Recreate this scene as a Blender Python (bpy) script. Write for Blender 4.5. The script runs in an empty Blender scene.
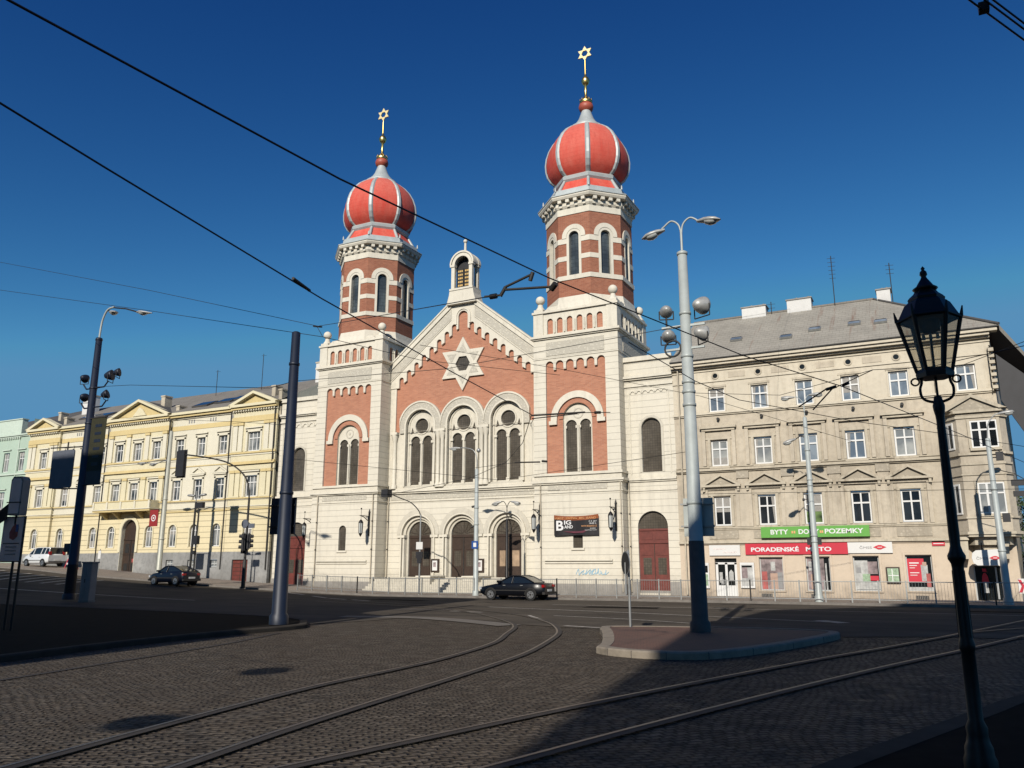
import bpy, bmesh, math, random
from mathutils import Vector, Matrix
from mathutils.geometry import tessellate_polygon
random.seed(7)
PI = math.pi
COL = bpy.context.scene.collection
D = bpy.data

# ------------------------------------------------------------------ node helpers
def new_mat(name):
    m = D.materials.new(name); m.use_nodes = True
    nt = m.node_tree; nt.nodes.clear()
    out = nt.nodes.new('ShaderNodeOutputMaterial')
    b = nt.nodes.new('ShaderNodeBsdfPrincipled')
    nt.links.new(b.outputs[0], out.inputs[0])
    return m, nt, b
def nd(nt, typ, **kw):
    n = nt.nodes.new(typ)
    for k, v in kw.items(): setattr(n, k, v)
    return n
def setin(nt, n, i, v):
    if hasattr(v, 'links') or isinstance(v, bpy.types.NodeSocket): nt.links.new(v, n.inputs[i])
    else: n.inputs[i].default_value = v
def math_(nt, op, a, b=0.0, c=None, clamp=False):
    n = nd(nt, 'ShaderNodeMath', operation=op, use_clamp=clamp)
    setin(nt, n, 0, a); setin(nt, n, 1, b)
    if c is not None: setin(nt, n, 2, c)
    return n.outputs[0]
def mix(nt, f, a, b, mode='MIX'):
    n = nd(nt, 'ShaderNodeMix', data_type='RGBA', blend_type=mode)
    setin(nt, n, 0, f); setin(nt, n, 6, a); setin(nt, n, 7, b)
    return n.outputs[2]
def noise(nt, vec, scale, detail=4, rough=0.6):
    n = nd(nt, 'ShaderNodeTexNoise'); nt.links.new(vec, n.inputs['Vector'])
    n.inputs['Scale'].default_value = scale; n.inputs['Detail'].default_value = detail
    n.inputs['Roughness'].default_value = rough
    return n.outputs['Fac']
def ramp(nt, f, lo, hi, a=0.0, b=1.0):
    n = nd(nt, 'ShaderNodeMapRange', clamp=True); setin(nt, n, 0, f)
    for i, v in ((1, lo), (2, hi), (3, a), (4, b)): n.inputs[i].default_value = v
    return n.outputs[0]
def coords(nt):
    t = nd(nt, 'ShaderNodeTexCoord'); s = nd(nt, 'ShaderNodeSeparateXYZ')
    nt.links.new(t.outputs['Object'], s.inputs[0])
    return t.outputs['Object'], s.outputs[0], s.outputs[1], s.outputs[2]
def comb(nt, x, y, z):
    n = nd(nt, 'ShaderNodeCombineXYZ')
    for i, v in enumerate((x, y, z)): setin(nt, n, i, v)
    return n.outputs[0]
def bump(nt, b, h, strength=0.4, dist=0.02):
    n = nd(nt, 'ShaderNodeBump'); n.inputs['Strength'].default_value = strength
    n.inputs['Distance'].default_value = dist
    setin(nt, n, 'Height' if False else 2, h) if False else nt.links.new(h, n.inputs['Height'])
    nt.links.new(n.outputs[0], b.inputs['Normal'])
ALB = 0.82
def c4(c): return (c[0] * ALB, c[1] * ALB, c[2] * ALB, 1.0)
def sc(c, k): return tuple(min(1, v * k) for v in c)
M = {}
def simple(key, col, rough=0.6, metal=0.0, var=0.0, scale=3.0, spec=0.5, coat=0.0, bmp=0.0):
    m, nt, b = new_mat(key)
    v, x, y, z = coords(nt)
    n = noise(nt, v, scale, 5, 0.65)
    f = ramp(nt, n, 0.3, 0.7)
    cc = mix(nt, f, c4(sc(col, 1 - var)), c4(sc(col, 1 + var)))
    nt.links.new(cc, b.inputs['Base Color'])
    b.inputs['Roughness'].default_value = rough; b.inputs['Metallic'].default_value = metal
    b.inputs['Specular IOR Level'].default_value = spec
    b.inputs['Coat Weight'].default_value = coat
    if bmp: bump(nt, b, n, bmp, 0.02)
    M[key] = m; return m
def plaster(key, col, var=0.08, course=0.0, joint=0.035, jd=0.72, streak=0.0, streakcol=(0.10, 0.085, 0.06), grime=0.0, zlow=None, relief=0.0, rough=0.85, vjoint=0.0):
    m, nt, b = new_mat(key)
    v, x, y, z = coords(nt)
    n1 = noise(nt, v, 0.35, 5, 0.6); n2 = noise(nt, v, 4.0, 4, 0.6)
    cc = mix(nt, ramp(nt, n1, 0.3, 0.7), c4(sc(col, 1 - var)), c4(sc(col, 1 + var)))
    cc = mix(nt, ramp(nt, n2, 0.45, 0.75, 0, 0.5), cc, c4(sc(col, 1 - var * 2.2)))
    u = math_(nt, 'ADD', x, y)
    if streak:
        vs = comb(nt, math_(nt, 'MULTIPLY', u, 2.6), 0.0, math_(nt, 'MULTIPLY', z, 0.22))
        s = noise(nt, vs, 1.0, 5, 0.7)
        s2 = noise(nt, v, 0.5, 3, 0.5)
        f = math_(nt, 'MULTIPLY', ramp(nt, s, 0.48, 0.78), ramp(nt, s2, 0.35, 0.65))
        cc = mix(nt, math_(nt, 'MULTIPLY', f, streak), cc, c4(streakcol))
    h = n2
    if course:
        fr = math_(nt, 'FRACT', math_(nt, 'DIVIDE', z, course))
        j = math_(nt, 'LESS_THAN', fr, joint / course)
        if vjoint:
            row = math_(nt, 'MULTIPLY', math_(nt, 'MODULO', math_(nt, 'FLOOR', math_(nt, 'DIVIDE', z, course)), 2.0), 0.5)
            fx = math_(nt, 'FRACT', math_(nt, 'ADD', math_(nt, 'DIVIDE', u, vjoint), row))
            jv = math_(nt, 'LESS_THAN', fx, 0.02 / vjoint)
            j = math_(nt, 'MAXIMUM', j, math_(nt, 'MULTIPLY', jv, 0.6))
            # slight block to block variation
            wn = nd(nt, 'ShaderNodeTexWhiteNoise', noise_dimensions='3D')
            nt.links.new(comb(nt, math_(nt, 'FLOOR', math_(nt, 'ADD', math_(nt, 'DIVIDE', u, vjoint), row)), 0.0, math_(nt, 'FLOOR', math_(nt, 'DIVIDE', z, course))), wn.inputs['Vector'])
            cc = mix(nt, math_(nt, 'MULTIPLY', wn.outputs['Value'], 0.10), cc, c4(sc(col, 0.6)))
        cc = mix(nt, math_(nt, 'MULTIPLY', j, 1 - jd), cc, c4(sc(col, 0.28)))
        h = math_(nt, 'SUBTRACT', math_(nt, 'MULTIPLY', n2, 0.15), j)
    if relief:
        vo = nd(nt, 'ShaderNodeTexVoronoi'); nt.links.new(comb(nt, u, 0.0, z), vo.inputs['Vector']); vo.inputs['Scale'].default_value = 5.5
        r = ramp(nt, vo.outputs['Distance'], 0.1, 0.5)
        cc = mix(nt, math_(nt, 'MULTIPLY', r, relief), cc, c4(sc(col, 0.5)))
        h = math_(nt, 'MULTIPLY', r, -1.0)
    if grime and zlow is not None:
        g = math_(nt, 'MULTIPLY', ramp(nt, z, zlow, zlow + 1.3, 1.0, 0.0), ramp(nt, noise(nt, v, 1.7, 5, 0.7), 0.25, 0.7))
        cc = mix(nt, math_(nt, 'MULTIPLY', g, grime), cc, (0.13, 0.11, 0.09, 1))
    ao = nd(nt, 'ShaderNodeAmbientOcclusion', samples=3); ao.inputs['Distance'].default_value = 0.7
    ao_soot = math_(nt, 'MULTIPLY', ramp(nt, ao.outputs['AO'], 0.25, 0.85, 1.0, 0.0), ramp(nt, n2, 0.25, 0.7, 0.25, 0.75))  # soot tone mixed in by ambient occlusion, so creases and undersides are painted darker
    cc = mix(nt, ao_soot, cc, c4(sc(col, 0.42)))
    nt.links.new(cc, b.inputs['Base Color'])
    b.inputs['Roughness'].default_value = rough; b.inputs['Specular IOR Level'].default_value = 0.2
    bump(nt, b, h, 0.5, 0.03)
    M[key] = m; return m
def brickmat(key, c1, c2, mortar, wscale=1.0):
    m, nt, b = new_mat(key)
    v, x, y, z = coords(nt)
    u = math_(nt, 'ADD', x, y)
    br = nd(nt, 'ShaderNodeTexBrick')
    nt.links.new(comb(nt, u, z, 0.0), br.inputs['Vector'])
    br.inputs['Color1'].default_value = c4(c1); br.inputs['Color2'].default_value = c4(c2); br.inputs['Mortar'].default_value = c4(mortar)
    br.inputs['Scale'].default_value = 1.0; br.inputs['Mortar Size'].default_value = 0.008
    br.inputs['Brick Width'].default_value = 0.30 * wscale; br.inputs['Row Height'].default_value = 0.085 * wscale
    n = noise(nt, v, 0.8, 5, 0.7); n2 = noise(nt, v, 0.25, 3, 0.5)
    cc = mix(nt, ramp(nt, n, 0.4, 0.8, 0, 0.35), br.outputs['Color'], c4(sc(c1, 0.55)))
    cc = mix(nt, ramp(nt, n2, 0.4, 0.7, 0, 0.25), cc, c4(sc(c2, 1.25)))
    nt.links.new(cc, b.inputs['Base Color']); b.inputs['Roughness'].default_value = 0.9
    b.inputs['Specular IOR Level'].default_value = 0.15
    bump(nt, b, br.outputs['Fac'], -0.3, 0.01)
    M[key] = m; return m
def glassmat(key, col, rough=0.06, col2=None, grid=0.0, spec=0.5, metal=0.0, gridy=None):
    m, nt, b = new_mat(key)
    v, x, y, z = coords(nt)
    n = noise(nt, v, 0.9, 3, 0.5)
    cc = mix(nt, ramp(nt, n, 0.4, 0.62), c4(col), c4(col2 or sc(col, 1.8)))
    if grid:
        u = math_(nt, 'ADD', x, y)
        g1 = math_(nt, 'LESS_THAN', math_(nt, 'FRACT', math_(nt, 'DIVIDE', u, grid)), 0.10)
        g2 = math_(nt, 'LESS_THAN', math_(nt, 'FRACT', math_(nt, 'DIVIDE', z, gridy or grid)), 0.10)
        cc = mix(nt, math_(nt, 'MULTIPLY', math_(nt, 'MAXIMUM', g1, g2), 0.7), cc, (0.02, 0.02, 0.02, 1))
        wn = nd(nt, 'ShaderNodeTexWhiteNoise', noise_dimensions='3D')
        nt.links.new(comb(nt, math_(nt, 'FLOOR', math_(nt, 'DIVIDE', u, grid)), 0.0, math_(nt, 'FLOOR', math_(nt, 'DIVIDE', z, gridy or grid))), wn.inputs['Vector'])
        cc = mix(nt, math_(nt, 'MULTIPLY', wn.outputs['Value'], 0.35), cc, c4(sc(col, 0.45)))
    nt.links.new(cc, b.inputs['Base Color']); b.inputs['Roughness'].default_value = rough
    b.inputs['Specular IOR Level'].default_value = spec; b.inputs['Metallic'].default_value = metal
    bump(nt, b, noise(nt, v, 1.3, 2, 0.5), 0.03, 0.2)
    M[key] = m; return m

# ---- palette
CREAM = (0.81, 0.757, 0.635)
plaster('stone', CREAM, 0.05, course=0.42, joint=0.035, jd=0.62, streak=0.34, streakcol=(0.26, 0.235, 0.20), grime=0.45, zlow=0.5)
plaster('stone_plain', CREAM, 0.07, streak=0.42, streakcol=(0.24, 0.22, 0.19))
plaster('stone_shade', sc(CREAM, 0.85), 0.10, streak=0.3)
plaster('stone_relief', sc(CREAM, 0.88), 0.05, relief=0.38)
plaster('plinth', (0.36, 0.34, 0.31), 0.15, streak=0.5, grime=0.4, zlow=-0.2)
brickmat('brick_panel', (0.60, 0.272, 0.168), (0.47, 0.20, 0.125), (0.48, 0.31, 0.23))
brickmat('brick_tower', (0.44, 0.175, 0.105), (0.32, 0.115, 0.07), (0.40, 0.26, 0.19))
glassmat('leaded', (0.10, 0.085, 0.065), 0.25, (0.14, 0.12, 0.095), grid=0.16)
glassmat('leaded_tower', (0.05, 0.06, 0.07), 0.12, (0.10, 0.12, 0.13), grid=0.2, gridy=0.28)
glassmat('pane_sky', (0.13, 0.17, 0.22), 0.05, (0.28, 0.33, 0.38))  # reflected sky is painted into the pane colour
glassmat('pane_curtain', (0.22, 0.24, 0.25), 0.08, (0.45, 0.46, 0.44))
glassmat('pane_dark', (0.010, 0.012, 0.014), 0.05, (0.03, 0.035, 0.04))
glassmat('pane_green', (0.02, 0.03, 0.02), 0.05, (0.22, 0.33, 0.13))
glassmat('pane_yellow_house', (0.035, 0.045, 0.055), 0.06, (0.30, 0.31, 0.30))
simple('white_frame', (0.80, 0.80, 0.78), 0.5, var=0.03)
simple('grey_frame', (0.50, 0.51, 0.50), 0.5, var=0.05)
simple('star_gold', (1.0, 0.82, 0.42), 0.5, 0.35)
simple('gold', (0.98, 0.66, 0.22), 0.33, 1.0, var=0.1)
simple('gold_paint', (0.80, 0.52, 0.18), 0.5, 0.3, var=0.1)
simple('zinc', (0.50, 0.54, 0.53), 0.5, 0.15, var=0.12, scale=1.5)
simple('copper_red', (0.45, 0.10, 0.06), 0.5, 0.0, var=0.1)
simple('wood_dark', (0.048, 0.028, 0.018), 0.55, var=0.25, scale=4)
simple('wood_red', (0.165, 0.040, 0.030), 0.5, var=0.25, scale=3)
simple('iron_black', (0.012, 0.011, 0.012), 0.45, 0.3, var=0.3, scale=8, bmp=0.1)
simple('iron_dark', (0.03, 0.028, 0.026), 0.6, 0.2, var=0.3, scale=6)
simple('pole_blue', (0.012, 0.019, 0.038), 0.5, 0.1, var=0.15, scale=3)
simple('pole_rust', (0.016, 0.012, 0.012), 0.7, 0.1, var=0.4, scale=3)
simple('pole_grey', (0.46, 0.50, 0.485), 0.5, 0.1, var=0.12, scale=2)
simple('pole_cream', (0.50, 0.50, 0.42), 0.5, 0.2, var=0.12, scale=2)
simple('galv', (0.42, 0.43, 0.42), 0.45, 0.6, var=0.15, scale=6)
simple('lamp_glass', (0.55, 0.57, 0.55), 0.2, 0.0, var=0.1)
simple('alu', (0.46, 0.46, 0.44), 0.45, 0.25, var=0.25, scale=5)
simple('tyre', (0.012, 0.012, 0.012), 0.85)
simple('rim', (0.40, 0.41, 0.42), 0.35, 0.7)
simple('car_black', (0.004, 0.005, 0.008), 0.32, 0.0, coat=0.1, spec=0.35)
simple('car_navy', (0.004, 0.006, 0.014), 0.32, 0.0, coat=0.1, spec=0.35)
simple('car_white', (0.72, 0.74, 0.75), 0.3, 0.0, coat=0.5)
simple('car_glass', (0.010, 0.014, 0.02), 0.04)
simple('headlight', (0.7, 0.72, 0.75), 0.1, 0.3)
simple('taillight', (0.35, 0.01, 0.01), 0.2)
simple('plate', (0.75, 0.75, 0.72), 0.5)
simple('red_sign', (0.62, 0.028, 0.055), 0.45, var=0.04)
simple('green_sign', (0.14, 0.42, 0.07), 0.45, var=0.05)
simple('white_sign', (0.80, 0.79, 0.76), 0.45, var=0.02)
simple('white_text', (0.85, 0.85, 0.84), 0.5)
simple('orange_text', (0.85, 0.42, 0.18), 0.5)
simple('banner_black', (0.018, 0.016, 0.018), 0.5, var=0.2)
simple('banner_orange', (0.30, 0.085, 0.025), 0.5, var=0.3)
simple('banner_plum', (0.14, 0.03, 0.05), 0.5, var=0.2)
simple('curtain', (0.34, 0.325, 0.30), 0.8, var=0.15, scale=6)
simple('dull_red', (0.33, 0.030, 0.028), 0.5, var=0.1)
simple('red_text', (0.65, 0.03, 0.05), 0.5)
simple('grey_text', (0.30, 0.30, 0.30), 0.5)
simple('sign_back', (0.13, 0.145, 0.18), 0.6, 0.1, var=0.15, scale=2)
simple('dark_back', (0.02, 0.02, 0.024), 0.6, var=0.2)
simple('cabinet', (0.28, 0.265, 0.25), 0.6, var=0.15, scale=2)
simple('banner_green', (0.028, 0.027, 0.008), 0.7, var=0.35, scale=1.2)
simple('info_white', (0.95, 0.78, 0.74), 0.6, var=0.1)
simple('poster_red', (0.42, 0.10, 0.09), 0.6, var=0.35, scale=2.5)
simple('poster_pale', (0.50, 0.50, 0.48), 0.3, var=0.35, scale=3.0)
simple('poster_photo', (0.30, 0.24, 0.24), 0.3, var=0.6, scale=2.2)
simple('poster_map', (0.35, 0.48, 0.32), 0.4, var=0.4, scale=7)
simple('graffiti', (0.38, 0.62, 0.78), 0.7, var=0.1)
simple('skin_tone', (0.50, 0.34, 0.26), 0.6)
simple('shop_dark', (0.012, 0.014, 0.014), 0.15)
simple('shop_glow', (0.42, 0.30, 0.20), 0.4, var=0.4, scale=1.5)
simple('asphalt_line', (0.42, 0.39, 0.34), 0.7, var=0.45, scale=5)
simple('kerb_far', (0.20, 0.18, 0.16), 0.85, var=0.2)
simple('kerb_shaded', (0.055, 0.048, 0.04), 0.9, spec=0.1, var=0.2)  # shaded copy of kerbstone, the shadow is in the colour
simple('pole_shaded', (0.085, 0.080, 0.078), 0.7, var=0.2)  # lower mast tone with the shade painted in
simple('kerbstone', (0.29, 0.25, 0.20), 0.9, spec=0.1, var=0.2, scale=4, bmp=0.3)
simple('rail_steel', (0.15, 0.125, 0.10), 0.42, 0.7, var=0.25, scale=6)
simple('rail_groove', (0.035, 0.028, 0.022), 0.8, var=0.3, scale=6)
simple('flap', (0.14, 0.13, 0.12), 0.7)
simple('tl_red', (0.10, 0.01, 0.01), 0.2)
simple('tl_green', (0.01, 0.06, 0.03), 0.2)
simple('pine_green', (0.05, 0.085, 0.03), 0.8, var=0.5, scale=3)
simple('blue_sign', (0.02, 0.09, 0.35), 0.4)
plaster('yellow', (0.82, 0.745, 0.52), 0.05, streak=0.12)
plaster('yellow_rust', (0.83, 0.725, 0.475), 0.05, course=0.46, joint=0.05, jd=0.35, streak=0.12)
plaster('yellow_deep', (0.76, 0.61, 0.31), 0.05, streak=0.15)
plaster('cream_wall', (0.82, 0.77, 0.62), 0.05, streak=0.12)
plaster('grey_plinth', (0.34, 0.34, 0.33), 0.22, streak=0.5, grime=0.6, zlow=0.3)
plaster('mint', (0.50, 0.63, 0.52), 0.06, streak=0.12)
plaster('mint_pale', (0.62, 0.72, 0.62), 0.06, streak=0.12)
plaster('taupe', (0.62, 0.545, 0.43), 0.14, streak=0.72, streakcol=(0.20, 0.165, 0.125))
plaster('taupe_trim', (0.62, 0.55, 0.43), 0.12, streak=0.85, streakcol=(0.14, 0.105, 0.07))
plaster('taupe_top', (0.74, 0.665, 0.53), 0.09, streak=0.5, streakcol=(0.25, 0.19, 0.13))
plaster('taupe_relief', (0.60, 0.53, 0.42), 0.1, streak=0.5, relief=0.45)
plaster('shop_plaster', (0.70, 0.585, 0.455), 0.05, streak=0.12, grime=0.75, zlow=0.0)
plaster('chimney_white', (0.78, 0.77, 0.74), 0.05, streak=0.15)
plaster('far_brick', (0.35, 0.22, 0.15), 0.15, streak=0.3)

def rooftile(key, col, rust=0.0, slope_axis='y'):
    m, nt, b = new_mat(key)
    v, x, y, z = coords(nt)
    fz = math_(nt, 'FRACT', math_(nt, 'DIVIDE', z, 0.22)); fx = math_(nt, 'FRACT', math_(nt, 'DIVIDE', math_(nt, 'ADD', x, math_(nt, 'MULTIPLY', math_(nt, 'FLOOR', math_(nt, 'DIVIDE', z, 0.22)), 0.2)), 0.4))
    j = math_(nt, 'MAXIMUM', math_(nt, 'LESS_THAN', fz, 0.14), math_(nt, 'LESS_THAN', fx, 0.06))
    n = noise(nt, v, 0.8, 5, 0.7)
    cc = mix(nt, ramp(nt, n, 0.3, 0.7), c4(sc(col, 0.8)), c4(sc(col, 1.15)))
    cc = mix(nt, math_(nt, 'MULTIPLY', j, 0.6), cc, c4(sc(col, 0.5)))
    vs = comb(nt, math_(nt, 'MULTIPLY', x, 1.6), 0.0, math_(nt, 'MULTIPLY', z, 0.15))
    if rust:
        s = ramp(nt, noise(nt, vs, 1.0, 4, 0.7), 0.58, 0.72)
        cc = mix(nt, math_(nt, 'MULTIPLY', s, rust), cc, (0.16, 0.07, 0.04, 1))
    nt.links.new(cc, b.inputs['Base Color']); b.inputs['Roughness'].default_value = 0.85
    bump(nt, b, j, -0.4, 0.02); M[key] = m
rooftile('roof_grey', (0.36, 0.335, 0.285), 1.0)
rooftile('roof_dark', (0.10, 0.095, 0.09), 0.3)
rooftile('roof_mid', (0.24, 0.22, 0.19), 0.2)

def domered():
    m, nt, b = new_mat('dome_red')
    v, x, y, z = coords(nt)
    n = noise(nt, comb(nt, math_(nt, 'MULTIPLY', x, 1.5), math_(nt, 'MULTIPLY', y, 1.5), math_(nt, 'MULTIPLY', z, 0.4)), 1.0, 5, 0.7)
    n2 = noise(nt, v, 6, 3, 0.6)
    cc = mix(nt, ramp(nt, n, 0.35, 0.7), (0.58, 0.072, 0.048, 1), (0.62, 0.135, 0.095, 1))
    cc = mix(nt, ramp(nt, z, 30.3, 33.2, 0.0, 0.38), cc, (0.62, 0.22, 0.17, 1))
    cc = mix(nt, ramp(nt, n2, 0.5, 0.8, 0, 0.3), cc, (0.42, 0.04, 0.03, 1))
    fz = math_(nt, 'LESS_THAN', math_(nt, 'FRACT', math_(nt, 'DIVIDE', z, 0.3)), 0.05)
    cc = mix(nt, math_(nt, 'MULTIPLY', fz, 0.35), cc, (0.3, 0.03, 0.02, 1))
    stn = noise(nt, comb(nt, math_(nt, 'MULTIPLY', x, 3.0), math_(nt, 'MULTIPLY', y, 3.0), math_(nt, 'MULTIPLY', z, 0.3)), 1.3, 4, 0.7)
    cc = mix(nt, ramp(nt, stn, 0.52, 0.75, 0, 0.45), cc, (0.36, 0.055, 0.04, 1))
    nt.links.new(cc, b.inputs['Base Color']); b.inputs['Roughness'].default_value = 0.7; b.inputs['Specular IOR Level'].default_value = 0.25
    bump(nt, b, math_(nt, 'ADD', n2, fz), 0.25, 0.02)
    M['dome_red'] = m
domered()

def groundmats():
    # setts: rows of small stones
    m, nt, b = new_mat('setts')
    v, x, y, z = coords(nt)
    wob = noise(nt, v, 0.25, 2, 0.5); wob2 = noise(nt, comb(nt, y, x, 3.0), 0.22, 2, 0.5)
    a = math_(nt, 'ADD', math_(nt, 'MULTIPLY', x, 0.80), math_(nt, 'MULTIPLY', y, 0.60))
    c = math_(nt, 'SUBTRACT', math_(nt, 'MULTIPLY', y, 0.80), math_(nt, 'MULTIPLY', x, 0.60))
    a = math_(nt, 'ADD', a, math_(nt, 'MULTIPLY', wob, 1.6)); c = math_(nt, 'ADD', c, math_(nt, 'MULTIPLY', wob2, 1.6))
    cr = math_(nt, 'DIVIDE', c, 0.12)
    off = math_(nt, 'MULTIPLY', math_(nt, 'MODULO', math_(nt, 'FLOOR', cr), 2.0), 0.5)
    cell = comb(nt, math_(nt, 'ADD', math_(nt, 'DIVIDE', a, 0.15), off), cr, 0.0)
    vo = nd(nt, 'ShaderNodeTexVoronoi', feature='F1'); nt.links.new(cell, vo.inputs['Vector']); vo.inputs['Scale'].default_value = 1.0; vo.inputs['Randomness'].default_value = 0.34
    ve = nd(nt, 'ShaderNodeTexVoronoi', feature='DISTANCE_TO_EDGE'); nt.links.new(cell, ve.inputs['Vector']); ve.inputs['Scale'].default_value = 1.0; ve.inputs['Randomness'].default_value = 0.34
    sepc = nd(nt, 'ShaderNodeSeparateColor'); nt.links.new(vo.outputs['Color'], sepc.inputs[0])
    stone = mix(nt, sepc.outputs[0], (0.068, 0.060, 0.052, 1), (0.190, 0.162, 0.130, 1))
    stone = mix(nt, math_(nt, 'MULTIPLY', sepc.outputs[1], 0.5), stone, (0.110, 0.084, 0.062, 1))
    n = noise(nt, v, 0.45, 5, 0.65); n3 = noise(nt, v, 11, 4, 0.65); n4 = noise(nt, v, 2.2, 5, 0.7)
    edge_ = ramp(nt, ve.outputs['Distance'], 0.03, 0.20)
    cc = mix(nt, edge_, (0.034, 0.028, 0.022, 1), stone)
    cc = mix(nt, ramp(nt, n, 0.45, 0.7, 0, 0.45), cc, (0.095, 0.074, 0.056, 1))
    cc = mix(nt, ramp(nt, noise(nt, comb(nt, x, y, 9.0), 0.18, 4, 0.6), 0.5, 0.7, 0, 0.5), cc, (0.088, 0.075, 0.062, 1))
    cc = mix(nt, ramp(nt, n3, 0.35, 0.75, 0, 0.55), cc, (0.038, 0.031, 0.025, 1))
    cc = mix(nt, ramp(nt, n4, 0.55, 0.75, 0, 0.5), cc, (0.050, 0.040, 0.032, 1))
    nt.links.new(cc, b.inputs['Base Color']); nt.links.new(ramp(nt, n4, 0.3, 0.7, 0.5, 0.85), b.inputs['Roughness'])
    b.inputs['Specular IOR Level'].default_value = 0.06
    hgt = math_(nt, 'ADD', math_(nt, 'MULTIPLY', edge_, 1.0), math_(nt, 'ADD', math_(nt, 'MULTIPLY', n3, 0.7), math_(nt, 'MULTIPLY', sepc.outputs[2], 0.5)))
    bump(nt, b, hgt, 1.0, 0.035)
    M['setts'] = m
    m, nt, b = new_mat('asphalt')
    v, x, y, z = coords(nt)
    n = noise(nt, v, 0.3, 5, 0.6); n2 = noise(nt, v, 30, 3, 0.6)
    st = noise(nt, comb(nt, math_(nt, 'MULTIPLY', x, 0.12), math_(nt, 'MULTIPLY', y, 0.9), 0.0), 1.0, 4, 0.6)
    cc = mix(nt, ramp(nt, n, 0.3, 0.7), (0.060, 0.051, 0.041, 1), (0.104, 0.088, 0.069, 1))
    cc = mix(nt, ramp(nt, st, 0.45, 0.65, 0, 0.5), cc, (0.032, 0.029, 0.026, 1))
    cc = mix(nt, ramp(nt, n2, 0.4, 0.7, 0, 0.3), cc, (0.12, 0.11, 0.10, 1))
    nt.links.new(cc, b.inputs['Base Color']); b.inputs['Roughness'].default_value = 0.9
    b.inputs['Specular IOR Level'].default_value = 0.04
    bump(nt, b, n2, 0.3, 0.01); M['asphalt'] = m
    m, nt, b = new_mat('paving')
    v, x, y, z = coords(nt)
    br = nd(nt, 'ShaderNodeTexBrick'); nt.links.new(v, br.inputs['Vector'])
    br.inputs['Scale'].default_value = 1.0; br.inputs['Brick Width'].default_value = 0.30; br.inputs['Row Height'].default_value = 0.30; br.inputs['Mortar Size'].default_value = 0.02
    br.inputs['Color1'].default_value = (0.27, 0.22, 0.18, 1); br.inputs['Color2'].default_value = (0.22, 0.185, 0.15, 1); br.inputs['Mortar'].default_value = (0.12, 0.10, 0.085, 1)
    n = noise(nt, v, 0.6, 5, 0.65)
    cc = mix(nt, ramp(nt, n, 0.4, 0.75, 0, 0.5), br.outputs['Color'], (0.15, 0.125, 0.10, 1))
    nt.links.new(cc, b.inputs['Base Color']); b.inputs['Roughness'].default_value = 0.9
    bump(nt, b, br.outputs['Fac'], -0.3, 0.01); M['paving'] = m
    m, nt, b = new_mat('paving_red')
    v, x, y, z = coords(nt)
    br = nd(nt, 'ShaderNodeTexBrick'); nt.links.new(v, br.inputs['Vector'])
    br.inputs['Scale'].default_value = 1.0; br.inputs['Brick Width'].default_value = 0.22; br.inputs['Row Height'].default_value = 0.11; br.inputs['Mortar Size'].default_value = 0.012
    br.inputs['Color1'].default_value = (0.155, 0.072, 0.048, 1); br.inputs['Color2'].default_value = (0.110, 0.053, 0.037, 1); br.inputs['Mortar'].default_value = (0.05, 0.035, 0.028, 1)
    n = noise(nt, v, 0.8, 5, 0.65)
    cc = mix(nt, ramp(nt, n, 0.4, 0.75, 0, 0.6), br.outputs['Color'], (0.075, 0.048, 0.038, 1))
    nt.links.new(cc, b.inputs['Base Color']); b.inputs['Roughness'].default_value = 0.9
    bump(nt, b, br.outputs['Fac'], -0.4, 0.01); M['paving_red'] = m
groundmats()
simple('concrete_band', (0.16, 0.142, 0.118), 0.85, var=0.2, scale=2)
simple('dark_pave', (0.017, 0.0145, 0.0125), 0.95, spec=0.03, var=0.25, scale=3)  # near black: shade over the corner and near pavements deepened in the colour
m, nt, b = new_mat('clear_glass')
b.inputs['Base Color'].default_value = (0.75, 0.75, 0.68, 1); b.inputs['Roughness'].default_value = 0.05
tr = nd(nt, 'ShaderNodeBsdfTransparent'); tr.inputs[0].default_value = (0.78, 0.76, 0.70, 1)
ms = nd(nt, 'ShaderNodeMixShader'); ms.inputs[0].default_value = 0.16
nt.links.new(tr.outputs[0], ms.inputs[1]); nt.links.new(b.outputs[0], ms.inputs[2])
nt.links.new(ms.outputs[0], [n for n in nt.nodes if n.type == 'OUTPUT_MATERIAL'][0].inputs[0])
M['clear_glass'] = m

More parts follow.
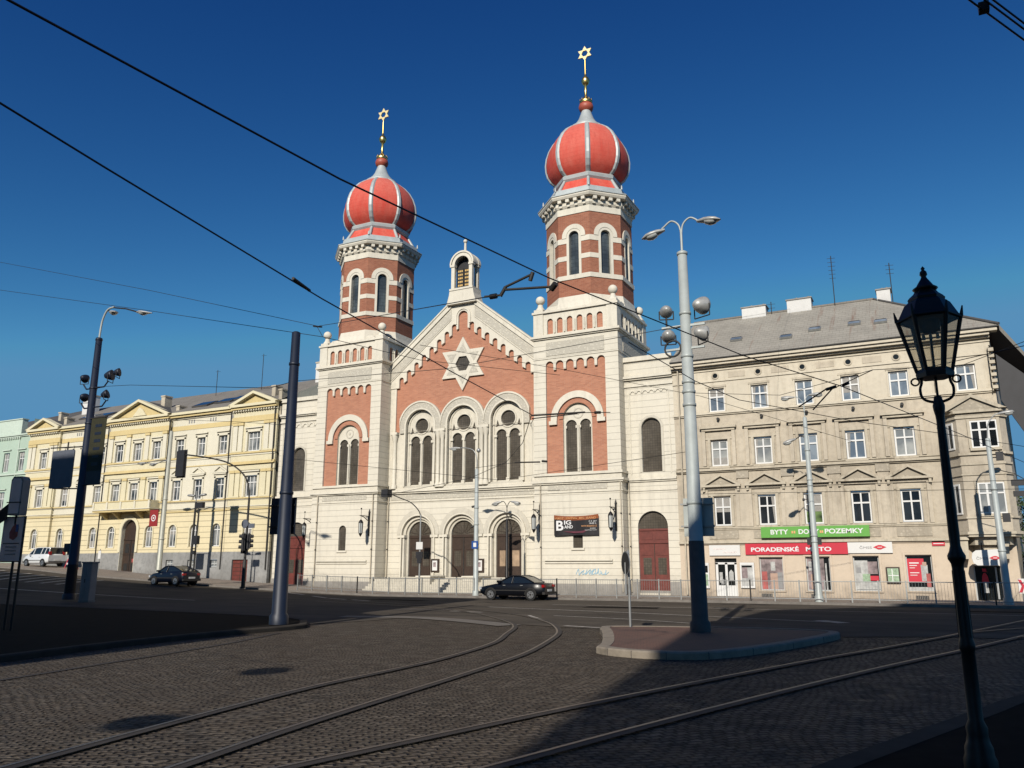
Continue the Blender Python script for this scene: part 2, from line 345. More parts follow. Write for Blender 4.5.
# ------------------------------------------------------------------ mesh builder
class MB:
    def __init__(s):
        s.v = []; s.f = []; s.m = []; s.mats = []; s.T = None; s.smooth = []
    def add(s, verts, faces, mat, smooth=False):
        o = len(s.v)
        if s.T is not None: verts = [tuple(s.T @ Vector(p)) for p in verts]
        s.v += [tuple(p) for p in verts]
        if mat not in s.mats: s.mats.append(mat)
        k = s.mats.index(mat)
        for f in faces:
            s.f.append([i + o for i in f]); s.m.append(k); s.smooth.append(smooth)
        return s
    def box(s, x0, x1, y0, y1, z0, z1, mat):
        v = [(x0, y0, z0), (x1, y0, z0), (x1, y1, z0), (x0, y1, z0), (x0, y0, z1), (x1, y0, z1), (x1, y1, z1), (x0, y1, z1)]
        return s.add(v, [(0, 3, 2, 1), (4, 5, 6, 7), (0, 1, 5, 4), (1, 2, 6, 5), (2, 3, 7, 6), (3, 0, 4, 7)], mat)
    def prism(s, poly, y0, y1, mat, back=True):        # poly in (x,z), extruded along y
        n = len(poly)
        tri = tessellate_polygon([[Vector((p[0], p[1], 0)) for p in poly]])
        v = [(p[0], y0, p[1]) for p in poly] + [(p[0], y1, p[1]) for p in poly]
        f = [tuple(t) for t in tri]
        if back: f += [tuple(i + n for i in t) for t in tri]
        f += [(i, (i + 1) % n, (i + 1) % n + n, i + n) for i in range(n)]
        return s.add(v, f, mat)
    def prismz(s, poly, z0, z1, mat):                  # poly in (x,y), extruded along z
        n = len(poly)
        tri = tessellate_polygon([[Vector((p[0], p[1], 0)) for p in poly]])
        v = [(p[0], p[1], z0) for p in poly] + [(p[0], p[1], z1) for p in poly]
        f = [tuple(t) for t in tri] + [tuple(i + n for i in t) for t in tri]
        f += [(i, (i + 1) % n, (i + 1) % n + n, i + n) for i in range(n)]
        return s.add(v, f, mat)
    def wall(s, outer, holes, y, depth, mat, rmat=None):   # front plate with openings and their reveals
        loops = [[Vector((p[0], p[1], 0)) for p in outer]] + [[Vector((p[0], p[1], 0)) for p in h] for h in holes]
        tri = tessellate_polygon(loops)
        fl = [p for lp in loops for p in lp]
        s.add([(p.x, y, p.y) for p in fl], [tuple(t) for t in tri], mat)
        for h in holes:
            n = len(h)
            s.add([(p[0], y, p[1]) for p in h] + [(p[0], y + depth, p[1]) for p in h],
                  [(i, (i + 1) % n, (i + 1) % n + n, i + n) for i in range(n)], rmat or mat)
        return s
    def ring(s, cx, cz, ri, ro, y0, y1, mat, a0=0.0, a1=PI, n=20, leg=0.0, clip=None):
        # arch band; leg = straight legs below the springing
        pts_o = [(cx + ro * math.cos(a0 + (a1 - a0) * i / n), cz + ro * math.sin(a0 + (a1 - a0) * i / n)) for i in range(n + 1)]
        pts_i = [(cx + ri * math.cos(a0 + (a1 - a0) * i / n), cz + ri * math.sin(a0 + (a1 - a0) * i / n)) for i in range(n + 1)]
        if clip: pts_o = [(max(cx - clip, min(cx + clip, p[0])), p[1]) for p in pts_o]
        if leg:
            pts_o = [(pts_o[0][0], cz - leg)] + pts_o + [(pts_o[-1][0], cz - leg)]
            pts_i = [(pts_i[0][0], cz - leg)] + pts_i + [(pts_i[-1][0], cz - leg)]
        k = len(pts_o)
        v = [(p[0], y0, p[1]) for p in pts_o] + [(p[0], y0, p[1]) for p in pts_i] + [(p[0], y1, p[1]) for p in pts_o] + [(p[0], y1, p[1]) for p in pts_i]
        f = []
        for i in range(k - 1):
            f += [(i, i + 1, k + i + 1, k + i), (i, i + 1, 2 * k + i + 1, 2 * k + i), (k + i, k + i + 1, 3 * k + i + 1, 3 * k + i)]
        f += [(0, k, 3 * k, 2 * k), (k - 1, 2 * k - 1, 4 * k - 1, 3 * k - 1)]
        return s.add(v, f, mat)
    def lathe(s, prof, cx, cy, mat, seg=24, off=0.0, smooth=True, cap=True):
        v = []; f = []
        for r, z in prof:
            for i in range(seg):
                a = off + 2 * PI * i / seg
                v.append((cx + r * math.cos(a), cy + r * math.sin(a), z))
        for j in range(len(prof) - 1):
            for i in range(seg):
                f.append((j * seg + i, j * seg + (i + 1) % seg, (j + 1) * seg + (i + 1) % seg, (j + 1) * seg + i))
        s.add(v, f, mat, smooth)
        if cap:
            for j in (0, len(prof) - 1):
                if prof[j][0] > 1e-4:
                    o = j * seg
                    s.add(v[o:o + seg], [tuple(range(seg))], mat)
        return s
    def cyl(s, p0, p1, r0, r1=None, mat='iron_dark', seg=10, smooth=True):
        r1 = r0 if r1 is None else r1
        p0 = Vector(p0); p1 = Vector(p1); d = (p1 - p0)
        if d.length < 1e-6: return s
        d.normalize(); a = d.orthogonal().normalized(); b = d.cross(a)
        v = []
        for p, r in ((p0, r0), (p1, r1)):
            for i in range(seg):
                t = 2 * PI * i / seg
                v.append(tuple(p + a * (r * math.cos(t)) + b * (r * math.sin(t))))
        s.add(v, [(i, (i + 1) % seg, seg + (i + 1) % seg, seg + i) for i in range(seg)], mat, smooth)
        s.add(v[:seg], [tuple(range(seg))], mat); s.add(v[seg:], [tuple(range(seg))], mat)
        return s
    def tube(s, pts, r, mat, seg=8, radii=None):
        for i in range(len(pts) - 1):
            ra = radii[i] if radii else r; rb = radii[i + 1] if radii else r
            s.cyl(pts[i], pts[i + 1], ra, rb, mat, seg)
        return s
    def ball(s, c, r, mat, seg=14, sz=1.0):
        n = seg // 2 + 1
        prof = [(max(1e-5, r * math.sin(PI * i / n)), c[2] - r * sz * math.cos(PI * i / n)) for i in range(n + 1)]
        return s.lathe(prof, c[0], c[1], mat, seg, cap=False)
    def quad(s, a, b, c, d, mat): return s.add([a, b, c, d], [(0, 1, 2, 3)], mat)
    def build(s, name, parent=None, world=True):
        me = D.meshes.new(name); me.from_pydata(s.v, [], s.f)
        for k in s.mats: me.materials.append(M[k])
        me.polygons.foreach_set('material_index', s.m)
        me.polygons.foreach_set('use_smooth', s.smooth)
        bm = bmesh.new(); bm.from_mesh(me)
        bmesh.ops.recalc_face_normals(bm, faces=bm.faces[:]) if False else None
        bm.free(); me.update()
        o = D.objects.new(name, me); COL.objects.link(o)
        if parent is not None:
            o.parent = parent
            if world and parent.parent is None and parent.type == 'EMPTY':
                o.matrix_parent_inverse = Matrix.Translation(-parent.location)
        return o
def props(o, label=None, cat=None, group=None, kind=None):
    if label: o['label'] = label
    if cat: o['category'] = cat
    if group: o['group'] = group
    if kind: o['kind'] = kind
    return o
def thing(name, loc, label, cat, group=None, rz=0.0):
    e = D.objects.new(name, None); COL.objects.link(e); e.location = loc; e.rotation_euler = (0, 0, rz); e.empty_display_size = 0.2
    return props(e, label, cat, group)
def kids(o): return list(o.children)
def copy_tree(o, parent=None):
    c = o.copy(); COL.objects.link(c); c.parent = parent
    for ch in kids(o): copy_tree(ch, c)
    return c
def arch_poly(x0, x1, z0, zs, n=12, sag=1.0):       # opening with a round head springing at zs
    cx = (x0 + x1) / 2; r = (x1 - x0) / 2
    return [(x0, z0), (x1, z0)] + [(cx + r * math.cos(PI * i / n), zs + sag * r * math.sin(PI * i / n)) for i in range(n + 1)]
def rect(x0, x1, z0, z1): return [(x0, z0), (x1, z0), (x1, z1), (x0, z1)]
def text(s, x, y, z, h, mat, parent, width=None, align='CENTER', bold=0.0, rz=0.0, world=True):
    cu = D.curves.new('lettering', 'FONT'); cu.body = s; cu.size = 1.0; cu.align_x = 'LEFT'
    cu.extrude = 0.01; cu.offset = bold
    tmp = D.objects.new('lettering', cu); COL.objects.link(tmp)
    bpy.context.view_layer.update()
    me = D.meshes.new_from_object(tmp.evaluated_get(bpy.context.evaluated_depsgraph_get()))
    D.objects.remove(tmp); D.curves.remove(cu)
    xs = [v.co.x for v in me.vertices]; ys = [v.co.y for v in me.vertices]
    mx0, mx1, my0, my1 = min(xs), max(xs), min(ys), max(ys)
    sy = h / (my1 - my0) if my1 > my0 else 1; sx = (width / (mx1 - mx0)) if width else sy
    tw = (mx1 - mx0) * sx
    x0 = x - tw / 2 if align == 'CENTER' else (x if align == 'LEFT' else x - tw)
    for v in me.vertices:
        v.co = ((v.co.x - mx0) * sx + x0, y - (v.co.z + 0.011) * 0.3, (v.co.y - my0) * sy + z)
    me.materials.clear(); me.materials.append(M[mat]); me.name = 'lettering'
    o = D.objects.new('lettering', me); COL.objects.link(o)
    o.parent = parent
    if world and parent is not None and parent.parent is None and parent.type == 'EMPTY':
        o.matrix_parent_inverse = Matrix.Translation(-parent.location)
    return o

# ------------------------------------------------------------------ terrain
GX = [(-400, 6.0), (-110, 2.6), (-80, 2.05), (-67, 1.55), (-60, 1.08), (-53, 0.76), (-47, 0.46), (-38, 0.14), (-32, 0.0), (500, 0.0)]
def g(x, y):
    for (a, za), (b_, zb) in zip(GX, GX[1:]):
        if a <= x <= b_: h = za + (zb - za) * (x - a) / (b_ - a); break
    else: h = 0.0
    t = max(0.0, min(1.0, (y - 27) / 14.0)); t = t * t * (3 - 2 * t)
    return h * t
def sheet(name, xs, lo, hi, off, mat, ny=8, skirt=0.0):
    v = []; f = []
    n = ny + 1
    for x in xs:
        a, b_ = lo(x), hi(x)
        for j in range(n):
            y = a + (b_ - a) * j / ny
            v.append((x, y, g(x, y) + off))
    for i in range(len(xs) - 1):
        for j in range(ny): f.append((i * n + j, (i + 1) * n + j, (i + 1) * n + j + 1, i * n + j + 1))
    mb = MB(); mb.add(v, f, mat)
    if skirt:
        for i in range(len(xs) - 1):
            for j in (0, ny):
                a = v[i * n + j]; b_ = v[(i + 1) * n + j]
                mb.quad(a, b_, (b_[0], b_[1], b_[2] - skirt), (a[0], a[1], a[2] - skirt), mat)
    return props(mb.build(name), kind='structure')
def lerp_fn(pts):
    def fn(x):
        if x <= pts[0][0]: return pts[0][1]
        for (a, ya), (b_, yb) in zip(pts, pts[1:]):
            if x <= b_: return ya + (yb - ya) * (x - a) / (b_ - a)
        return pts[-1][1]
    return fn
def frange(a, b_, st):
    n = max(1, int(round((b_ - a) / st))); return [a + (b_ - a) * i / n for i in range(n + 1)]
def catmull(pts, k=8):
    out = []
    P = [pts[0]] + list(pts) + [pts[-1]]
    for i in range(1, len(P) - 2):
        for j in range(k):
            t = j / k
            q = []
            for d in range(len(pts[0])):
                p0, p1, p2, p3 = P[i - 1][d], P[i][d], P[i + 1][d], P[i + 2][d]
                q.append(0.5 * (2 * p1 + (p2 - p0) * t + (2 * p0 - 5 * p1 + 4 * p2 - p3) * t * t + (3 * p1 - p0 - 3 * p2 + p3) * t ** 3))
            out.append(tuple(q))
    out.append(tuple(pts[-1])); return out
def strip(mb, pts, o0, o1, off, mat):               # ribbon beside a path, offsets to its right
    L = []
    for i, p in enumerate(pts):
        a = pts[max(0, i - 1)]; b_ = pts[min(len(pts) - 1, i + 1)]
        dx, dy = b_[0] - a[0], b_[1] - a[1]; l = math.hypot(dx, dy) or 1
        nx, ny = dy / l, -dx / l
        L.append(((p[0] + nx * o0, p[1] + ny * o0), (p[0] + nx * o1, p[1] + ny * o1)))
    v = []
    for a, b_ in L: v += [(a[0], a[1], g(*a) + off), (b_[0], b_[1], g(*b_) + off)]
    mb.add(v, [(2 * i, 2 * i + 1, 2 * i + 3, 2 * i + 2) for i in range(len(L) - 1)], mat)
SUN_E = 4.9; SKY_S = 0.07
# ================================================================== GROUND
xs_f = sorted(set([a for a, _ in GX if -150 < a < 80] + frange(-150, 80, 2.0)))
base = MB()
R_ = 1500
v = []; f = []
gx = [-R_, -400, -150] + frange(-140, 80, 5) + [200, R_]; gy = [-R_, -200, -60] + frange(-50, 27, 7) + frange(29, 45, 2) + [60, 80, 120, 300, R_]
for x in gx:
    for y in gy: v.append((x, y, g(x, y) - 0.22))
n = len(gy)
for i in range(len(gx) - 1):
    for j in range(n - 1): f.append((i * n + j, (i + 1) * n + j, (i + 1) * n + j + 1, i * n + j + 1))
base.add(v, f, 'dark_pave'); props(base.build('ground'), kind='structure')
sheet('cobbled_square', frange(-60, 40, 5), lambda x: -14, lambda x: 27.0, 0.0, 'setts', 4)
road_lo = lerp_fn([(-150, 24.0), (-60, 24.5), (-30, 23.6), (-20.5, 22.6), (-18.3, 21.0), (-17.6, 23.0), (-17.4, 25.7), (-14.3, 25.4), (-11.9, 24.0), (-9.6, 23.4), (-8.0, 23.2), (-2.8, 23.6), (0, 25.0), (80, 26.0)])
sheet('road', sorted(set(xs_f + [-20.5, -18.3, -17.6, -17.4, -14.3, -11.9, -9.6, -8.0, -2.8])), road_lo, lambda x: 42.9, 0.012, 'asphalt', 30)
# pale concrete band between setts and asphalt
mb = MB(); strip(mb, catmull([(-20.0, 25.2), (-17.4, 25.9), (-15.7, 25.6), (-14.0, 24.9), (-12.0, 23.8)], 6), -0.1, 0.85, 0.020, 'concrete_band')
props(mb.build('kerb_band'), kind='structure')
# pavement in front of the houses, a real step up from the road
sheet('pavement', xs_f, lambda x: 43.06, lambda x: 60.0, 0.13, 'paving', 14)
mb = MB()
for a, b_ in zip(xs_f, xs_f[1:]):
    for (y0, y1) in ((42.9, 43.06),):
        za, zb = g(a, 43) + 0.135, g(b_, 43) + 0.135
        mb.quad((a, y0, za), (b_, y0, zb), (b_, y1, zb), (a, y1, za), 'kerb_far')
        mb.quad((a, y0, za), (b_, y0, zb), (b_, y0, zb - 0.3), (a, y0, za - 0.3), 'kerb_far')
props(mb.build('kerb'), kind='structure')

def island(name, outline, topmat, kw=0.30, h=0.14, km='kerbstone'):
    # raised island: granite kerb ring with paving inside
    pts = outline; n = len(pts)
    cx = sum(p[0] for p in pts) / n; cy = sum(p[1] for p in pts) / n
    inner = []
    for i, p in enumerate(pts):
        a = pts[i - 1]; b_ = pts[(i + 1) % n]
        dx, dy = b_[0] - a[0], b_[1] - a[1]; l = math.hypot(dx, dy) or 1
        inner.append((p[0] - dy / l * kw, p[1] + dx / l * kw))
    k = MB()
    r = 0.03
    v = [(p[0], p[1], -0.05) for p in pts] + [(p[0], p[1], h - r) for p in pts]
    mid = [(p[0] + (q[0] - p[0]) * 0.12, p[1] + (q[1] - p[1]) * 0.12, h) for p, q in zip(pts, inner)]
    v += mid + [(q[0], q[1], h) for q in inner] + [(q[0], q[1], h - 0.02) for q in inner]
    f = []
    for L in range(4):
        for i in range(n):
            j = (i + 1) % n; f.append((L * n + i, L * n + j, (L + 1) * n + j, (L + 1) * n + i))
    k.add(v, f, km)
    if km == 'kerbstone':
        for i in range(0, n, 3):
            q0, q1 = pts[i], inner[i]; k.tube([(q0[0], q0[1], -0.02), (q0[0], q0[1], h - 0.02), (q1[0], q1[1], h - 0.002)], 0.007, 'dark_back', 4)
    props(k.build(name + '_kerb'), kind='structure')
    t = MB(); tri = tessellate_polygon([[Vector((q[0], q[1], 0)) for q in inner]])
    t.add([(q[0], q[1], h - 0.012) for q in inner], [tuple(a) for a in tri], topmat)
    props(t.build(name), kind='structure')
isl = catmull([(-6.75, 17.0), (-6.2, 16.6), (-5.3, 16.45), (-4.3, 16.9), (-3.5, 18.7), (-2.85, 21.2), (-2.5, 23.3), (-3.0, 24.1), (-4.6, 24.2), (-6.4, 23.85), (-7.8, 23.45), (-8.75, 22.95), (-8.72, 22.3), (-8.2, 21.1), (-7.6, 19.6), (-7.05, 18.1), (-6.75, 17.0)], 4)[:-1]
island('traffic_island', isl, 'paving_red', 0.28, 0.15)
isl2 = catmull([(-60, 5), (-17.0, 5.0), (-16.1, 7.0), (-16.3, 10.0), (-16.75, 12.0), (-17.1, 14.5), (-17.2, 17.0), (-17.1, 19.2), (-17.6, 20.3), (-20.4, 22.3), (-30, 23.3), (-45, 24.2), (-60, 24.4)], 3)
island('corner_pavement', isl2, 'dark_pave', 0.24, 0.13, 'kerb_shaded')
# island with the big lamp post on the left
isl3 = [(-50, 27.2), (-36.5, 27.2), (-36.0, 28.0), (-36.5, 29.6), (-50, 30.2)]
pass
# pavement on the camera's own side
near_k = catmull([(40, 30), (14, 27), (6, 20.5), (2.6, 17.0), (0.85, 13.75), (0.12, 11.74), (-0.99, 8.54), (-2.4, 4.5), (-4.5, 0), (-9, -6), (-14, -10)], 5)
mb = MB(); strip(mb, near_k, -0.26, 0.0, 0.10, 'kerb_shaded')
for a, b_ in zip(near_k, near_k[1:]):
    pass
props(mb.build('near_kerb'), kind='structure')
mb = MB(); poly = [(p[0] + 0.02, p[1] - 0.02) for p in near_k] + [(-14, -30), (40, -30)]
tri = tessellate_polygon([[Vector((p[0], p[1], 0)) for p in poly]])
mb.add([(p[0], p[1], 0.095) for p in poly], [tuple(t) for t in tri], 'dark_pave'); props(mb.build('near_pavement'), kind='structure')

# ---- road markings
mb = MB()
def mark(pts, w=0.14, k=6): strip(mb, catmull(pts, k), -w / 2, w / 2, 0.022, 'asphalt_line')
mark([(-18.6, 33.7), (-16.7, 33.2), (-11.0, 31.95), (-3.3, 29.6)], 0.16)
mark([(-13.1, 28.8), (-10.0, 28.1), (-7.4, 27.0)], 0.12)
mark([(-18.3, 29.85), (-16.6, 29.55)], 0.2)
mark([(-14.05, 28.6), (-12.4, 26.3), (-11.2, 24.6)], 0.13)
mark([(-10.6, 24.1), (-9.2, 23.75)], 0.2)
for (x0, y0, x1, y1) in ((-38.2, 42.0, -35.6, 40.6), (-34.3, 39.9, -32.2, 38.7), (-31.9, 38.6, -30.0, 37.7), (-29.4, 37.5, -27.6, 36.7)): mark([(x0, y0), (x1, y1)], 0.24, 8)
mark([(-3.9, 30.4), (-3.0, 29.4)], 0.5, 4)
mark([(-78, 34.4), (-60, 33.8), (-45, 33.2), (-36, 32.4)], 0.16, 30)
for i in range(8): mark([(-66 + i * 1.7, 36.6), (-66.6 + i * 1.7, 40.6)], 0.38, 14)
mark([(-17, 37.2), (-5, 37.0), (10, 36.8)], 0.12, 20)
props(mb.build('road_markings'), kind='structure')

# ---- tram tracks: steel rail in a dark flangeway
def rail(mb, pts, k=8):
    c = catmull(pts, k)
    strip(mb, c, -0.08, 0.11, 0.026, 'rail_groove')
    strip(mb, c, -0.055, -0.005, 0.031, 'rail_steel')
    
A_ = [(-7.0, 1.5), (-7.75, 5.0), (-8.3, 7.75), (-8.7, 10.2), (-8.85, 12.6), (-9.05, 14.6), (-9.75, 17.85), (-10.75, 20.45), (-11.75, 22.9), (-13.0, 24.9), (-15.1, 27.4), (-17.2, 29.4), (-22, 32.4), (-30, 35.2)]
B_ = [(-5.6, 1.5), (-6.4, 5.75), (-6.75, 7.7), (-7.1, 10.2), (-7.35, 12.1), (-7.6, 13.8), (-8.05, 16.3), (-8.93, 19.4), (-9.66, 21.5), (-10.64, 23.5), (-11.8, 25.4), (-13.9, 28.0), (-16.2, 30.0), (-22, 33.8), (-30, 36.7)]
R1 = [(-6.9, 1.0), (-5.9, 4.5), (-5.17, 7.5), (-4.5, 10.2), (-3.5, 13.84), (-2.3, 17.9), (-1.1, 21.6), (0.34, 26.4), (2.3, 33.4), (4.6, 42.0)]
R2 = [(x + 1.36, y - 0.40) for x, y in R1]
for nm, pts in (('tram_track', (A_, B_)), ('tram_track', (R1, R2))):
    mb = MB()
    for p in pts: rail(mb, p)
    props(mb.build(nm), kind='structure')
mb = MB()
rail(mb, [(0.3, 26.3), (1.2, 28.0), (2.6, 30.2), (6, 34.5), (10, 39)]); rail(mb, [(1.5, 25.3), (2.6, 27.2), (4.2, 29.6), (9, 36)])
props(mb.build('tram_track'), kind='structure')
mb = MB(); strip(mb, catmull([(-12.9, 4.5), (-13.8, 8.7), (-14.25, 10.5), (-14.75, 12.6), (-15.3, 14.6), (-15.8, 16.0), (-16.6, 18.0)], 8), -0.07, 0.07, 0.012, 'rail_groove')
props(mb.build('road_gutter'), kind='structure')

# repairs and covers in the road
random.seed(9)
for i, (x, y, w, d_, a) in enumerate(((-13, 36, 3.4, 1.3, 0.1), (-3, 40.5, 5.0, 0.8, 0.0), (-27, 38.5, 4.2, 1.1, -0.2), (-20, 30.5, 2.4, 1.6, 0.3), (2, 39.5, 3, 1.0, 0.05))):
    mb = MB(); pts = [(x + math.cos(a) * sx * w / 2 - math.sin(a) * sy * d_ / 2, y + math.sin(a) * sx * w / 2 + math.cos(a) * sy * d_ / 2) for sx, sy in ((-1, -1), (1, -0.9), (0.95, 1), (-1, 1))]
    mb.add([(p[0], p[1], g(*p) + 0.017) for p in pts], [(0, 1, 2, 3)], 'rail_groove' if i % 2 else 'dark_pave'); props(mb.build('road_patch'), kind='structure')
for x, y in ((-9.0, 37.8),):
    mb = MB(); mb.lathe([(0.36, 0.012), (0.36, 0.024), (0.30, 0.026), (0.29, 0.021), (0.001, 0.021)], x, y, 'iron_dark', 24, cap=False); props(mb.build('manhole_cover'), kind='structure')
# ================================================================== WINDOW / DOOR HELPERS
WR = random.Random(21)
def window(parent, cx, z0, z1, w, y, frame='white_frame', glass='pane_sky', arch=False, panes=2, transom=0.66, fw=0.08, name='window', recess=0.14):
    """window set back in its opening: frame, mullions and a pane behind"""
    x0, x1 = cx - w / 2, cx + w / 2
    mb = MB(); ya, yb = y + recess, y + recess + 0.06
    r = w / 2; zs = z1 - r if arch else z1
    mb.box(x0, x0 + fw, ya, yb, z0, zs, frame); mb.box(x1 - fw, x1, ya, yb, z0, zs, frame)
    mb.box(x0 + fw, x1 - fw, ya, yb, z0, z0 + fw, frame)
    zt = z0 + (z1 - z0) * transom
    if arch: mb.ring(cx, zs, r - fw, r, ya, yb, frame, n=10)
    else: mb.box(x0 + fw, x1 - fw, ya, yb, z1 - fw, z1, frame)
    mb.box(x0 + fw, x1 - fw, ya - 0.015, yb, zt - fw * 0.55, zt + fw * 0.55, frame)
    for i in range(1, panes):
        xm = x0 + w * i / panes
        mb.box(xm - fw * 0.5, xm + fw * 0.5, ya - 0.010, yb - 0.002, z0 + fw, (z1 - fw) if not arch else z1 - 0.05, frame)
    o = mb.build(name, parent)
    g_ = MB()
    poly = arch_poly(x0 + 0.01, x1 - 0.01, z0, zs, 10) if arch else rect(x0 + 0.01, x1 - 0.01, z0 + 0.01, z1 - 0.01)
    g_.prism(poly, yb - 0.02, yb + 0.02, glass)
    if name == 'window' and WR.random() < 0.75:          # curtains and blinds drawn differently in every window
        k = WR.random(); top_ = zs - 0.02
        if k < 0.55:
            for s_, f_ in ((0, WR.uniform(0.08, 0.30)), (1, WR.uniform(0.08, 0.30))):
                xa, xb = (x0 + 0.03, x0 + w * f_) if s_ == 0 else (x1 - w * f_, x1 - 0.03)
                g_.prism([(xa, z0 + 0.05), (xb * 0.5 + xa * 0.5, z0 + 0.05), (xb, top_), (xa, top_)] if s_ == 0 else [(xa * 0.5 + xb * 0.5, z0 + 0.05), (xb, z0 + 0.05), (xb, top_), (xa, top_)], yb - 0.026, yb - 0.021, 'curtain')
        elif k < 0.8: g_.box(x0 + 0.03, x1 - 0.03, yb - 0.026, yb - 0.021, z0 + (z1 - z0) * WR.uniform(0.3, 0.8), top_, 'curtain')
        else: g_.box(x0 + 0.03, x1 - 0.03, yb - 0.026, yb - 0.021, z0 + 0.04, z0 + (z1 - z0) * WR.uniform(0.2, 0.4), 'curtain')
    p = g_.build('pane', o, world=False)
    return o
def opening(cx, z0, z1, w, arch=False):
    return arch_poly(cx - w / 2, cx + w / 2, z0, z1 - w / 2, 10) if arch else rect(cx - w / 2, cx + w / 2, z0, z1)
def pediment(mb, cx, z, w, h, y, proj, mat, matin=None):
    mb.box(cx - w / 2, cx + w / 2, y - proj, y + 0.01, z, z + 0.12, mat)
    t = 0.11
    mb.prism([(cx - w / 2, z + 0.12), (cx - w / 2 + 0.25, z + 0.12), (cx, z + h - t), (cx + w / 2 - 0.25, z + 0.12), (cx + w / 2, z + 0.12), (cx, z + h)], y - proj, y + 0.01, mat)
    mb.prism([(cx - w / 2 + 0.27, z + 0.12), (cx + w / 2 - 0.27, z + 0.12), (cx, z + h - t - 0.01)], y - proj * 0.35, y + 0.01, matin or mat)

# ================================================================== SYNAGOGUE
YT, YN, YW = 48.2, 49.5, 49.2
CR, CL, HW = -20.2, -38.93, 3.03
CY = YT + HW
syn = thing('synagogue', (-29.6, 49.2, 0), 'cream and red brick synagogue with twin red onion-domed towers and a star in its gable', 'synagogue')
BELL = -29.6
def scallop(x0, x1, zt, n, drop, gap, zb):
    """opening whose top edge is a row of small round arches with teeth hanging between them"""
    w = ((x1 - x0) - gap * (n - 1)) / n; r = w / 2
    pts = [(x0, zb), (x1, zb)]
    for i in reversed(range(n)):
        a = x0 + i * (w + gap)
        pts.append((a + w, zt - r - drop if i < n - 1 else zt - r))
        if i < n - 1: pass
        pts += [(a + r + r * math.cos(PI * k / 8), zt - r + r * math.sin(PI * k / 8)) for k in range(9)]
        pts.append((a, zt - r - drop))
    return pts
def tower(cx):
    mb = MB()
    # ground storey and shaft, four sides
    low = arch_poly(cx - 0.33, cx + 0.33, 2.97, 4.46, 8)
    panel = scallop(cx - 2.12, cx + 2.12, 15.3, 6, 0.35, 0.18, 7.75)
    X0, X1 = cx - HW, cx + HW
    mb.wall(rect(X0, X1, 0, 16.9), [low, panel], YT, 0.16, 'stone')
    mb.quad((X0, YT, 0), (X0, YT + 2 * HW, 0), (X0, YT + 2 * HW, 16.9), (X0, YT, 16.9), 'stone')
    mb.quad((X1, YT, 0), (X1, YT + 2 * HW, 0), (X1, YT + 2 * HW, 16.9), (X1, YT, 16.9), 'stone')
    mb.quad((X0, YT + 2 * HW, 0), (X1, YT + 2 * HW, 0), (X1, YT + 2 * HW, 16.9), (X0, YT + 2 * HW, 16.9), 'stone')
    shaft = mb.build('tower', syn)
    # brick panel with the opening of the twin window
    bp = MB(); wx = cx + 0.05
    bp.wall(rect(cx - 2.3, cx + 2.3, 7.6, 15.5), [arch_poly(wx - 1.02, wx + 1.02, 7.76, 11.3, 16)], YT + 0.16, 0.22, 'brick_panel', 'stone_plain')
    bp.build('brick_panel', shaft, world=False)
    st = MB()
    st.ring(wx, 11.25, 1.42, 1.86, YT + 0.02, YT + 0.17, 'stone_plain', n=24, leg=0.05)
    st.box(wx - 1.98, wx - 1.42, YT - 0.02, YT + 0.17, 10.95, 11.2, 'stone_plain'); st.box(wx + 1.42, wx + 1.98, YT - 0.02, YT + 0.17, 10.95, 11.2, 'stone_plain')
    st.ring(wx, 11.3, 1.02, 1.30, YT + 0.10, YT + 0.17, 'brick_panel', n=20)
    st.build('window_arch', shaft, world=False)
    # twin window: stone tracery plate with two lancets, leaded glass behind
    tw = MB(); a = 0.42
    l1 = arch_poly(wx - 0.50 - a + 0.03, wx - 0.50 + a - 0.03, 7.82, 10.85, 10); l2 = arch_poly(wx + 0.50 - a + 0.03, wx + 0.50 + a - 0.03, 7.82, 10.85, 10)
    tw.wall(arch_poly(wx - 1.02, wx + 1.02, 7.76, 11.3, 16), [l1, l2], YT + 0.30, 0.14, 'stone_plain')
    tw.cyl((wx, YT + 0.26, 7.8), (wx, YT + 0.26, 10.85), 0.06, mat='stone_plain')
    tw.ring(wx, 11.66, 0.28, 0.36, YT + 0.27, YT + 0.31, 'stone_shade', a0=0, a1=2 * PI, n=20)
    tw.ring(wx, 11.66, 0.0, 0.10, YT + 0.27, YT + 0.31, 'stone_shade', a0=0, a1=2 * PI, n=8)
    for s in (-1, 1):
        for k in (-1, 1): tw.box(wx + s * 0.50 + k * 0.36 - 0.05, wx + s * 0.50 + k * 0.36 + 0.05, YT + 0.27, YT + 0.32, 10.68, 10.86, 'stone_plain')
    w = tw.build('window', shaft, world=False)
    gl = MB(); gl.box(wx - 1.0, wx + 1.0, YT + 0.43, YT + 0.46, 7.78, 12.2, 'leaded'); gl.build('leaded_glass', shaft, world=False)
    # small ground window
    gw = MB(); gw.box(cx - 0.36, cx + 0.36, YT + 0.14, YT + 0.18, 2.95, 4.9, 'leaded'); gw.build('leaded_glass', shaft, world=False)
    # mouldings
    mo = MB()
    def band(z0, z1, p, mat='stone_plain', q=0.0):
        mo.box(X0 - p, X1 + p, YT - p, YT + 2 * HW + p, z0, z1, mat)
    mo.box(X0 - 0.08, X1 + 0.08, YT - 0.08, YT + 1.25, 0.0, 0.78, 'plinth')
    mo.box(X0 - 0.05, X1 + 0.05, YT - 0.05, YT + 1.25, 0.78, 1.02, 'stone_shade')
    mo.box(cx - 2.3, cx + 2.3, YT - 0.07, YT, 2.02, 2.10, 'stone_plain'); mo.box(cx - 2.3, cx + 2.3, YT - 0.10, YT, 2.18, 2.28, 'stone_plain')
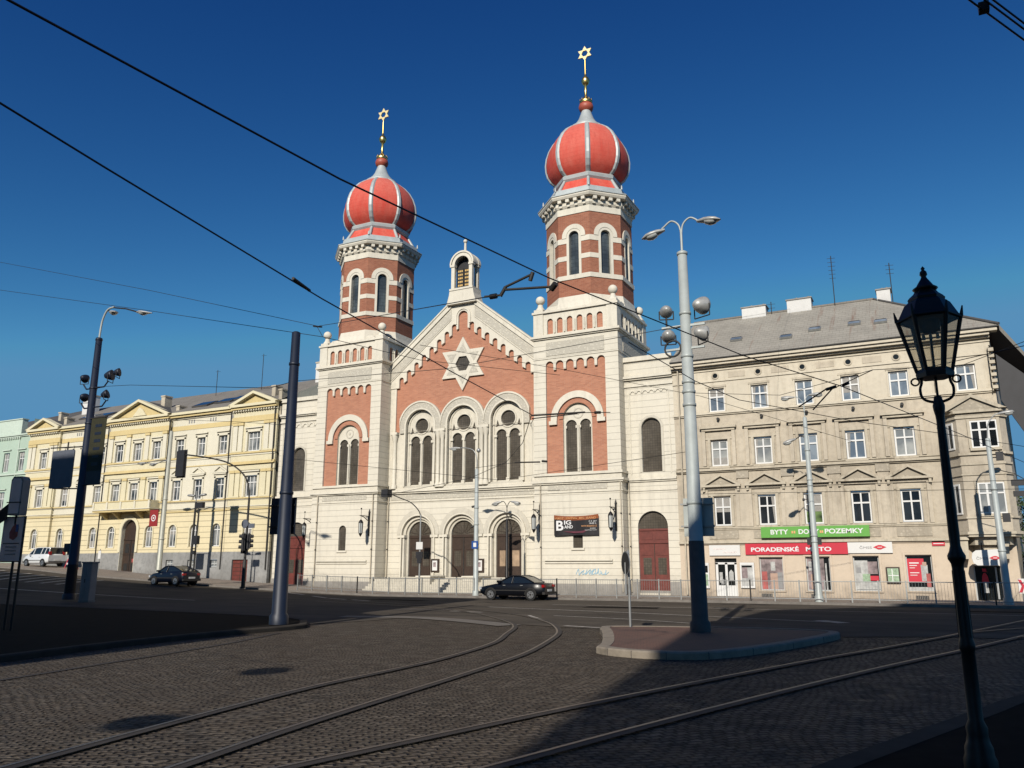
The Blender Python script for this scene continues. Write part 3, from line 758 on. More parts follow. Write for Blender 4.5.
    mo.box(cx - 0.45, cx + 0.45, YT - 0.08, YT + 0.02, 2.84, 2.97, 'stone_plain')
    for z0, z1, p in ((6.45, 6.53, 0.05), (7.02, 7.12, 0.10), (7.12, 7.26, 0.18), (7.58, 7.74, 0.09)):
        mo.box(X0 - p, X1 + p, YT - p, YT + 1.2, z0, z1, 'stone_plain')
    mo.box(cx - 2.05, cx + 2.05, YT - 0.03, YT, 6.62, 6.95, 'stone_relief')
    band(16.84, 16.93, 0.10); band(16.93, 17.08, 0.20)
    band(15.46, 15.52, 0.04)
    for k in range(4):
        mo.T = Matrix.Translation((cx, CY, 0)) @ Matrix.Rotation(k * PI / 2, 4, 'Z') @ Matrix.Translation((-cx, -CY, 0))
        mo.box(cx - 2.08, cx + 2.08, YT - 0.035, YT, 15.66, 16.60, 'stone_relief')
        mo.T = None
    # drainpipe-thin lesenes between pier and panel
    mo.build('moulding', shaft, world=False)
    # attic with a row of small blind arches, corner piers
    at = MB(); bk = MB()
    for k in range(4):
        T = Matrix.Translation((cx, CY, 0)) @ Matrix.Rotation(k * PI / 2, 4, 'Z') @ Matrix.Translation((-cx, -CY, 0))
        at.T = T; bk.T = T
        holes = [arch_poly(cx - 1.80 + i * 0.72 - 0.21, cx - 1.80 + i * 0.72 + 0.21, 17.22, 18.10, 6) for i in range(6)]
        at.wall(rect(cx - 2.30, cx + 2.30, 17.08, 18.75), holes, YT + 0.06, 0.16, 'stone_plain')
        at.box(X0, cx - 2.30, YT, YT + 0.73, 17.08, 18.75, 'stone_plain')
        for i in range(5): at.cyl((cx - 1.44 + i * 0.72, YT + 0.02, 17.25), (cx - 1.44 + i * 0.72, YT + 0.02, 18.05), 0.06, mat='stone_plain', seg=6)
        at.box(cx - 2.3, cx + 2.3, YT - 0.02, YT + 0.08, 17.08, 17.18, 'stone_plain')
        # sloped top between the corners
        at.prism([(cx - 2.4, 18.80), (cx + 2.4, 18.80), (cx + 1.9, 19.15), (cx - 1.9, 19.15)], YT + 0.10, YT + 0.5, 'stone_plain')
        bk.box(cx - 2.2, cx + 2.2, YT + 0.20, YT + 0.26, 17.1, 18.6, 'brick_panel')
    at.T = None
    at.box(X0 - 0.08, X1 + 0.08, YT - 0.08, YT + 2 * HW + 0.08, 18.70, 18.85, 'stone_plain')
    at.lathe([(3.28, 18.84), (3.15, 19.3), (3.08, 19.72)], cx, CY, 'stone_plain', 8, PI / 8, False)
    at.build('attic', shaft, world=False); bk.build('blind_arcade', shaft, world=False)
    for sx in (-1, 1):
        for sy in (-1, 1):
            b = MB(); px, py = cx + sx * 2.66, CY + sy * 2.66
            b.box(px - 0.34, px + 0.34, py - 0.34, py + 0.34, 18.85, 19.05, 'stone_plain')
            b.lathe([(0.36, 19.05), (0.20, 19.30), (0.16, 19.48)], px, py, 'stone_plain', 10)
            b.ball((px, py, 19.78), 0.32, 'stone_plain', 16)
            b.build('ball_finial', shaft, world=False)
    # octagon lantern
    ap = 2.82; fw = ap * math.tan(PI / 8)
    oc = MB(); tr = MB(); gl = MB()
    yf = CY - ap
    for k in range(8):
        T = Matrix.Translation((cx, CY, 0)) @ Matrix.Rotation(k * PI / 4, 4, 'Z') @ Matrix.Translation((-cx, -CY, 0))
        oc.T = T; tr.T = T; gl.T = T
        oc.wall(rect(cx - fw, cx + fw, 19.5, 26.2), [arch_poly(cx - 0.36, cx + 0.36, 21.22, 24.04, 10)], yf, 0.25, 'brick_tower', 'stone_plain')
        tr.box(cx - fw - 0.03, cx + fw + 0.03, yf - 0.06, yf, 20.90, 21.22, 'stone_plain')
        for z0, z1 in ((22.30, 22.64), (23.56, 23.94)):
            tr.box(cx - fw - 0.01, cx - 0.54, yf - 0.035, yf, z0, z1, 'stone_plain'); tr.box(cx + 0.54, cx + fw + 0.01, yf - 0.035, yf, z0, z1, 'stone_plain')
        tr.ring(cx, 24.04, 0.36, 0.54, yf - 0.04, yf, 'stone_plain', n=14, leg=2.82)
        tr.ring(cx, 24.04, 0.54, 0.86, yf - 0.07, yf, 'stone_plain', n=16, leg=0.10)
        tr.box(cx - fw - 0.02, cx + fw + 0.02, yf - 0.05, yf, 25.66, 26.22, 'stone_plain')
        nb = 4
        for i in range(nb):
            xx = cx - fw + (i + 0.5) * 2 * fw / nb
            tr.box(xx - 0.13, xx + 0.13, yf - 0.42, yf, 26.46, 26.72, 'stone_plain'); tr.box(xx - 0.11, xx + 0.11, yf - 0.20, yf, 26.20, 26.46, 'stone_plain')
        gl.box(cx - 0.38, cx + 0.38, yf + 0.20, yf + 0.23, 21.2, 24.45, 'leaded_tower')
    oc.build('lantern_wall', shaft, world=False); tr.build('lantern_trim', shaft, world=False); gl.build('lantern_glass', shaft, world=False)
    k_ = 1 / math.cos(PI / 8)
    co = MB()
    co.lathe([(2.9 * k_, 26.15), (3.0 * k_, 26.3), (2.95 * k_, 26.68), (3.28 * k_, 26.70), (3.36 * k_, 26.84), (3.36 * k_, 26.92), (3.28 * k_, 26.96)], cx, CY, 'stone_plain', 8, PI / 8, False)
    co.lathe([(3.40 * k_, 26.955), (3.40 * k_, 27.02), (3.05 * k_, 27.16)], cx, CY, 'zinc', 8, PI / 8, False)
    co.build('cornice', shaft, world=False)
    dr = MB()
    dr.lathe([(3.06 * k_, 27.1), (2.98 * k_, 27.55), (2.72 * k_, 27.60)], cx, CY, 'zinc', 8, PI / 8, False)
    dr.lathe([(2.66 * k_, 27.6), (2.16 * k_, 28.55)], cx, CY, 'dome_red', 8, PI / 8, False)
    dr.lathe([(2.16 * k_, 28.50), (2.30 * k_, 28.66), (2.34 * k_, 28.86), (2.20 * k_, 29.00), (2.10 * k_, 29.02)], cx, CY, 'zinc', 8, PI / 8, False)
    for i in range(8):
        a = PI / 8 + i * PI / 4
        c_, s_ = math.cos(a), math.sin(a)
        dr.cyl((cx + 2.69 * k_ * c_, CY + 2.69 * k_ * s_, 27.6), (cx + 2.19 * k_ * c_, CY + 2.19 * k_ * s_, 28.55), 0.14, 0.11, 'zinc', 6)
        dr.lathe([(0.07, 27.5), (0.05, 27.75), (0.001, 27.85)], cx + 3.02 * k_ * c_, CY + 3.02 * k_ * s_, 'zinc', 6)
    dr.build('dome_base', shaft, world=False)
    prof = [(2.30, 29.0), (2.66, 29.28), (2.90, 29.68), (3.03, 30.15), (3.06, 30.65), (2.99, 31.2), (2.80, 31.8), (2.48, 32.38), (2.05, 32.88), (1.58, 33.25), (1.20, 33.48)]
    dm = MB(); NS = 6; v = []; f = []
    NN = 8 * NS
    for R, z in prof:
        for i in range(NN):
            a = PI / 8 + 2 * PI * i / NN
            rel = ((a - PI / 8) % (PI / 4)) - PI / 8
            ro = R * math.cos(PI / 8) / math.cos(rel)
            r = 0.55 * ro + 0.45 * R
            v.append((cx + r * math.cos(a), CY + r * math.sin(a), z))
    for j in range(len(prof) - 1):
        for i in range(NN): f.append((j * NN + i, j * NN + (i + 1) % NN, (j + 1) * NN + (i + 1) % NN, (j + 1) * NN + i))
    dm.add(v, f, 'dome_red', True); dm.build('dome', shaft, world=False)
    for i in range(8):
        rb = MB(); a = PI / 8 + i * PI / 4
        for j in range(len(prof) - 1):
            (r0, z0), (r1, z1) = prof[j], prof[j + 1]
            hw0 = 0.185 * (0.55 + 0.45 * r0 / 3.06); hw1 = 0.185 * (0.55 + 0.45 * r1 / 3.06)
            def P(r, z, s, hw): return (cx + r * math.cos(a) - s * hw * math.sin(a), CY + r * math.sin(a) + s * hw * math.cos(a), z)
            for (s0, s1, d0, d1) in ((-1, -0.5, -0.03, 0.07), (-0.5, 0.5, 0.07, 0.07), (0.5, 1, 0.07, -0.03)):
                rb.quad(P(r0 + d0, z0, s0, hw0), P(r0 + d1, z0, s1, hw0), P(r1 + d1, z1, s1, hw1), P(r1 + d0, z1, s0, hw1), 'zinc')
        rb.build('dome_rib', shaft, world=False)
    cp = MB(); cp.lathe([(1.30, 33.38), (1.34, 33.50), (1.10, 33.62), (1.06, 33.72), (0.80, 33.98), (0.58, 34.35), (0.42, 34.8), (0.34, 35.05)], cx, CY, 'zinc', 24, PI / 8)
    cp.build('dome_cap', shaft, world=False)
    fi = MB()
    fi.lathe([(0.30, 35.0), (0.50, 35.15), (0.56, 35.38), (0.50, 35.6), (0.36, 35.72)], cx, CY, 'copper_red', 18)
    fi.lathe([(0.46, 35.70), (0.50, 35.85), (0.40, 35.98), (0.24, 36.1), (0.11, 36.35), (0.10, 37.2), (0.22, 37.33), (0.24, 37.36), (0.33, 37.6), (0.24, 37.85), (0.12, 37.95), (0.075, 38.2), (0.05, 39.45)], cx, CY, 'gold', 16)
    for i in range(10):
        a = 2 * PI * i / 10; fi.lathe([(0.05, 35.85), (0.03, 36.02), (0.001, 36.1)], cx + 0.44 * math.cos(a), CY + 0.44 * math.sin(a), 'gold', 5)
    fi.build('finial', shaft, world=False)
    s = MB(); R = 0.62; zc = 39.95
    out = [(R * (1 if i % 2 == 0 else 0.577) * math.sin(i * PI / 6), R * (1 if i % 2 == 0 else 0.577) * math.cos(i * PI / 6)) for i in range(12)]
    inn = [(0.27 * math.sin(i * PI / 3 + PI / 6), 0.27 * math.cos(i * PI / 3 + PI / 6)) for i in range(6)]
    s.wall([(cx + p[0], zc + p[1]) for p in out], [[(cx + p[0], zc + p[1]) for p in inn]], CY - 0.05, 0.10, 'star_gold')
    s.wall([(cx + p[0], zc + p[1]) for p in out], [[(cx + p[0], zc + p[1]) for p in inn]], CY + 0.05, 0.0, 'star_gold')
    for i in range(12):
        p, q = out[i], out[(i + 1) % 12]
        s.quad((cx + p[0], CY - 0.05, zc + p[1]), (cx + q[0], CY - 0.05, zc + q[1]), (cx + q[0], CY + 0.05, zc + q[1]), (cx + p[0], CY + 0.05, zc + p[1]), 'star_gold')
    s.build('star', shaft, world=False)
    return shaft
tower(CR); tower(CL)

# ---- nave front between the towers
NX0, NX1 = CL + HW, CR - HW
DC = (-33.15, -29.55, -25.95)
mb = MB()
apex = 21.9; sl = 0.80
def edge(x): return apex - sl * abs(x - BELL)
# lower storey with three portals
holes = [arch_poly(c - 1.42, c + 1.42, 0.98, 4.05, 20) for c in DC]
mb.wall(rect(NX0, NX1, 0, 7.3), holes, YN, 0.30, 'stone')
lower = mb.build('entrance_wall', syn)
mb = MB()
# upper brick wall with three great windows
bw = [arch_poly(c - 1.32, c + 1.32, 7.5, 11.95, 20) for c in DC]
mb.wall([(NX0, 7.3), (NX1, 7.3), (NX1, edge(NX1) - 0.6), (BELL, apex - 0.6), (NX0, edge(NX0) - 0.6)], bw, YN + 0.12, 0.25, 'brick_panel', 'stone_plain')
# stone piers below the arches (cream zone between the windows)
mb.wall(rect(NX0, NX1, 7.3, 11.6), [arch_poly(c - 1.32, c + 1.32, 7.5, 13.95, 4)[:2] + [(c + 1.32, 11.59), (c - 1.32, 11.59)] for c in DC], YN + 0.03, 0.1, 'stone_plain')
mb.box(NX0, NX0 + 0.50, YN, YN + 0.11, 11.6, edge(NX0 + 0.5) - 1.0, 'stone_plain'); mb.box(NX1 - 0.12, NX1, YN, YN + 0.11, 11.6, edge(NX1) - 1.0, 'stone_plain')
mb.build('brick_gable', syn)
mb = MB()
for c in DC:
    mb.ring(c, 11.95, 1.32, 1.86, YN - 0.10, YN + 0.13, 'stone_relief', n=28, clip=1.795, leg=0.45)
    mb.ring(c, 11.95, 1.78, 1.90, YN - 0.15, YN + 0.13, 'stone_plain', n=28, clip=1.797)
    mb.ring(c, 11.95, 1.24, 1.36, YN - 0.13, YN + 0.13, 'stone_plain', n=28, leg=4.4)
mb.build('window_arch', syn)
for c in DC:
    tw = MB(); yy = YN + 0.22
    l1 = arch_poly(c - 0.94, c - 0.11, 7.66, 10.84, 12); l2 = arch_poly(c + 0.11, c + 0.94, 7.66, 10.84, 12)
    oc_ = [(c + 0.57 * math.cos(2 * PI * i / 20), 12.0 + 0.57 * math.sin(2 * PI * i / 20)) for i in range(20)]
    t1 = [(c - 0.98, 11.42), (c - 0.70, 11.50), (c - 0.86, 11.95)]; t2 = [(c + 0.98, 11.42), (c + 0.70, 11.50), (c + 0.86, 11.95)]
    tw.wall(arch_poly(c - 1.26, c + 1.26, 7.5, 11.95, 20), [l1, l2, oc_, t1, t2], yy, 0.14, 'stone_plain')
    tw.ring(c, 12.0, 0.57, 0.66, yy - 0.05, yy + 0.01, 'stone_plain', a0=0, a1=2 * PI, n=24)
    tw.ring(c, 11.95, 1.08, 1.18, yy - 0.06, yy + 0.01, 'stone_plain', n=24, leg=4.4)
    tw.ring(c - 0.525, 10.84, 0.41, 0.47, yy - 0.04, yy + 0.01, 'stone_plain', n=14); tw.ring(c + 0.525, 10.84, 0.41, 0.47, yy - 0.04, yy + 0.01, 'stone_plain', n=14)
    tw.cyl((c, yy - 0.02, 7.66), (c, yy - 0.02, 10.7), 0.075, mat='stone_plain')
    for xx in (c - 0.98, c, c + 0.98):
        tw.box(xx - 0.12, xx + 0.12, yy - 0.10, yy + 0.02, 10.68, 10.86, 'stone_plain'); tw.box(xx - 0.13, xx + 0.13, yy - 0.10, yy + 0.02, 7.58, 7.85, 'stone_plain')
    w = tw.build('window', syn)
    gl = MB(); gl.box(c - 1.2, c + 1.2, yy + 0.12, yy + 0.15, 7.55, 13.0, 'leaded'); gl.build('leaded_glass', w, world=False)
    si = MB(); si.box(c - 1.28, c + 1.28, YN - 0.06, YN + 0.25, 7.42, 7.56, 'stone_shade'); si.build('sill', w, world=False)
for xx in (NX0 + 0.55, -31.35, -27.75, NX1 - 0.55):
    for d in ((-0.17, 0.17) if -32 < xx < -27 else (0,)):
        cm = MB()
        cm.lathe([(0.24, 7.4), (0.24, 7.6), (0.15, 7.78), (0.145, 10.85), (0.17, 10.95), (0.26, 11.3), (0.28, 11.42)], xx + d, YN - 0.06, 'stone_plain', 12)
        if d <= 0: cm.box(xx - (0.47 if d else 0.30), xx + (0.47 if d else 0.30), YN - 0.32, YN + 0.1, 11.42, 11.60, 'stone_plain')
        cm.build('column', syn)
# gable: raked cornice, scalloped edge, relief band
mb = MB()
def offs(d): return d
# stone fascia whose lower edge steps down in small arches
lowpts = []
ds = [5.34, 4.68, 4.02, 3.36, 2.70, 2.04, 1.38, 0.76]
def fing(d, sgn):
    zt = 19.52 - 0.78 * (d - 0.6); r = 0.20; x = BELL + sgn * d
    a = [(x + sgn * r, zt - r - 0.62), ] + [(x + sgn * r * math.cos(PI * k / 6), zt - r + r * math.sin(PI * k / 6)) for k in range(7)] + [(x - sgn * r, zt - r - 0.26)]
    return a
left = [];
for d in ds: left += fing(d, -1)
right = []
for d in ds: right += fing(d, 1)
right = right[::-1]
c0 = [(BELL - 0.40, 19.0), (BELL - 0.40, 19.95)] + [(BELL - 0.40 * math.cos(PI * k / 8), 19.95 + 0.40 * math.sin(PI * k / 8)) for k in range(1, 8)] + [(BELL + 0.40, 19.95), (BELL + 0.40, 19.0)]
lower_edge = [(NX0, 15.0)] + left + c0 + right + [(NX1, 15.0)]
outer = [(NX1, edge(NX1)), (BELL, apex), (NX0, edge(NX0))]
mb.prism(lower_edge + outer, YN - 0.06, YN + 0.14, 'stone_plain')
mb.build('gable_edge', syn)
mb = MB()
for s in (-1, 1):
    xo = NX1 if s > 0 else NX0
    def q(x, d): return (x, edge(x) - d)
    xi = BELL + s * 1.0
    mb.prism([q(xi, 0.0), q(xo, 0.0), q(xo, 0.42), q(xi, 0.42)], YN - 0.16, YN - 0.05, 'stone_plain')
    mb.prism([q(xi, -0.12), q(xo, -0.12), q(xo, 0.02), q(xi, 0.02)], YN - 0.22, YN + 0.6, 'stone_plain')
    mb.prism([q(xi, 0.55), q(xo, 0.55), q(xo, 1.22), q(xi, 1.22)], YN - 0.085, YN - 0.05, 'stone_relief')
    mb.prism([q(xi, 1.28), q(xo, 1.28), q(xo, 1.36), q(xi, 1.36)], YN - 0.11, YN - 0.05, 'stone_plain')
mb.ring(BELL, 19.95, 0.52, 0.66, YN - 0.12, YN - 0.05, 'stone_plain', n=14, leg=0.6)
mb.build('gable_cornice', syn)
# star of six points with a hexagonal window
s = MB(); R = 2.03; zc = 16.32; cx = BELL
out = [(cx + R * (1 if i % 2 == 0 else 0.577) * math.sin(i * PI / 6), zc + R * (1 if i % 2 == 0 else 0.577) * math.cos(i * PI / 6)) for i in range(12)]
inn = [(cx + 0.62 * math.sin(i * PI / 3 + PI / 6), zc + 0.62 * math.cos(i * PI / 3 + PI / 6)) for i in range(6)]
s.wall(out, [inn], YN - 0.04, 0.3, 'stone_plain')
for i in range(12):
    p, q_ = out[i], out[(i + 1) % 12]; s.quad((p[0], YN - 0.04, p[1]), (q_[0], YN - 0.04, q_[1]), (q_[0], YN + 0.13, q_[1]), (p[0], YN + 0.13, p[1]), 'stone_plain')
for i in range(6):
    a = i * PI / 3
    p = (cx + 1.55 * math.sin(a), zc + 1.55 * math.cos(a)); l = (cx + 0.95 * math.sin(a - 0.42), zc + 0.95 * math.cos(a - 0.42)); r = (cx + 0.95 * math.sin(a + 0.42), zc + 0.95 * math.cos(a + 0.42))
    s.prism([p, l, r], YN - 0.055, YN - 0.04, 'stone_relief')
st = s.build('star', syn)
gl = MB(); gl.box(cx - 0.62, cx + 0.62, YN + 0.1, YN + 0.14, zc - 0.62, zc + 0.62, 'leaded')
gl.build('star_window', st, world=False)
# bell-cote on the apex with the two tablets
YB = 49.15
mb = MB()
mb.prism([(BELL - 1.25, 20.85), (BELL + 1.25, 20.85), (BELL + 1.05, 21.55), (BELL + 1.0, 21.95), (BELL - 1.0, 21.95), (BELL - 1.05, 21.55)], YB - 0.05, YB + 1.15, 'stone_plain')
for (z0, z1, p) in ((21.9, 22.05, 0.0),): mb.box(BELL - 1.0, BELL + 1.0, YB - 0.1, YB + 1.2, z0, z1, 'stone_plain')
for yy in (YB, YB + 0.82):
    mb.ring(BELL, 23.95, 0.62, 0.90, yy, yy + 0.28, 'stone_plain', n=18, leg=1.95)
    mb.ring(BELL, 23.95, 0.90, 1.03, yy - 0.05, yy + 0.32, 'stone_plain', n=18)
    mb.box(BELL - 1.0, BELL - 0.60, yy - 0.06, yy + 0.3, 23.78, 23.95, 'stone_plain'); mb.box(BELL + 0.60, BELL + 1.0, yy - 0.06, yy + 0.3, 23.78, 23.95, 'stone_plain')
mb.ring(BELL, 23.95, 0.86, 1.0, YB, YB + 1.1, 'stone_plain', n=18)
mb.lathe([(0.14, 24.95), (0.10, 25.2), (0.085, 25.75)], BELL, YB + 0.5, 'stone_plain', 10); mb.ball((BELL, YB + 0.5, 25.9), 0.16, 'stone_plain', 12)
bc = mb.build('bell_cote', syn)
mb = MB()
for s_ in (-1, 1):
    mb.prism([(BELL + s_ * 0.29 - 0.26, 22.1), (BELL + s_ * 0.29 + 0.26, 22.1)] + [(BELL + s_ * 0.29 + 0.26 * math.cos(PI * k / 8), 23.55 + 0.26 * math.sin(PI * k / 8)) for k in range(9)], YB + 0.35, YB + 0.5, 'iron_dark')
    for j in range(5):
        zz = 22.30 + j * 0.28
        for i in range(3): mb.box(BELL + s_ * 0.29 - 0.20 + i * 0.14, BELL + s_ * 0.29 - 0.10 + i * 0.14, YB + 0.335, YB + 0.35, zz, zz + 0.14, 'gold_paint')
mb.box(BELL - 0.6, BELL + 0.6, YB + 0.42, YB + 0.46, 22.05, 22.15, 'iron_dark')
mb.prism(arch_poly(BELL - 0.64, BELL + 0.64, 22.0, 23.95, 14), YB + 0.56, YB + 0.60, 'dark_back')
mb.build('stone_tablets', bc, world=False)
# first-floor mouldings on the nave
mb = MB()
for z0, z1, p in ((6.42, 6.50, 0.06), (7.02, 7.14, 0.14), (7.14, 7.28, 0.24), (7.30, 7.42, 0.10)):
    mb.box(NX0 + 0.001, NX1 - 0.001, YN - p, YN + 0.05, z0, z1, 'stone_plain')
mb.box(NX0 + 0.3, NX1 - 0.3, YN - 0.03, YN, 6.58, 6.98, 'stone_relief')
mb.box(NX0 + 0.002, NX1 - 0.002, YN - 0.05, YN, 0.98, 1.12, 'stone_shade')
mb.build('moulding', syn)
# portals
for i, c in enumerate(DC):
    p = MB()
    p.ring(c, 4.05, 1.42, 1.795, YN - 0.03, YN + 0.02, 'stone_shade', n=26)
    p.ring(c, 4.05, 1.36, 1.46, YN - 0.10, YN + 0.1, 'stone_plain', n=26, leg=3.0)
    p.ring(c, 4.05, 1.14, 1.36, YN + 0.12, YN + 0.30, 'stone_plain', n=24, leg=3.05)
    p.ring(c, 4.05, 0.96, 1.14, YN + 0.28, YN + 0.52, 'stone_shade', n=24, leg=3.05)
    for s_ in (-1, 1):
        p.cyl((c + s_ * 1.25, YN + 0.06, 1.0), (c + s_ * 1.25, YN + 0.06, 3.95), 0.09, mat='stone_plain')
        p.box(c + s_ * 1.42 - 0.32, c + s_ * 1.42 + 0.32, YN - 0.11, YN + 0.3, 3.86, 4.04, 'stone_plain')
    po = p.build('portal', syn)
    d = MB(); yd = YN + 0.42
    d.box(c - 0.97, c + 0.97, yd, yd + 0.06, 1.0, 3.86, 'wood_dark')
    d.prism(arch_poly(c - 0.95, c + 0.95, 4.02, 4.05, 16), yd + 0.03, yd + 0.06, 'leaded')
    d.box(c - 0.97, c + 0.97, yd - 0.05, yd + 0.05, 3.84, 4.02, 'wood_dark')
    d.box(c - 0.03, c + 0.03, yd - 0.03, yd + 0.01, 1.0, 3.84, 'iron_dark')
    for s_ in (-1, 1):
        for z0, z1 in ((1.15, 1.75), (3.0, 3.7)): d.box(c + s_ * 0.48 - 0.33, c + s_ * 0.48 + 0.33, yd - 0.025, yd + 0.01, z0, z1, 'wood_dark')
        d.box(c + s_ * 0.48 - 0.27, c + s_ * 0.48 + 0.27, yd - 0.012, yd + 0.01, 1.85, 2.9, 'shop_glow' if i == 2 else 'leaded')
    for k in range(7):
        a = PI * (k + 0.5) / 7; d.cyl((c + 0.15 * math.cos(a), yd + 0.02, 4.05 + 0.15 * math.sin(a)), (c + 0.93 * math.cos(a), yd + 0.02, 4.05 + 0.93 * math.sin(a)), 0.02, mat='wood_dark', seg=4)
    d.build('door', po, world=False)
mb = MB()
for k in range(6):
    mb.box(NX0 + 0.002, NX1 - 0.002, 48.45 - 0.32 * (5 - k) - 0.3, YN + 0.5, 0.163 * k + 0.0, 0.163 * (k + 1), 'stone_shade')
mb.build('steps', syn)
for xx in (-31.36, -27.72):
    mb = MB(); mb.box(xx - 0.55, xx + 0.55, 47.6, YN, 0.2, 1.12, 'stone'); mb.box(xx - 0.6, xx + 0.6, 47.55, YN, 1.12, 1.22, 'stone_plain'); mb.build('stair_block', syn)
# drainpipes
for xx, yy in ((NX0 + 0.16, YN - 0.12), (CL - HW + 0.62, YT - 0.10), (CL + HW - 0.30, YT - 0.10), (CR - 2.55 + 0.0, YT - 0.10), (CR + HW - 0.08, YT - 0.10), (CR + HW + 0.14, YW - 0.12)):
    mb = MB(); mb.cyl((xx, yy, 0.3), (xx, yy, 7.0), 0.038, mat='taupe_trim', seg=6)
    for z in (1.0, 3.0, 5.0): mb.cyl((xx, yy, z), (xx, yy, z + 0.08), 0.055, mat='iron_dark', seg=6)
    mb.build('drainpipe', syn)
# wings
def wing(x0, x1, wc, dc, dw, left):
    mb = MB()
    win = arch_poly(wc - 0.64, wc + 0.64, 7.62, 10.42, 14); dr = arch_poly(dc - 0.96, dc + 0.96, 0.25, 4.24, 16)
    mb.wall(rect(x0, x1, 0, 14.9), [win, dr], YW, 0.25, 'stone')
    mb.quad((x0, YW, 0), (x0, 70, 0), (x0, 70, 14.9), (x0, YW, 14.9), 'stone_plain'); mb.quad((x1, YW, 0), (x1, 70, 0), (x1, 70, 14.9), (x1, YW, 14.9), 'stone_plain')
    mb.quad((x0, YW, 14.9), (x1, YW, 14.9), (x1, 70, 14.9), (x0, 70, 14.9), 'zinc')
    w = mb.build('wing', syn)
    mo = MB(); p = 0.0
    for z0, z1, q in ((7.02, 7.12, 0.08), (7.12, 7.26, 0.16), (13.15, 13.28, 0.08), (13.6, 13.7, 0.14), (13.7, 13.86, 0.24), (14.84, 15.14, 0.14), (6.45, 6.53, 0.05)):
        mo.box(x0 + 0.001, x1 - 0.001, YW - q, YW + 0.02, z0, z1, 'stone_plain')
    a0, a1 = x0 + 0.35, x1 - 0.35
    n = 6; ww = (a1 - a0) / n
    for i in range(n): mo.ring(a0 + ww * (i + 0.5), 12.72, ww * 0.32, ww * 0.5, YW - 0.06, YW, 'stone_plain', n=8)
    mo.box(a0 - 0.06, a0, YW - 0.04, YW, 7.5, 12.75, 'stone_plain'); mo.box(a1, a1 + 0.06, YW - 0.04, YW, 7.5, 12.75, 'stone_plain')
    mo.ring(wc, 10.42, 0.66, 0.80, YW - 0.03, YW, 'stone_shade', n=16, leg=2.8)
    mo.box(x0, x1, YW - 0.05, YW, 0.0, 0.95, 'plinth') if False else None
    for (u0, u1) in ((x0, dc - 0.97), (dc + 0.97, x1)): mo.box(u0, u1, YW - 0.06, YW, 0.0, 0.93, 'plinth')
    mo.build('moulding', w, world=False)
    gl = MB(); gl.box(wc - 0.66, wc + 0.66, YW + 0.2, YW + 0.23, 7.6, 11.1, 'leaded'); gl.build('leaded_glass', w, world=False)
    d = MB(); yd = YW + 0.18
    d.box(dc - 0.97, dc + 0.97, yd, yd + 0.08, 0.25, 4.05, 'wood_red')
    d.box(dc - 0.97, dc + 0.97, yd - 0.06, yd, 3.22, 3.36, 'wood_red'); d.box(dc - 0.97, dc + 0.97, yd - 0.05, yd, 4.0, 4.12, 'wood_red')
    d.box(dc - 0.97, dc + 0.97, yd - 0.1, yd + 0.1, 0.13, 0.4, 'plinth')
    d.box(dc - 0.02, dc + 0.02, yd - 0.03, yd, 0.4, 3.22, 'wood_dark')
    for s_ in (-1, 1):
        d.box(dc + s_ * 0.47 - 0.26, dc + s_ * 0.47 + 0.26, yd - 0.015, yd, 1.35, 2.35, 'leaded')
        for (z0, z1) in ((0.5, 1.15), (2.5, 3.1), (3.45, 3.9)): d.box(dc + s_ * 0.47 - 0.36, dc + s_ * 0.47 + 0.36, yd - 0.02, yd, z0, z1, 'wood_red')
    d.prism(arch_poly(dc - 0.95, dc + 0.95, 4.12, 4.24, 14), yd + 0.02, yd + 0.06, 'leaded')
    d.build('door', w, world=False)
wing(CR + HW, -13.95, -15.48, -15.60, 1.9, False)
wing(-46.5, CL - HW, -44.42, -44.25, 1.9, True)
# nave roof behind the gable
mb = MB(); y0, y1 = YN + 0.5, 76.0
def redge(x): return 17.6 - 0.42 * abs(x - BELL)
for s_ in (-1, 1):
    xo = BELL + s_ * 6.6
    mb.quad((BELL, y0, 17.6), (xo, y0, redge(xo)), (xo, y1, redge(xo)), (BELL, y1, 17.6), 'roof_dark')
    mb.quad((xo, y0, 0), (xo, y0, redge(xo)), (xo, y1, redge(xo)), (xo, y1, 0), 'brick_tower')
mb.build('roof', syn)
# graffiti tag sprayed low on the right tower
gr = MB(); random.seed(3)
for k in range(9):
    x = -20.3 + k * 0.22; pts = catmull([(x + random.uniform(-.12, .12), YT - 0.012, 1.28 + random.uniform(0, .12)), (x + random.uniform(0, .3), YT - 0.012, 1.55 + random.uniform(0, .2)), (x + 0.15, YT - 0.012, 1.35), (x + 0.35, YT - 0.012, 1.45 + random.uniform(-.1, .2))], 4)
    gr.tube(pts, 0.022, 'graffiti', 4)
gr.build('graffiti', syn)

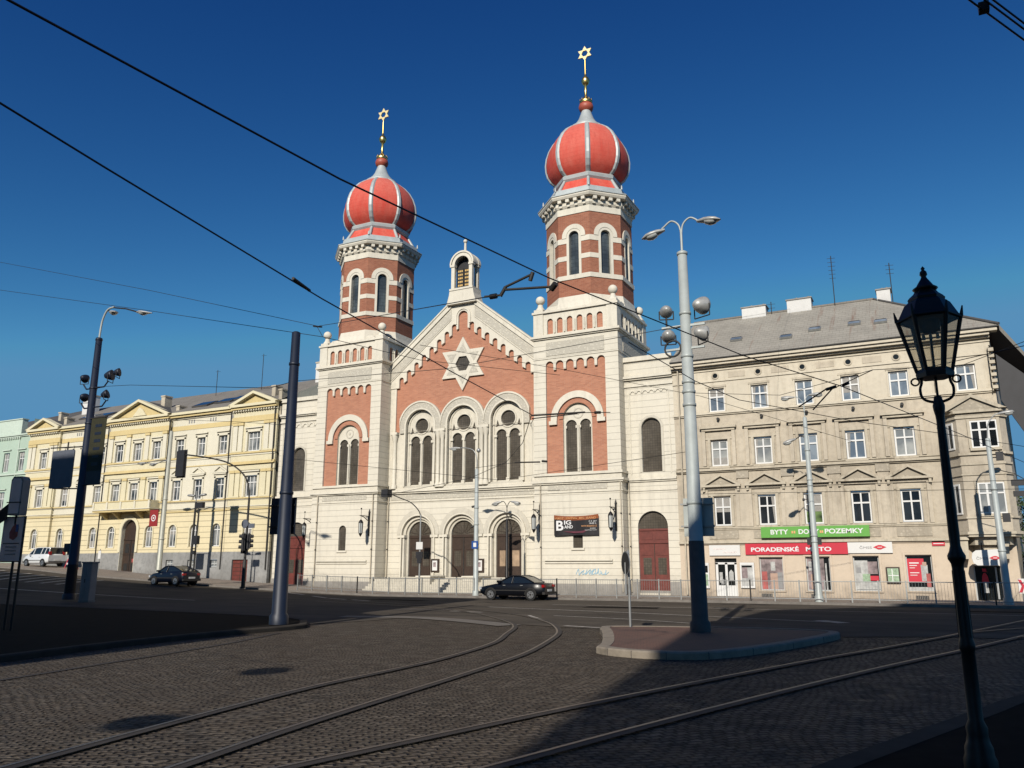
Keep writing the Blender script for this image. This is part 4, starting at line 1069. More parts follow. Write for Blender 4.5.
# ---- things fixed on or standing at the synagogue
def wall_lantern(x, y, label):
    t = thing('wall_lantern', (x, y, 0), label, 'lantern', 'black wall lanterns on the synagogue')
    b = MB()
    b.box(-0.05, 0.05, -0.10, 0.0, 4.0, 5.7, 'iron_black'); b.lathe([(0.09, 5.65), (0.03, 5.85), (0.001, 5.95)], 0, -0.05, 'iron_black', 6)
    b.tube(catmull([(0, -0.05, 5.0), (0, -0.35, 5.15), (0, -0.7, 5.3), (0, -1.0, 5.36)], 4), 0.028, 'iron_black', 6)
    b.cyl((0, -0.05, 5.38), (0, -1.15, 5.38), 0.03, mat='iron_black', seg=6)
    b.tube(catmull([(0, -0.1, 5.35), (0, -0.25, 5.1), (0, -0.45, 5.22), (0, -0.3, 5.34)], 4), 0.02, 'iron_black', 5)
    b.cyl((0, -1.0, 5.38), (0, -1.0, 5.86), 0.015, mat='iron_black', seg=5); b.ball((0, -1.0, 5.88), 0.06, 'iron_black', 8)
    b.build('bracket', t, world=False)
    l = MB()
    l.cyl((0, -1.0, 5.38), (0, -1.0, 5.05), 0.015, mat='iron_black', seg=5)
    l.lathe([(0.02, 5.12), (0.10, 5.04), (0.17, 4.92), (0.18, 4.88)], 0, -1.0, 'iron_black', 8)
    l.lathe([(0.14, 4.15), (0.09, 4.02), (0.02, 3.92), (0.001, 3.86)], 0, -1.0, 'iron_black', 8)
    for i in range(6):
        a = i * PI / 3; l.cyl((0.145 * math.cos(a), -1 + 0.145 * math.sin(a), 4.15), (0.165 * math.cos(a), -1 + 0.165 * math.sin(a), 4.9), 0.014, mat='iron_black', seg=4)
    h = l.build('lantern_cage', t, world=False)
    g_ = MB(); g_.lathe([(0.12, 4.15), (0.14, 4.88)], 0, -1.0, 'lamp_glass', 8); g_.build('lantern_glass', h, world=False)
wall_lantern(-42.6, YW, 'black wall lantern left of the left tower beside its red door')
wall_lantern(-36.5, YT, 'black wall lantern at the right edge of the left tower')
wall_lantern(-22.8, YT, 'black wall lantern just left of the dark banner')
wall_lantern(-17.6, YT, 'black wall lantern just right of the dark banner')
def notice(x, label):
    t = thing('notice_case', (x, YN, 1.9), label, 'notice case', 'framed notices between the portals')
    b = MB(); b.box(-0.33, 0.33, -0.10, -0.01, -0.45, 0.45, 'wood_dark'); fr = b.build('frame', t, world=False)
    p = MB(); p.box(-0.20, 0.20, -0.115, -0.10, -0.34, 0.34, 'white_sign'); p.box(-0.12, 0.10, -0.12, -0.115, -0.10, 0.22, 'poster_photo'); p.build('poster', t, world=False)
notice(-31.6, 'dark framed notice case between the left and middle portals')
notice(-28.0, 'dark framed notice case between the middle and right portals')
t = thing('banner', (-20.25, YT - 0.1, 4.4), 'dark banner for a big band concert with an orange top line', 'banner')
b = MB(); n = 10; v = []; x0, x1 = -1.52, 1.52
for i in range(n + 1):
    x = x0 + (x1 - x0) * i / n; sag = 0.10 * (1 - ((x) / 1.52) ** 2)
    v += [(x, -0.05 - 0.08 * math.sin(i * 1.1) * 0.3, -0.66 + sag * 0.2), (x, -0.05 - 0.08 * math.sin(i * 1.1) * 0.3, 0.38 - sag), (x, -0.055, 0.64 - sag)]
f1 = [(3 * i, 3 * i + 3, 3 * i + 4, 3 * i + 1) for i in range(n)]; f2 = [(3 * i + 1, 3 * i + 4, 3 * i + 5, 3 * i + 2) for i in range(n)]
b.add(v, f1, 'banner_black'); b.add(v, f2, 'banner_orange')
b.prism([(-0.9, -0.40), (-0.1, -0.52), (0.5, -0.50), (0.9, -0.30), (0.3, -0.40)], -0.085, -0.08, 'banner_plum')
b.build('cloth', t, world=False)
text('B', -1.10, -0.09, -0.34, 0.62, 'white_text', t, 0.50, world=False, bold=0.025)
text('IG', -0.56, -0.09, 0.02, 0.27, 'white_text', t, 0.48, world=False, bold=0.025)
text('AND', -0.50, -0.09, -0.22, 0.20, 'white_text', t, 0.58, world=False, bold=0.02)
text('FIRST  SWING  BIG  BAND', 0.0, -0.09, 0.36, 0.12, 'orange_text', t, 2.75, world=False)
text('15. 9.  2017', 1.15, -0.09, 0.16, 0.09, 'white_text', t, 0.52, world=False)
text('18:00 h', 1.15, -0.09, 0.03, 0.09, 'white_text', t, 0.45, world=False)
text('WWW.BIGBAND.CZ', 0.90, -0.09, -0.13, 0.09, 'orange_text', t, 1.05, world=False)
text('VSTUPENKY', 1.15, -0.09, -0.27, 0.06, 'white_text', t, 0.4, world=False)
text('V PREDPRODEJI A NA MISTE', 1.0, -0.09, -0.38, 0.06, 'white_text', t, 0.8, world=False)
# ================================================================== CORNER HOUSE ON THE RIGHT
Y0 = 49.2
ch = thing('corner_house', (-4.7, Y0, 0), 'four-storey weathered beige corner house with shops below and a bay window', 'apartment house')
CX = [-11.25, -8.67, -6.12, -3.60, -1.09]
X0, X1 = -13.95, 3.5
mb = MB()
h4 = [opening(c, 11.08, 12.53, 0.98) for c in CX + [2.20]]
h3 = [opening(c, 7.74, 9.33, 1.02) for c in CX]
h2 = [opening(c, 4.18, 5.92, 1.00) for c in CX]
mb.wall(rect(X0, X1, 10.98, 14.0), h4, Y0, 0.2, 'taupe_top')
mb.wall(rect(X0, X1, 3.3, 10.98), h3 + h2, Y0, 0.2, 'taupe')
mb.quad((X1, Y0, 0), (X1 + 2.5, 75, 0), (X1 + 2.5, 75, 14.0), (X1, Y0, 14.0), 'taupe')
mb.quad((X0, Y0, 0), (X0, 70, 0), (X0, 70, 14.0), (X0, Y0, 14.0), 'taupe_top')
mb.build('wall', ch)
mb = MB()
shop = [rect(-11.90, -10.62, 0.12, 2.30), rect(-9.33, -8.02, 0.50, 2.34), rect(-6.78, -5.50, 0.50, 2.36), rect(-4.30, -2.99, 0.53, 2.38), rect(-1.68, -0.42, 0.56, 2.42), rect(1.45, 2.75, 0.12, 1.85)]
mb.wall(rect(X0, X1, 0, 3.3), shop, Y0, 0.25, 'shop_plaster')
mb.build('shop_front_wall', ch)
mb = MB()
def hb(z0, z1, p, mat='taupe_trim', a=None, b_=None): mb.box(a if a is not None else X0 - 0.002, b_ if b_ is not None else X1 + 0.02, Y0 - p, Y0 + 0.02, z0, z1, mat)
hb(3.08, 3.16, 0.06, 'shop_plaster'); hb(3.16, 3.30, 0.16); hb(3.95, 4.02, 0.05); hb(4.03, 4.10, 0.09)
hb(7.38, 7.46, 0.10); hb(7.46, 7.58, 0.20); hb(7.66, 7.74, 0.06)
hb(10.86, 10.94, 0.08, 'taupe_top'); hb(10.94, 11.06, 0.15, 'taupe_top')
hb(12.96, 13.06, 0.06, 'taupe_top'); hb(13.66, 13.74, 0.06, 'taupe_top'); hb(13.84, 13.96, 0.20, 'taupe_top'); hb(13.96, 14.12, 0.40, 'taupe_top'); hb(14.12, 14.30, 0.52, 'taupe_top', X0 + 0.0, X1 + 0.4)
hb(14.30, 14.36, 0.60, 'iron_dark', X0, X1 + 0.5)
for i, c in enumerate(CX):
    mb.box(c - 0.62, c + 0.62, Y0 - 0.05, Y0, 12.60, 12.72, 'taupe_trim'); mb.box(c - 0.58, c - 0.49, Y0 - 0.03, Y0, 11.1, 12.6, 'taupe_top'); mb.box(c + 0.49, c + 0.58, Y0 - 0.03, Y0, 11.1, 12.6, 'taupe_top')
    # third floor: flat hood on little brackets, moulded jambs
    mb.box(c - 1.10, c + 1.10, Y0 - 0.26, Y0, 10.04, 10.16, 'taupe_trim'); mb.box(c - 1.00, c + 1.00, Y0 - 0.16, Y0, 9.90, 10.04, 'taupe_trim')
    mb.box(c - 0.80, c + 0.80, Y0 - 0.05, Y0, 9.36, 9.50, 'taupe_trim')
    for s_ in (-1, 1): mb.box(c + s_ * 0.90 - 0.10, c + s_ * 0.90 + 0.10, Y0 - 0.12, Y0, 7.76, 9.88, 'taupe'); mb.box(c + s_ * 0.60 - 0.07, c + s_ * 0.60 + 0.07, Y0 - 0.05, Y0, 7.76, 9.36, 'taupe_trim')
    mb.box(c - 0.60, c + 0.60, Y0 - 0.13, Y0, 7.60, 7.72, 'taupe_trim')
    # second floor: pediment
    pediment(mb, c, 6.48, 2.34, 0.74, Y0, 0.26, 'taupe_trim', 'taupe_relief')
    mb.box(c - 0.98, c + 0.98, Y0 - 0.08, Y0, 6.30, 6.48, 'taupe_relief'); mb.box(c - 0.80, c + 0.80, Y0 - 0.05, Y0, 5.96, 6.08, 'taupe_trim')
    for s_ in (-1, 1):
        mb.box(c + s_ * 0.92 - 0.10, c + s_ * 0.92 + 0.10, Y0 - 0.10, Y0, 4.12, 6.30, 'taupe'); mb.box(c + s_ * 0.60 - 0.07, c + s_ * 0.60 + 0.07, Y0 - 0.05, Y0, 4.15, 5.96, 'taupe_trim')
        mb.box(c + s_ * 1.02 - 0.07, c + s_ * 1.02 + 0.07, Y0 - 0.20, Y0, 6.22, 6.48, 'taupe_trim')
    mb.box(c - 0.85, c + 0.85, Y0 - 0.04, Y0, 3.42, 3.90, 'taupe_relief')
for i in range(len(CX) - 1):
    c = (CX[i] + CX[i + 1]) / 2
    mb.box(c - 0.30, c + 0.30, Y0 - 0.07, Y0, 4.12, 7.3, 'taupe'); mb.box(c - 0.36, c + 0.36, Y0 - 0.13, Y0, 6.95, 7.36, 'taupe_relief')
    mb.box(c - 0.34, c + 0.34, Y0 - 0.10, Y0, 7.76, 10.3, 'taupe') if False else None
    mb.box(c - 0.50, c + 0.50, Y0 - 0.02, Y0, 13.15, 13.5, 'taupe')
mb.build('facade_trim', ch)
for c in CX:
    v_ = MB(); v_.ring(c, 13.33, 0.15, 0.22, Y0 - 0.04, Y0 + 0.01, 'taupe_trim', a0=0, a1=2 * PI, n=14)
    v_.prism([(c + 0.16 * math.cos(k * PI / 6), 13.33 + 0.16 * math.sin(k * PI / 6)) for k in range(12)], Y0 - 0.015, Y0 + 0.0, 'shop_dark'); v_.build('round_vent', ch)
    v_ = MB(); v_.cyl((c + 0.05, Y0 - 0.02, 10.60), (c + 0.05, Y0 - 0.20, 10.60), 0.09, mat='iron_dark', seg=8); v_.build('wall_vent', ch)
random.seed(11)
for c in CX + [2.20]: window(ch, c, 11.10, 12.52, 0.96, Y0, glass='pane_sky', transom=0.64)
for i, c in enumerate(CX): window(ch, c, 7.76, 9.31, 1.00, Y0, glass='pane_curtain' if i in (0, 1, 4) else 'pane_sky', transom=0.66)
for i, c in enumerate(CX): window(ch, c, 4.20, 5.90, 0.98, Y0, glass='pane_green' if i == 2 else 'pane_dark', transom=0.64)
# oriel
BZ = [(0.75, Y0), (1.45, 48.2), (3.40, 48.2), (3.72, 48.7), (3.72, 50.5), (0.75, 50.5)]
mb = MB()
mb.prismz(BZ, 3.55, 9.50, 'taupe')
def poly_off(P, d):
    cx_ = sum(p[0] for p in P) / len(P); cy_ = sum(p[1] for p in P) / len(P)
    return [(p[0] + (p[0] - cx_) * d, p[1] + (p[1] - cy_) * d) for p in P]
for z0, z1, d in ((3.30, 3.42, 0.03), (3.42, 3.56, 0.10), (4.22, 4.32, 0.06), (6.42, 6.50, 0.05), (6.95, 7.05, 0.05), (7.46, 7.58, 0.09), (9.40, 9.52, 0.06), (9.68, 9.82, 0.13)):
    mb.prismz(poly_off(BZ, d), z0, z1, 'taupe_trim')
mb.prismz(poly_off(BZ, -0.25), 2.9, 3.30, 'taupe_trim'); mb.prismz(poly_off(BZ, -0.5), 2.6, 2.9, 'taupe_trim')
mb.prismz(BZ, 9.5, 9.68, 'taupe_relief'); mb.prism([(1.05, 9.82), (3.45, 9.82), (2.25, 10.48)], 48.12, 49.3, 'taupe_relief')
mb.prism([(0.70, 9.82), (1.05, 9.82), (2.25, 10.48), (3.45, 9.82), (3.80, 9.82), (2.25, 10.66)], 47.98, 49.3, 'taupe_trim')
bay = mb.build('bay_window', ch)
def bwin(x, z0, z1, w, panes, glass, tr): 
    o = MB(); yf = 48.2 - 0.05; fw = 0.07
    x0, x1 = x - w / 2, x + w / 2
    o.box(x0, x1, yf, 48.21, z0, z0 + fw, 'white_frame'); o.box(x0, x1, yf, 48.21, z1 - fw, z1, 'white_frame'); o.box(x0, x1, yf - 0.01, 48.21, z0 + (z1 - z0) * tr - 0.04, z0 + (z1 - z0) * tr + 0.04, 'white_frame')
    for i in range(panes + 1):
        xm = x0 + w * i / panes; o.box(xm - 0.05, xm + 0.05, yf - 0.004, 48.209, z0, z1, 'white_frame')
    o.box(x0 + 0.02, x1 - 0.02, 48.175, 48.207, z0 + 0.02, z1 - 0.02, glass)
    o.box(x0 - 0.12, x1 + 0.12, 48.08, 48.2, z0 - 0.14, z0, 'taupe_trim'); o.box(x0 - 0.15, x0 - 0.02, 48.12, 48.2, z0, z1 + 0.1, 'taupe_trim'); o.box(x1 + 0.02, x1 + 0.15, 48.12, 48.2, z0, z1 + 0.1, 'taupe_trim')
    o.build('window', bay, world=False)
bwin(2.66, 7.82, 9.24, 1.18, 3, 'pane_dark', 0.66); bwin(2.66, 4.45, 6.02, 1.15, 3, 'pane_curtain', 0.66)
# slanted side windows of the oriel
for z0, z1 in ((7.82, 9.24), (4.45, 6.02)):
    o = MB(); ang = math.atan2(-1.0, 0.7)
    o.T = Matrix.Translation((1.10, 48.7, 0)) @ Matrix.Rotation(ang, 4, 'Z')
    o.box(-0.32, 0.32, -0.05, 0.02, z0, z1, 'white_frame'); o.box(-0.24, -0.04, -0.06, -0.05, z0 + 0.1, z1 - 0.1, 'pane_curtain'); o.box(0.04, 0.24, -0.06, -0.05, z0 + 0.1, z1 - 0.1, 'pane_dark')
    o.build('window', bay, world=False)
# consoles carrying the oriel
for xx in (1.15, 2.95):
    o = MB(); o.prism([(xx - 0.2, 3.3), (xx + 0.2, 3.3), (xx + 0.15, 2.2), (xx - 0.15, 2.2)], 48.45, Y0, 'taupe_trim')
    o.box(xx - 0.24, xx + 0.24, 48.35, Y0, 3.15, 3.31, 'taupe_trim'); o.build('console', ch)
# roof
mb = MB(); ex0, ex1 = X0, X1 + 0.5; zr = 18.75; yr = 55.4
mb.quad((ex0, Y0 - 0.6, 14.36), (ex1, Y0 - 0.6, 14.36), (-2.2, yr, zr), (ex0, yr, zr), 'roof_grey')
mb.quad((ex1, Y0 - 0.6, 14.36), (ex1 + 6.2, 75, 14.36), (2.0, 75, zr), (-2.2, yr, zr), 'roof_grey'); mb.quad((ex1, Y0 - 0.6, 14.28), (ex1 + 6.2, 75, 14.28), (3.0, 75, 14.28), (2.9, Y0 - 0.2, 14.28), 'wood_dark'); mb.quad((ex1, Y0 - 0.6, 14.05), (ex1 + 6.2, 75, 14.05), (ex1 + 6.2, 75, 14.36), (ex1, Y0 - 0.6, 14.36), 'taupe_trim')
mb.quad((ex0, yr, zr), (-2.2, yr, zr), (-2.2, 61, 14.3), (ex0, 61, 14.3), 'roof_grey')
mb.add([(ex0, Y0 - 0.6, 14.36), (ex0, yr, zr), (ex0, 61, 14.3)], [(0, 1, 2)], 'taupe_top')
mb.cyl((ex0, yr, zr + 0.02), (-2.2, yr, zr + 0.02), 0.10, mat='roof_mid', seg=6); mb.cyl((-2.2, yr, zr + 0.02), (ex1, Y0 - 0.6, 14.42), 0.09, mat='roof_dark', seg=6)
rf = mb.build('roof', ch)
for x, zz in ((-10.2, 15.95), (-7.07, 15.55), (-5.45, 16.0), (-1.75, 15.95), (-3.2, 16.1)):
    yy = Y0 - 0.6 + (zz - 14.36) * (yr - Y0 + 0.6) / (zr - 14.36)
    s_ = MB(); s_.T = Matrix.Translation((x, yy, zz)) @ Matrix.Rotation(math.atan2(zr - 14.36, yr - Y0 + 0.6), 4, 'X')
    s_.box(-0.36, 0.36, -0.25, 0.25, 0.02, 0.14, 'galv'); s_.box(-0.30, 0.30, -0.20, 0.14, 0.14, 0.16, 'pane_sky'); s_.box(-0.30, 0.30, 0.14, 0.22, 0.14, 0.17, 'iron_dark'); s_.build('skylight', rf, world=False)
for (xa, xb, top) in ((-10.5, -8.9, 19.25), (-7.50, -5.95, 19.35), (-1.95, -1.15, 19.2)):
    c_ = MB(); c_.box(xa, xb, 55.0, 56.0, 17.9, top, 'chimney_white'); c_.box(xa - 0.06, xb + 0.06, 54.94, 56.06, top, top + 0.08, 'plinth')
    for k in range(4):
        x = xa + 0.2 + k * (xb - xa - 0.4) / 3; c_.cyl((x, 55.5, top + 0.08), (x, 55.5, top + 0.22 + 0.05 * (k % 2)), 0.08, mat='plinth', seg=6)
    c_.build('chimney', rf, world=False)
def antenna(name, x, y, z, h, label, n):
    t = thing(name, (x, y, z), label, 'antenna', 'aerials on the roofs'); b = MB()
    b.cyl((0, 0, -0.8), (0, 0, h), 0.03, mat='iron_dark', seg=5); b.build('mast', t, world=False)
    b = MB()
    for k in range(n):
        zz = h - 0.15 - k * 0.28; w_ = 0.42 - 0.02 * k
        b.cyl((-w_ * 0.6, 0, zz), (w_ * 0.6, 0.1, zz), 0.014, mat='iron_dark', seg=4)
    b.build('aerial', t, world=False)
antenna('roof_antenna', -4.5, 55.2, 18.6, 3.5, 'tall thin aerial mast right of the middle chimney', 6)
antenna('roof_antenna', -1.05, 55.2, 18.3, 2.7, 'shorter thin aerial beside the rightmost white chimney', 3)
antenna('roof_antenna', -8.55, 55.2, 18.6, 0.9, 'small stub aerial between the two left white chimneys', 2)
# shop door, shop windows
def shopwin(x0, x1, z0, z1, items):
    o = MB(); y = Y0 + 0.16
    for a, b_, c_, d_ in ((x0, x0 + 0.06, z0, z1), (x1 - 0.06, x1, z0, z1), (x0 + 0.06, x1 - 0.06, z0, z0 + 0.06), (x0 + 0.06, x1 - 0.06, z1 - 0.06, z1)): o.box(a, b_, y, y + 0.06, c_, d_, 'grey_frame')
    w = o.build('shop_window', ch)
    p = MB(); p.box(x0 + 0.02, x1 - 0.02, y + 0.03, y + 0.05, z0 + 0.02, z1 - 0.02, 'shop_dark'); p.build('pane', w, world=False)
    q = MB()
    for k, (a, b_, c_, d_, mt) in enumerate(items): q.box(x0 + a, x0 + b_, y + 0.010 - 0.002 * k, y + 0.028, z0 + c_, z0 + d_, mt)
    q.build('window_poster', w, world=False)
    s_ = MB(); s_.box(x0 - 0.10, x1 + 0.10, Y0 - 0.06, Y0 + 0.01, z0 - 0.08, z0, 'shop_plaster'); s_.box(x0 - 0.12, x0 - 0.02, Y0 - 0.03, Y0, z0, z1 + 0.12, 'shop_plaster'); s_.box(x1 + 0.02, x1 + 0.12, Y0 - 0.03, Y0, z0, z1 + 0.12, 'shop_plaster'); s_.box(x0 - 0.02, x1 + 0.02, Y0 - 0.03, Y0, z1 + 0.02, z1 + 0.12, 'shop_plaster'); s_.build('surround', w, world=False)
shopwin(-9.33, -8.02, 0.50, 2.34, [(0.06, 1.25, 0.05, 1.74, 'poster_photo'), (0.55, 0.95, 0.05, 0.95, 'skin_tone'), (0.08, 0.38, 0.05, 1.05, 'poster_red'), (0.60, 0.85, 1.10, 1.60, 'poster_pale'), (0.95, 1.22, 0.1, 1.0, 'grey_text')])
shopwin(-6.78, -5.50, 0.50, 2.36, [(0.06, 0.95, 0.05, 1.78, 'poster_photo'), (1.0, 1.08, 0.05, 1.5, 'poster_pale'), (0.2, 0.5, 0.1, 0.9, 'skin_tone'), (0.12, 0.3, 1.1, 1.6, 'poster_pale')])
shopwin(-4.30, -2.99, 0.53, 2.38, [(0.06, 0.72, 0.08, 1.62, 'poster_pale'), (0.72, 1.2, 0.9, 1.56, 'poster_photo'), (0.80, 1.22, 0.55, 0.80, 'red_sign'), (0.70, 1.25, 0.08, 0.5, 'poster_pale'), (0.42, 0.8, 0.5, 0.9, 'poster_map'), (0.12, 0.36, 0.95, 1.25, 'grey_text')])
shopwin(-1.68, -0.42, 0.56, 2.42, [(0.06, 0.86, 0.45, 1.68, 'red_sign'), (0.70, 1.02, 0.5, 1.35, 'poster_pale'), (0.92, 1.12, 0.1, 0.9, 'poster_red'), (0.78, 0.98, 1.3, 1.5, 'skin_tone'), (0.16, 0.62, 1.42, 1.48, 'white_text'), (0.16, 0.52, 1.30, 1.34, 'white_text'), (0.16, 0.42, 1.18, 1.21, 'white_text'), (0.16, 0.6, 0.92, 0.96, 'white_text'), (0.16, 0.5, 0.80, 0.83, 'white_text'), (0.06, 1.2, 0.06, 0.2, 'poster_pale')])
d = MB(); y = Y0 + 0.12
d.box(-11.88, -10.64, y, y + 0.06, 0.14, 0.75, 'white_frame')
for a, b_ in ((-11.88, -11.74), (-11.33, -11.19), (-10.78, -10.64)): d.box(a, b_, y, y + 0.06, 0.75, 2.05, 'white_frame')
d.box(-11.88, -10.64, y, y + 0.06, 1.95, 2.07, 'white_frame'); d.box(-11.28, -11.24, y - 0.02, y, 0.9, 1.3, 'alu')
do = d.build('shop_door', ch)
p = MB(); p.box(-11.86, -10.66, y + 0.03, y + 0.05, 0.7, 2.28, 'shop_dark'); p.box(-11.68, -11.50, y + 0.01, y + 0.03, 0.9, 1.5, 'poster_pale'); p.box(-11.6, -11.42, y + 0.012, y + 0.03, 0.8, 1.1, 'grey_text'); p.prism([(-11.12, 1.05), (-10.86, 1.05), (-10.86, 1.5), (-10.99, 1.65), (-11.12, 1.5)], y + 0.01, y + 0.03, 'poster_pale'); p.build('pane', do, world=False)
d = MB(); y = Y0 + 0.18; d.box(1.47, 2.73, y, y + 0.05, 0.12, 1.85, 'shop_dark'); d.box(2.42, 2.50, y - 0.04, y, 0.2, 1.8, 'grey_frame'); d.box(1.45, 1.52, y - 0.04, y, 0.12, 1.85, 'grey_frame'); d.box(2.66, 2.73, y - 0.04, y, 0.12, 1.85, 'grey_frame')
do = d.build('corner_door', ch)
p = MB(); p.prism([(1.78, 1.05), (2.10, 1.05), (2.06, 1.35), (1.98, 1.5), (1.90, 1.5), (1.82, 1.35)], y - 0.03, y, 'red_sign'); p.prism([(1.86, 1.56), (2.04, 1.56), (2.02, 1.72), (1.84, 1.72)], y - 0.03, y, 'red_sign'); p.box(1.83, 2.05, y - 0.03, y - 0.001, 0.5, 1.05, 'poster_pale'); p.build('door_poster', do, world=False)
# cellar vents
for x in (-9.0, -1.05, -6.3):
    v_ = MB(); v_.box(x - 0.30, x + 0.30, Y0 - 0.03, Y0, 0.12, 0.32, 'iron_dark')
    for k in range(7): v_.box(x - 0.28 + k * 0.085, x - 0.25 + k * 0.085, Y0 - 0.045, Y0 - 0.03, 0.14, 0.30, 'plinth')
    v_.build('cellar_vent', ch)
v_ = MB(); v_.tube([(0.72, Y0 - 0.08, 13.9), (0.72, Y0 - 0.08, 7.6), (0.90, Y0 - 0.08, 7.2), (0.90, Y0 - 0.08, 3.4), (0.90, Y0 - 0.08, 0.2)], 0.06, 'taupe_trim', 6); v_.build('drainpipe', ch)
v_ = MB(); v_.cyl((X0 + 0.4, Y0 - 0.22, 13.9), (X0 + 0.4, Y0 - 0.22, 0.2), 0.05, mat='taupe_trim', seg=6); v_.build('drainpipe', ch)

def board(name, x0, x1, z0, z1, mat, label, cat='sign', p=0.10, y=Y0):
    t = thing(name, ((x0 + x1) / 2, y, (z0 + z1) / 2), label, cat)
    b = MB(); b.box(x0, x1, y - p, y - 0.005, z0, z1, mat); b.build('board', t); return t
yt = Y0 - 0.105
t = board('shop_sign', -9.08, -3.30, 3.44, 4.05, 'green_sign', 'long green sign reading BYTY DOMY POZEMKY above the shops', p=0.22); y2 = Y0 - 0.225
text('BYTY', -8.05, y2, 3.62, 0.27, 'white_text', t, 0.98, bold=0.025); text('DOMY', -6.45, y2, 3.62, 0.27, 'white_text', t, 1.10, bold=0.025); text('POZEMKY', -4.60, y2, 3.62, 0.27, 'white_text', t, 2.0, bold=0.025)
for xx in (-7.34, -7.22, -5.82, -5.72):
    b = MB(); b.box(xx - 0.04, xx + 0.04, y2 - 0.012, y2, 3.66, 3.80, 'orange_text'); b.build('mark', t)
t = board('shop_sign', -10.05, -4.50, 2.50, 3.12, 'red_sign', 'long red sign reading PORADENSKE MISTO above the shop windows', p=0.10)
text('PORADENSK\u00c9', -8.40, yt, 2.66, 0.30, 'white_text', t, 2.65, bold=0.03); text('M\u00cdSTO', -6.02, yt, 2.66, 0.30, 'white_text', t, 1.35, bold=0.03)
t = board('shop_sign', -4.49, -2.25, 2.54, 3.13, 'white_sign', 'white shop sign with grey letters and a red emblem over the third shop window', p=0.10)
text('\u010cMSS', -3.58, yt, 2.77, 0.17, 'grey_text', t, 0.62)
def emblem(t, x, z, y, k=1.0):
    b = MB(); b.prism([(x - 0.32 * k, z), (x - 0.16 * k, z + 0.08 * k), (x - 0.05 * k, z + 0.12 * k), (x + 0.08 * k, z + 0.12 * k), (x + 0.18 * k, z + 0.07 * k), (x + 0.34 * k, z), (x + 0.18 * k, z - 0.06 * k), (x + 0.06 * k, z - 0.12 * k), (x - 0.08 * k, z - 0.12 * k), (x - 0.18 * k, z - 0.06 * k)], y - 0.012, y, 'red_text')
    b.box(x - 0.1 * k, x + 0.12 * k, y - 0.015, y - 0.012, z - 0.015, z + 0.015, 'white_text'); b.build('emblem', t)
emblem(t, -2.88, 2.85, yt)
t = board('shop_sign', -12.16, -10.36, 2.46, 3.06, 'white_sign', 'pale faded sign over the white shop door', p=0.10)
text('Realitn\u00ed', -11.55, yt, 2.80, 0.10, 'info_white', t, 0.7); text('kancel\u00e1\u0159', -10.95, yt, 2.60, 0.11, 'blue_sign' if False else 'info_white', t, 0.8)
t = board('street_sign', -0.32, 0.28, 2.90, 3.13, 'red_sign', 'small red street-name sign right of the red poster window', p=0.06)
b = MB(); b.box(-0.26, 0.22, Y0 - 0.066, Y0 - 0.06, 2.99, 3.03, 'white_text'); b.build('mark', t)
t = thing('hanging_sign', (2.1, 47.9, 2.25), 'white boxed sign with rounded left edge hanging over the corner door', 'sign')
b = MB(); b.prism([(1.62, 1.88), (2.80, 1.88), (2.80, 2.68), (1.62, 2.62), (1.46, 2.5), (1.40, 2.25), (1.46, 2.0)], 47.86, 48.04, 'white_sign'); b.build('board', t)
b = MB(); b.cyl((1.9, 47.95, 2.6), (1.9, 47.95, 3.0), 0.03, mat='iron_dark', seg=5); b.cyl((2.6, 47.95, 2.6), (2.6, 47.95, 3.0), 0.03, mat='iron_dark', seg=5); b.build('hanger', t)
text('\u010cMSS', 1.85, 47.855, 2.16, 0.16, 'grey_text', t, 0.5); emblem(t, 2.42, 2.24, 47.855, 0.8)
def case(name, x0, x1, z0, z1, frame, inner, label):
    t = thing(name, ((x0 + x1) / 2, Y0, (z0 + z1) / 2), label, 'display case')
    b = MB(); b.box(x0, x1, Y0 - 0.12, Y0 - 0.005, z0, z1, frame); b.build('frame', t)
    q = MB()
    for k, (a, b_, c_, d_, mt) in enumerate(inner): q.box(x0 + a, x0 + b_, Y0 - 0.128 - 0.002 * k, Y0 - 0.12, z0 + c_, z0 + d_, mt)
    q.build('poster', t)
case('display_case', -10.42, -9.62, 0.62, 2.05, 'white_frame', [(0.08, 0.72, 0.12, 1.30, 'poster_pale'), (0.10, 0.42, 0.55, 1.25, 'poster_photo'), (0.10, 0.68, 1.16, 1.26, 'shop_dark')], 'white poster case on the wall right of the white shop door')
case('display_case', -12.62, -12.24, 0.58, 2.04, 'white_frame', [(0.06, 0.32, 0.9, 1.3, 'shop_dark'), (0.06, 0.32, 0.15, 0.8, 'poster_map')], 'narrow white poster case on the wall left of the white shop door')
case('display_case', -2.68, -2.00, 0.96, 1.80, 'wood_dark', [(0.07, 0.61, 0.07, 0.77, 'poster_map'), (0.28, 0.32, 0.1, 0.75, 'white_text'), (0.1, 0.6, 0.38, 0.42, 'white_text')], 'small dark framed green notice case between the two right shop windows')
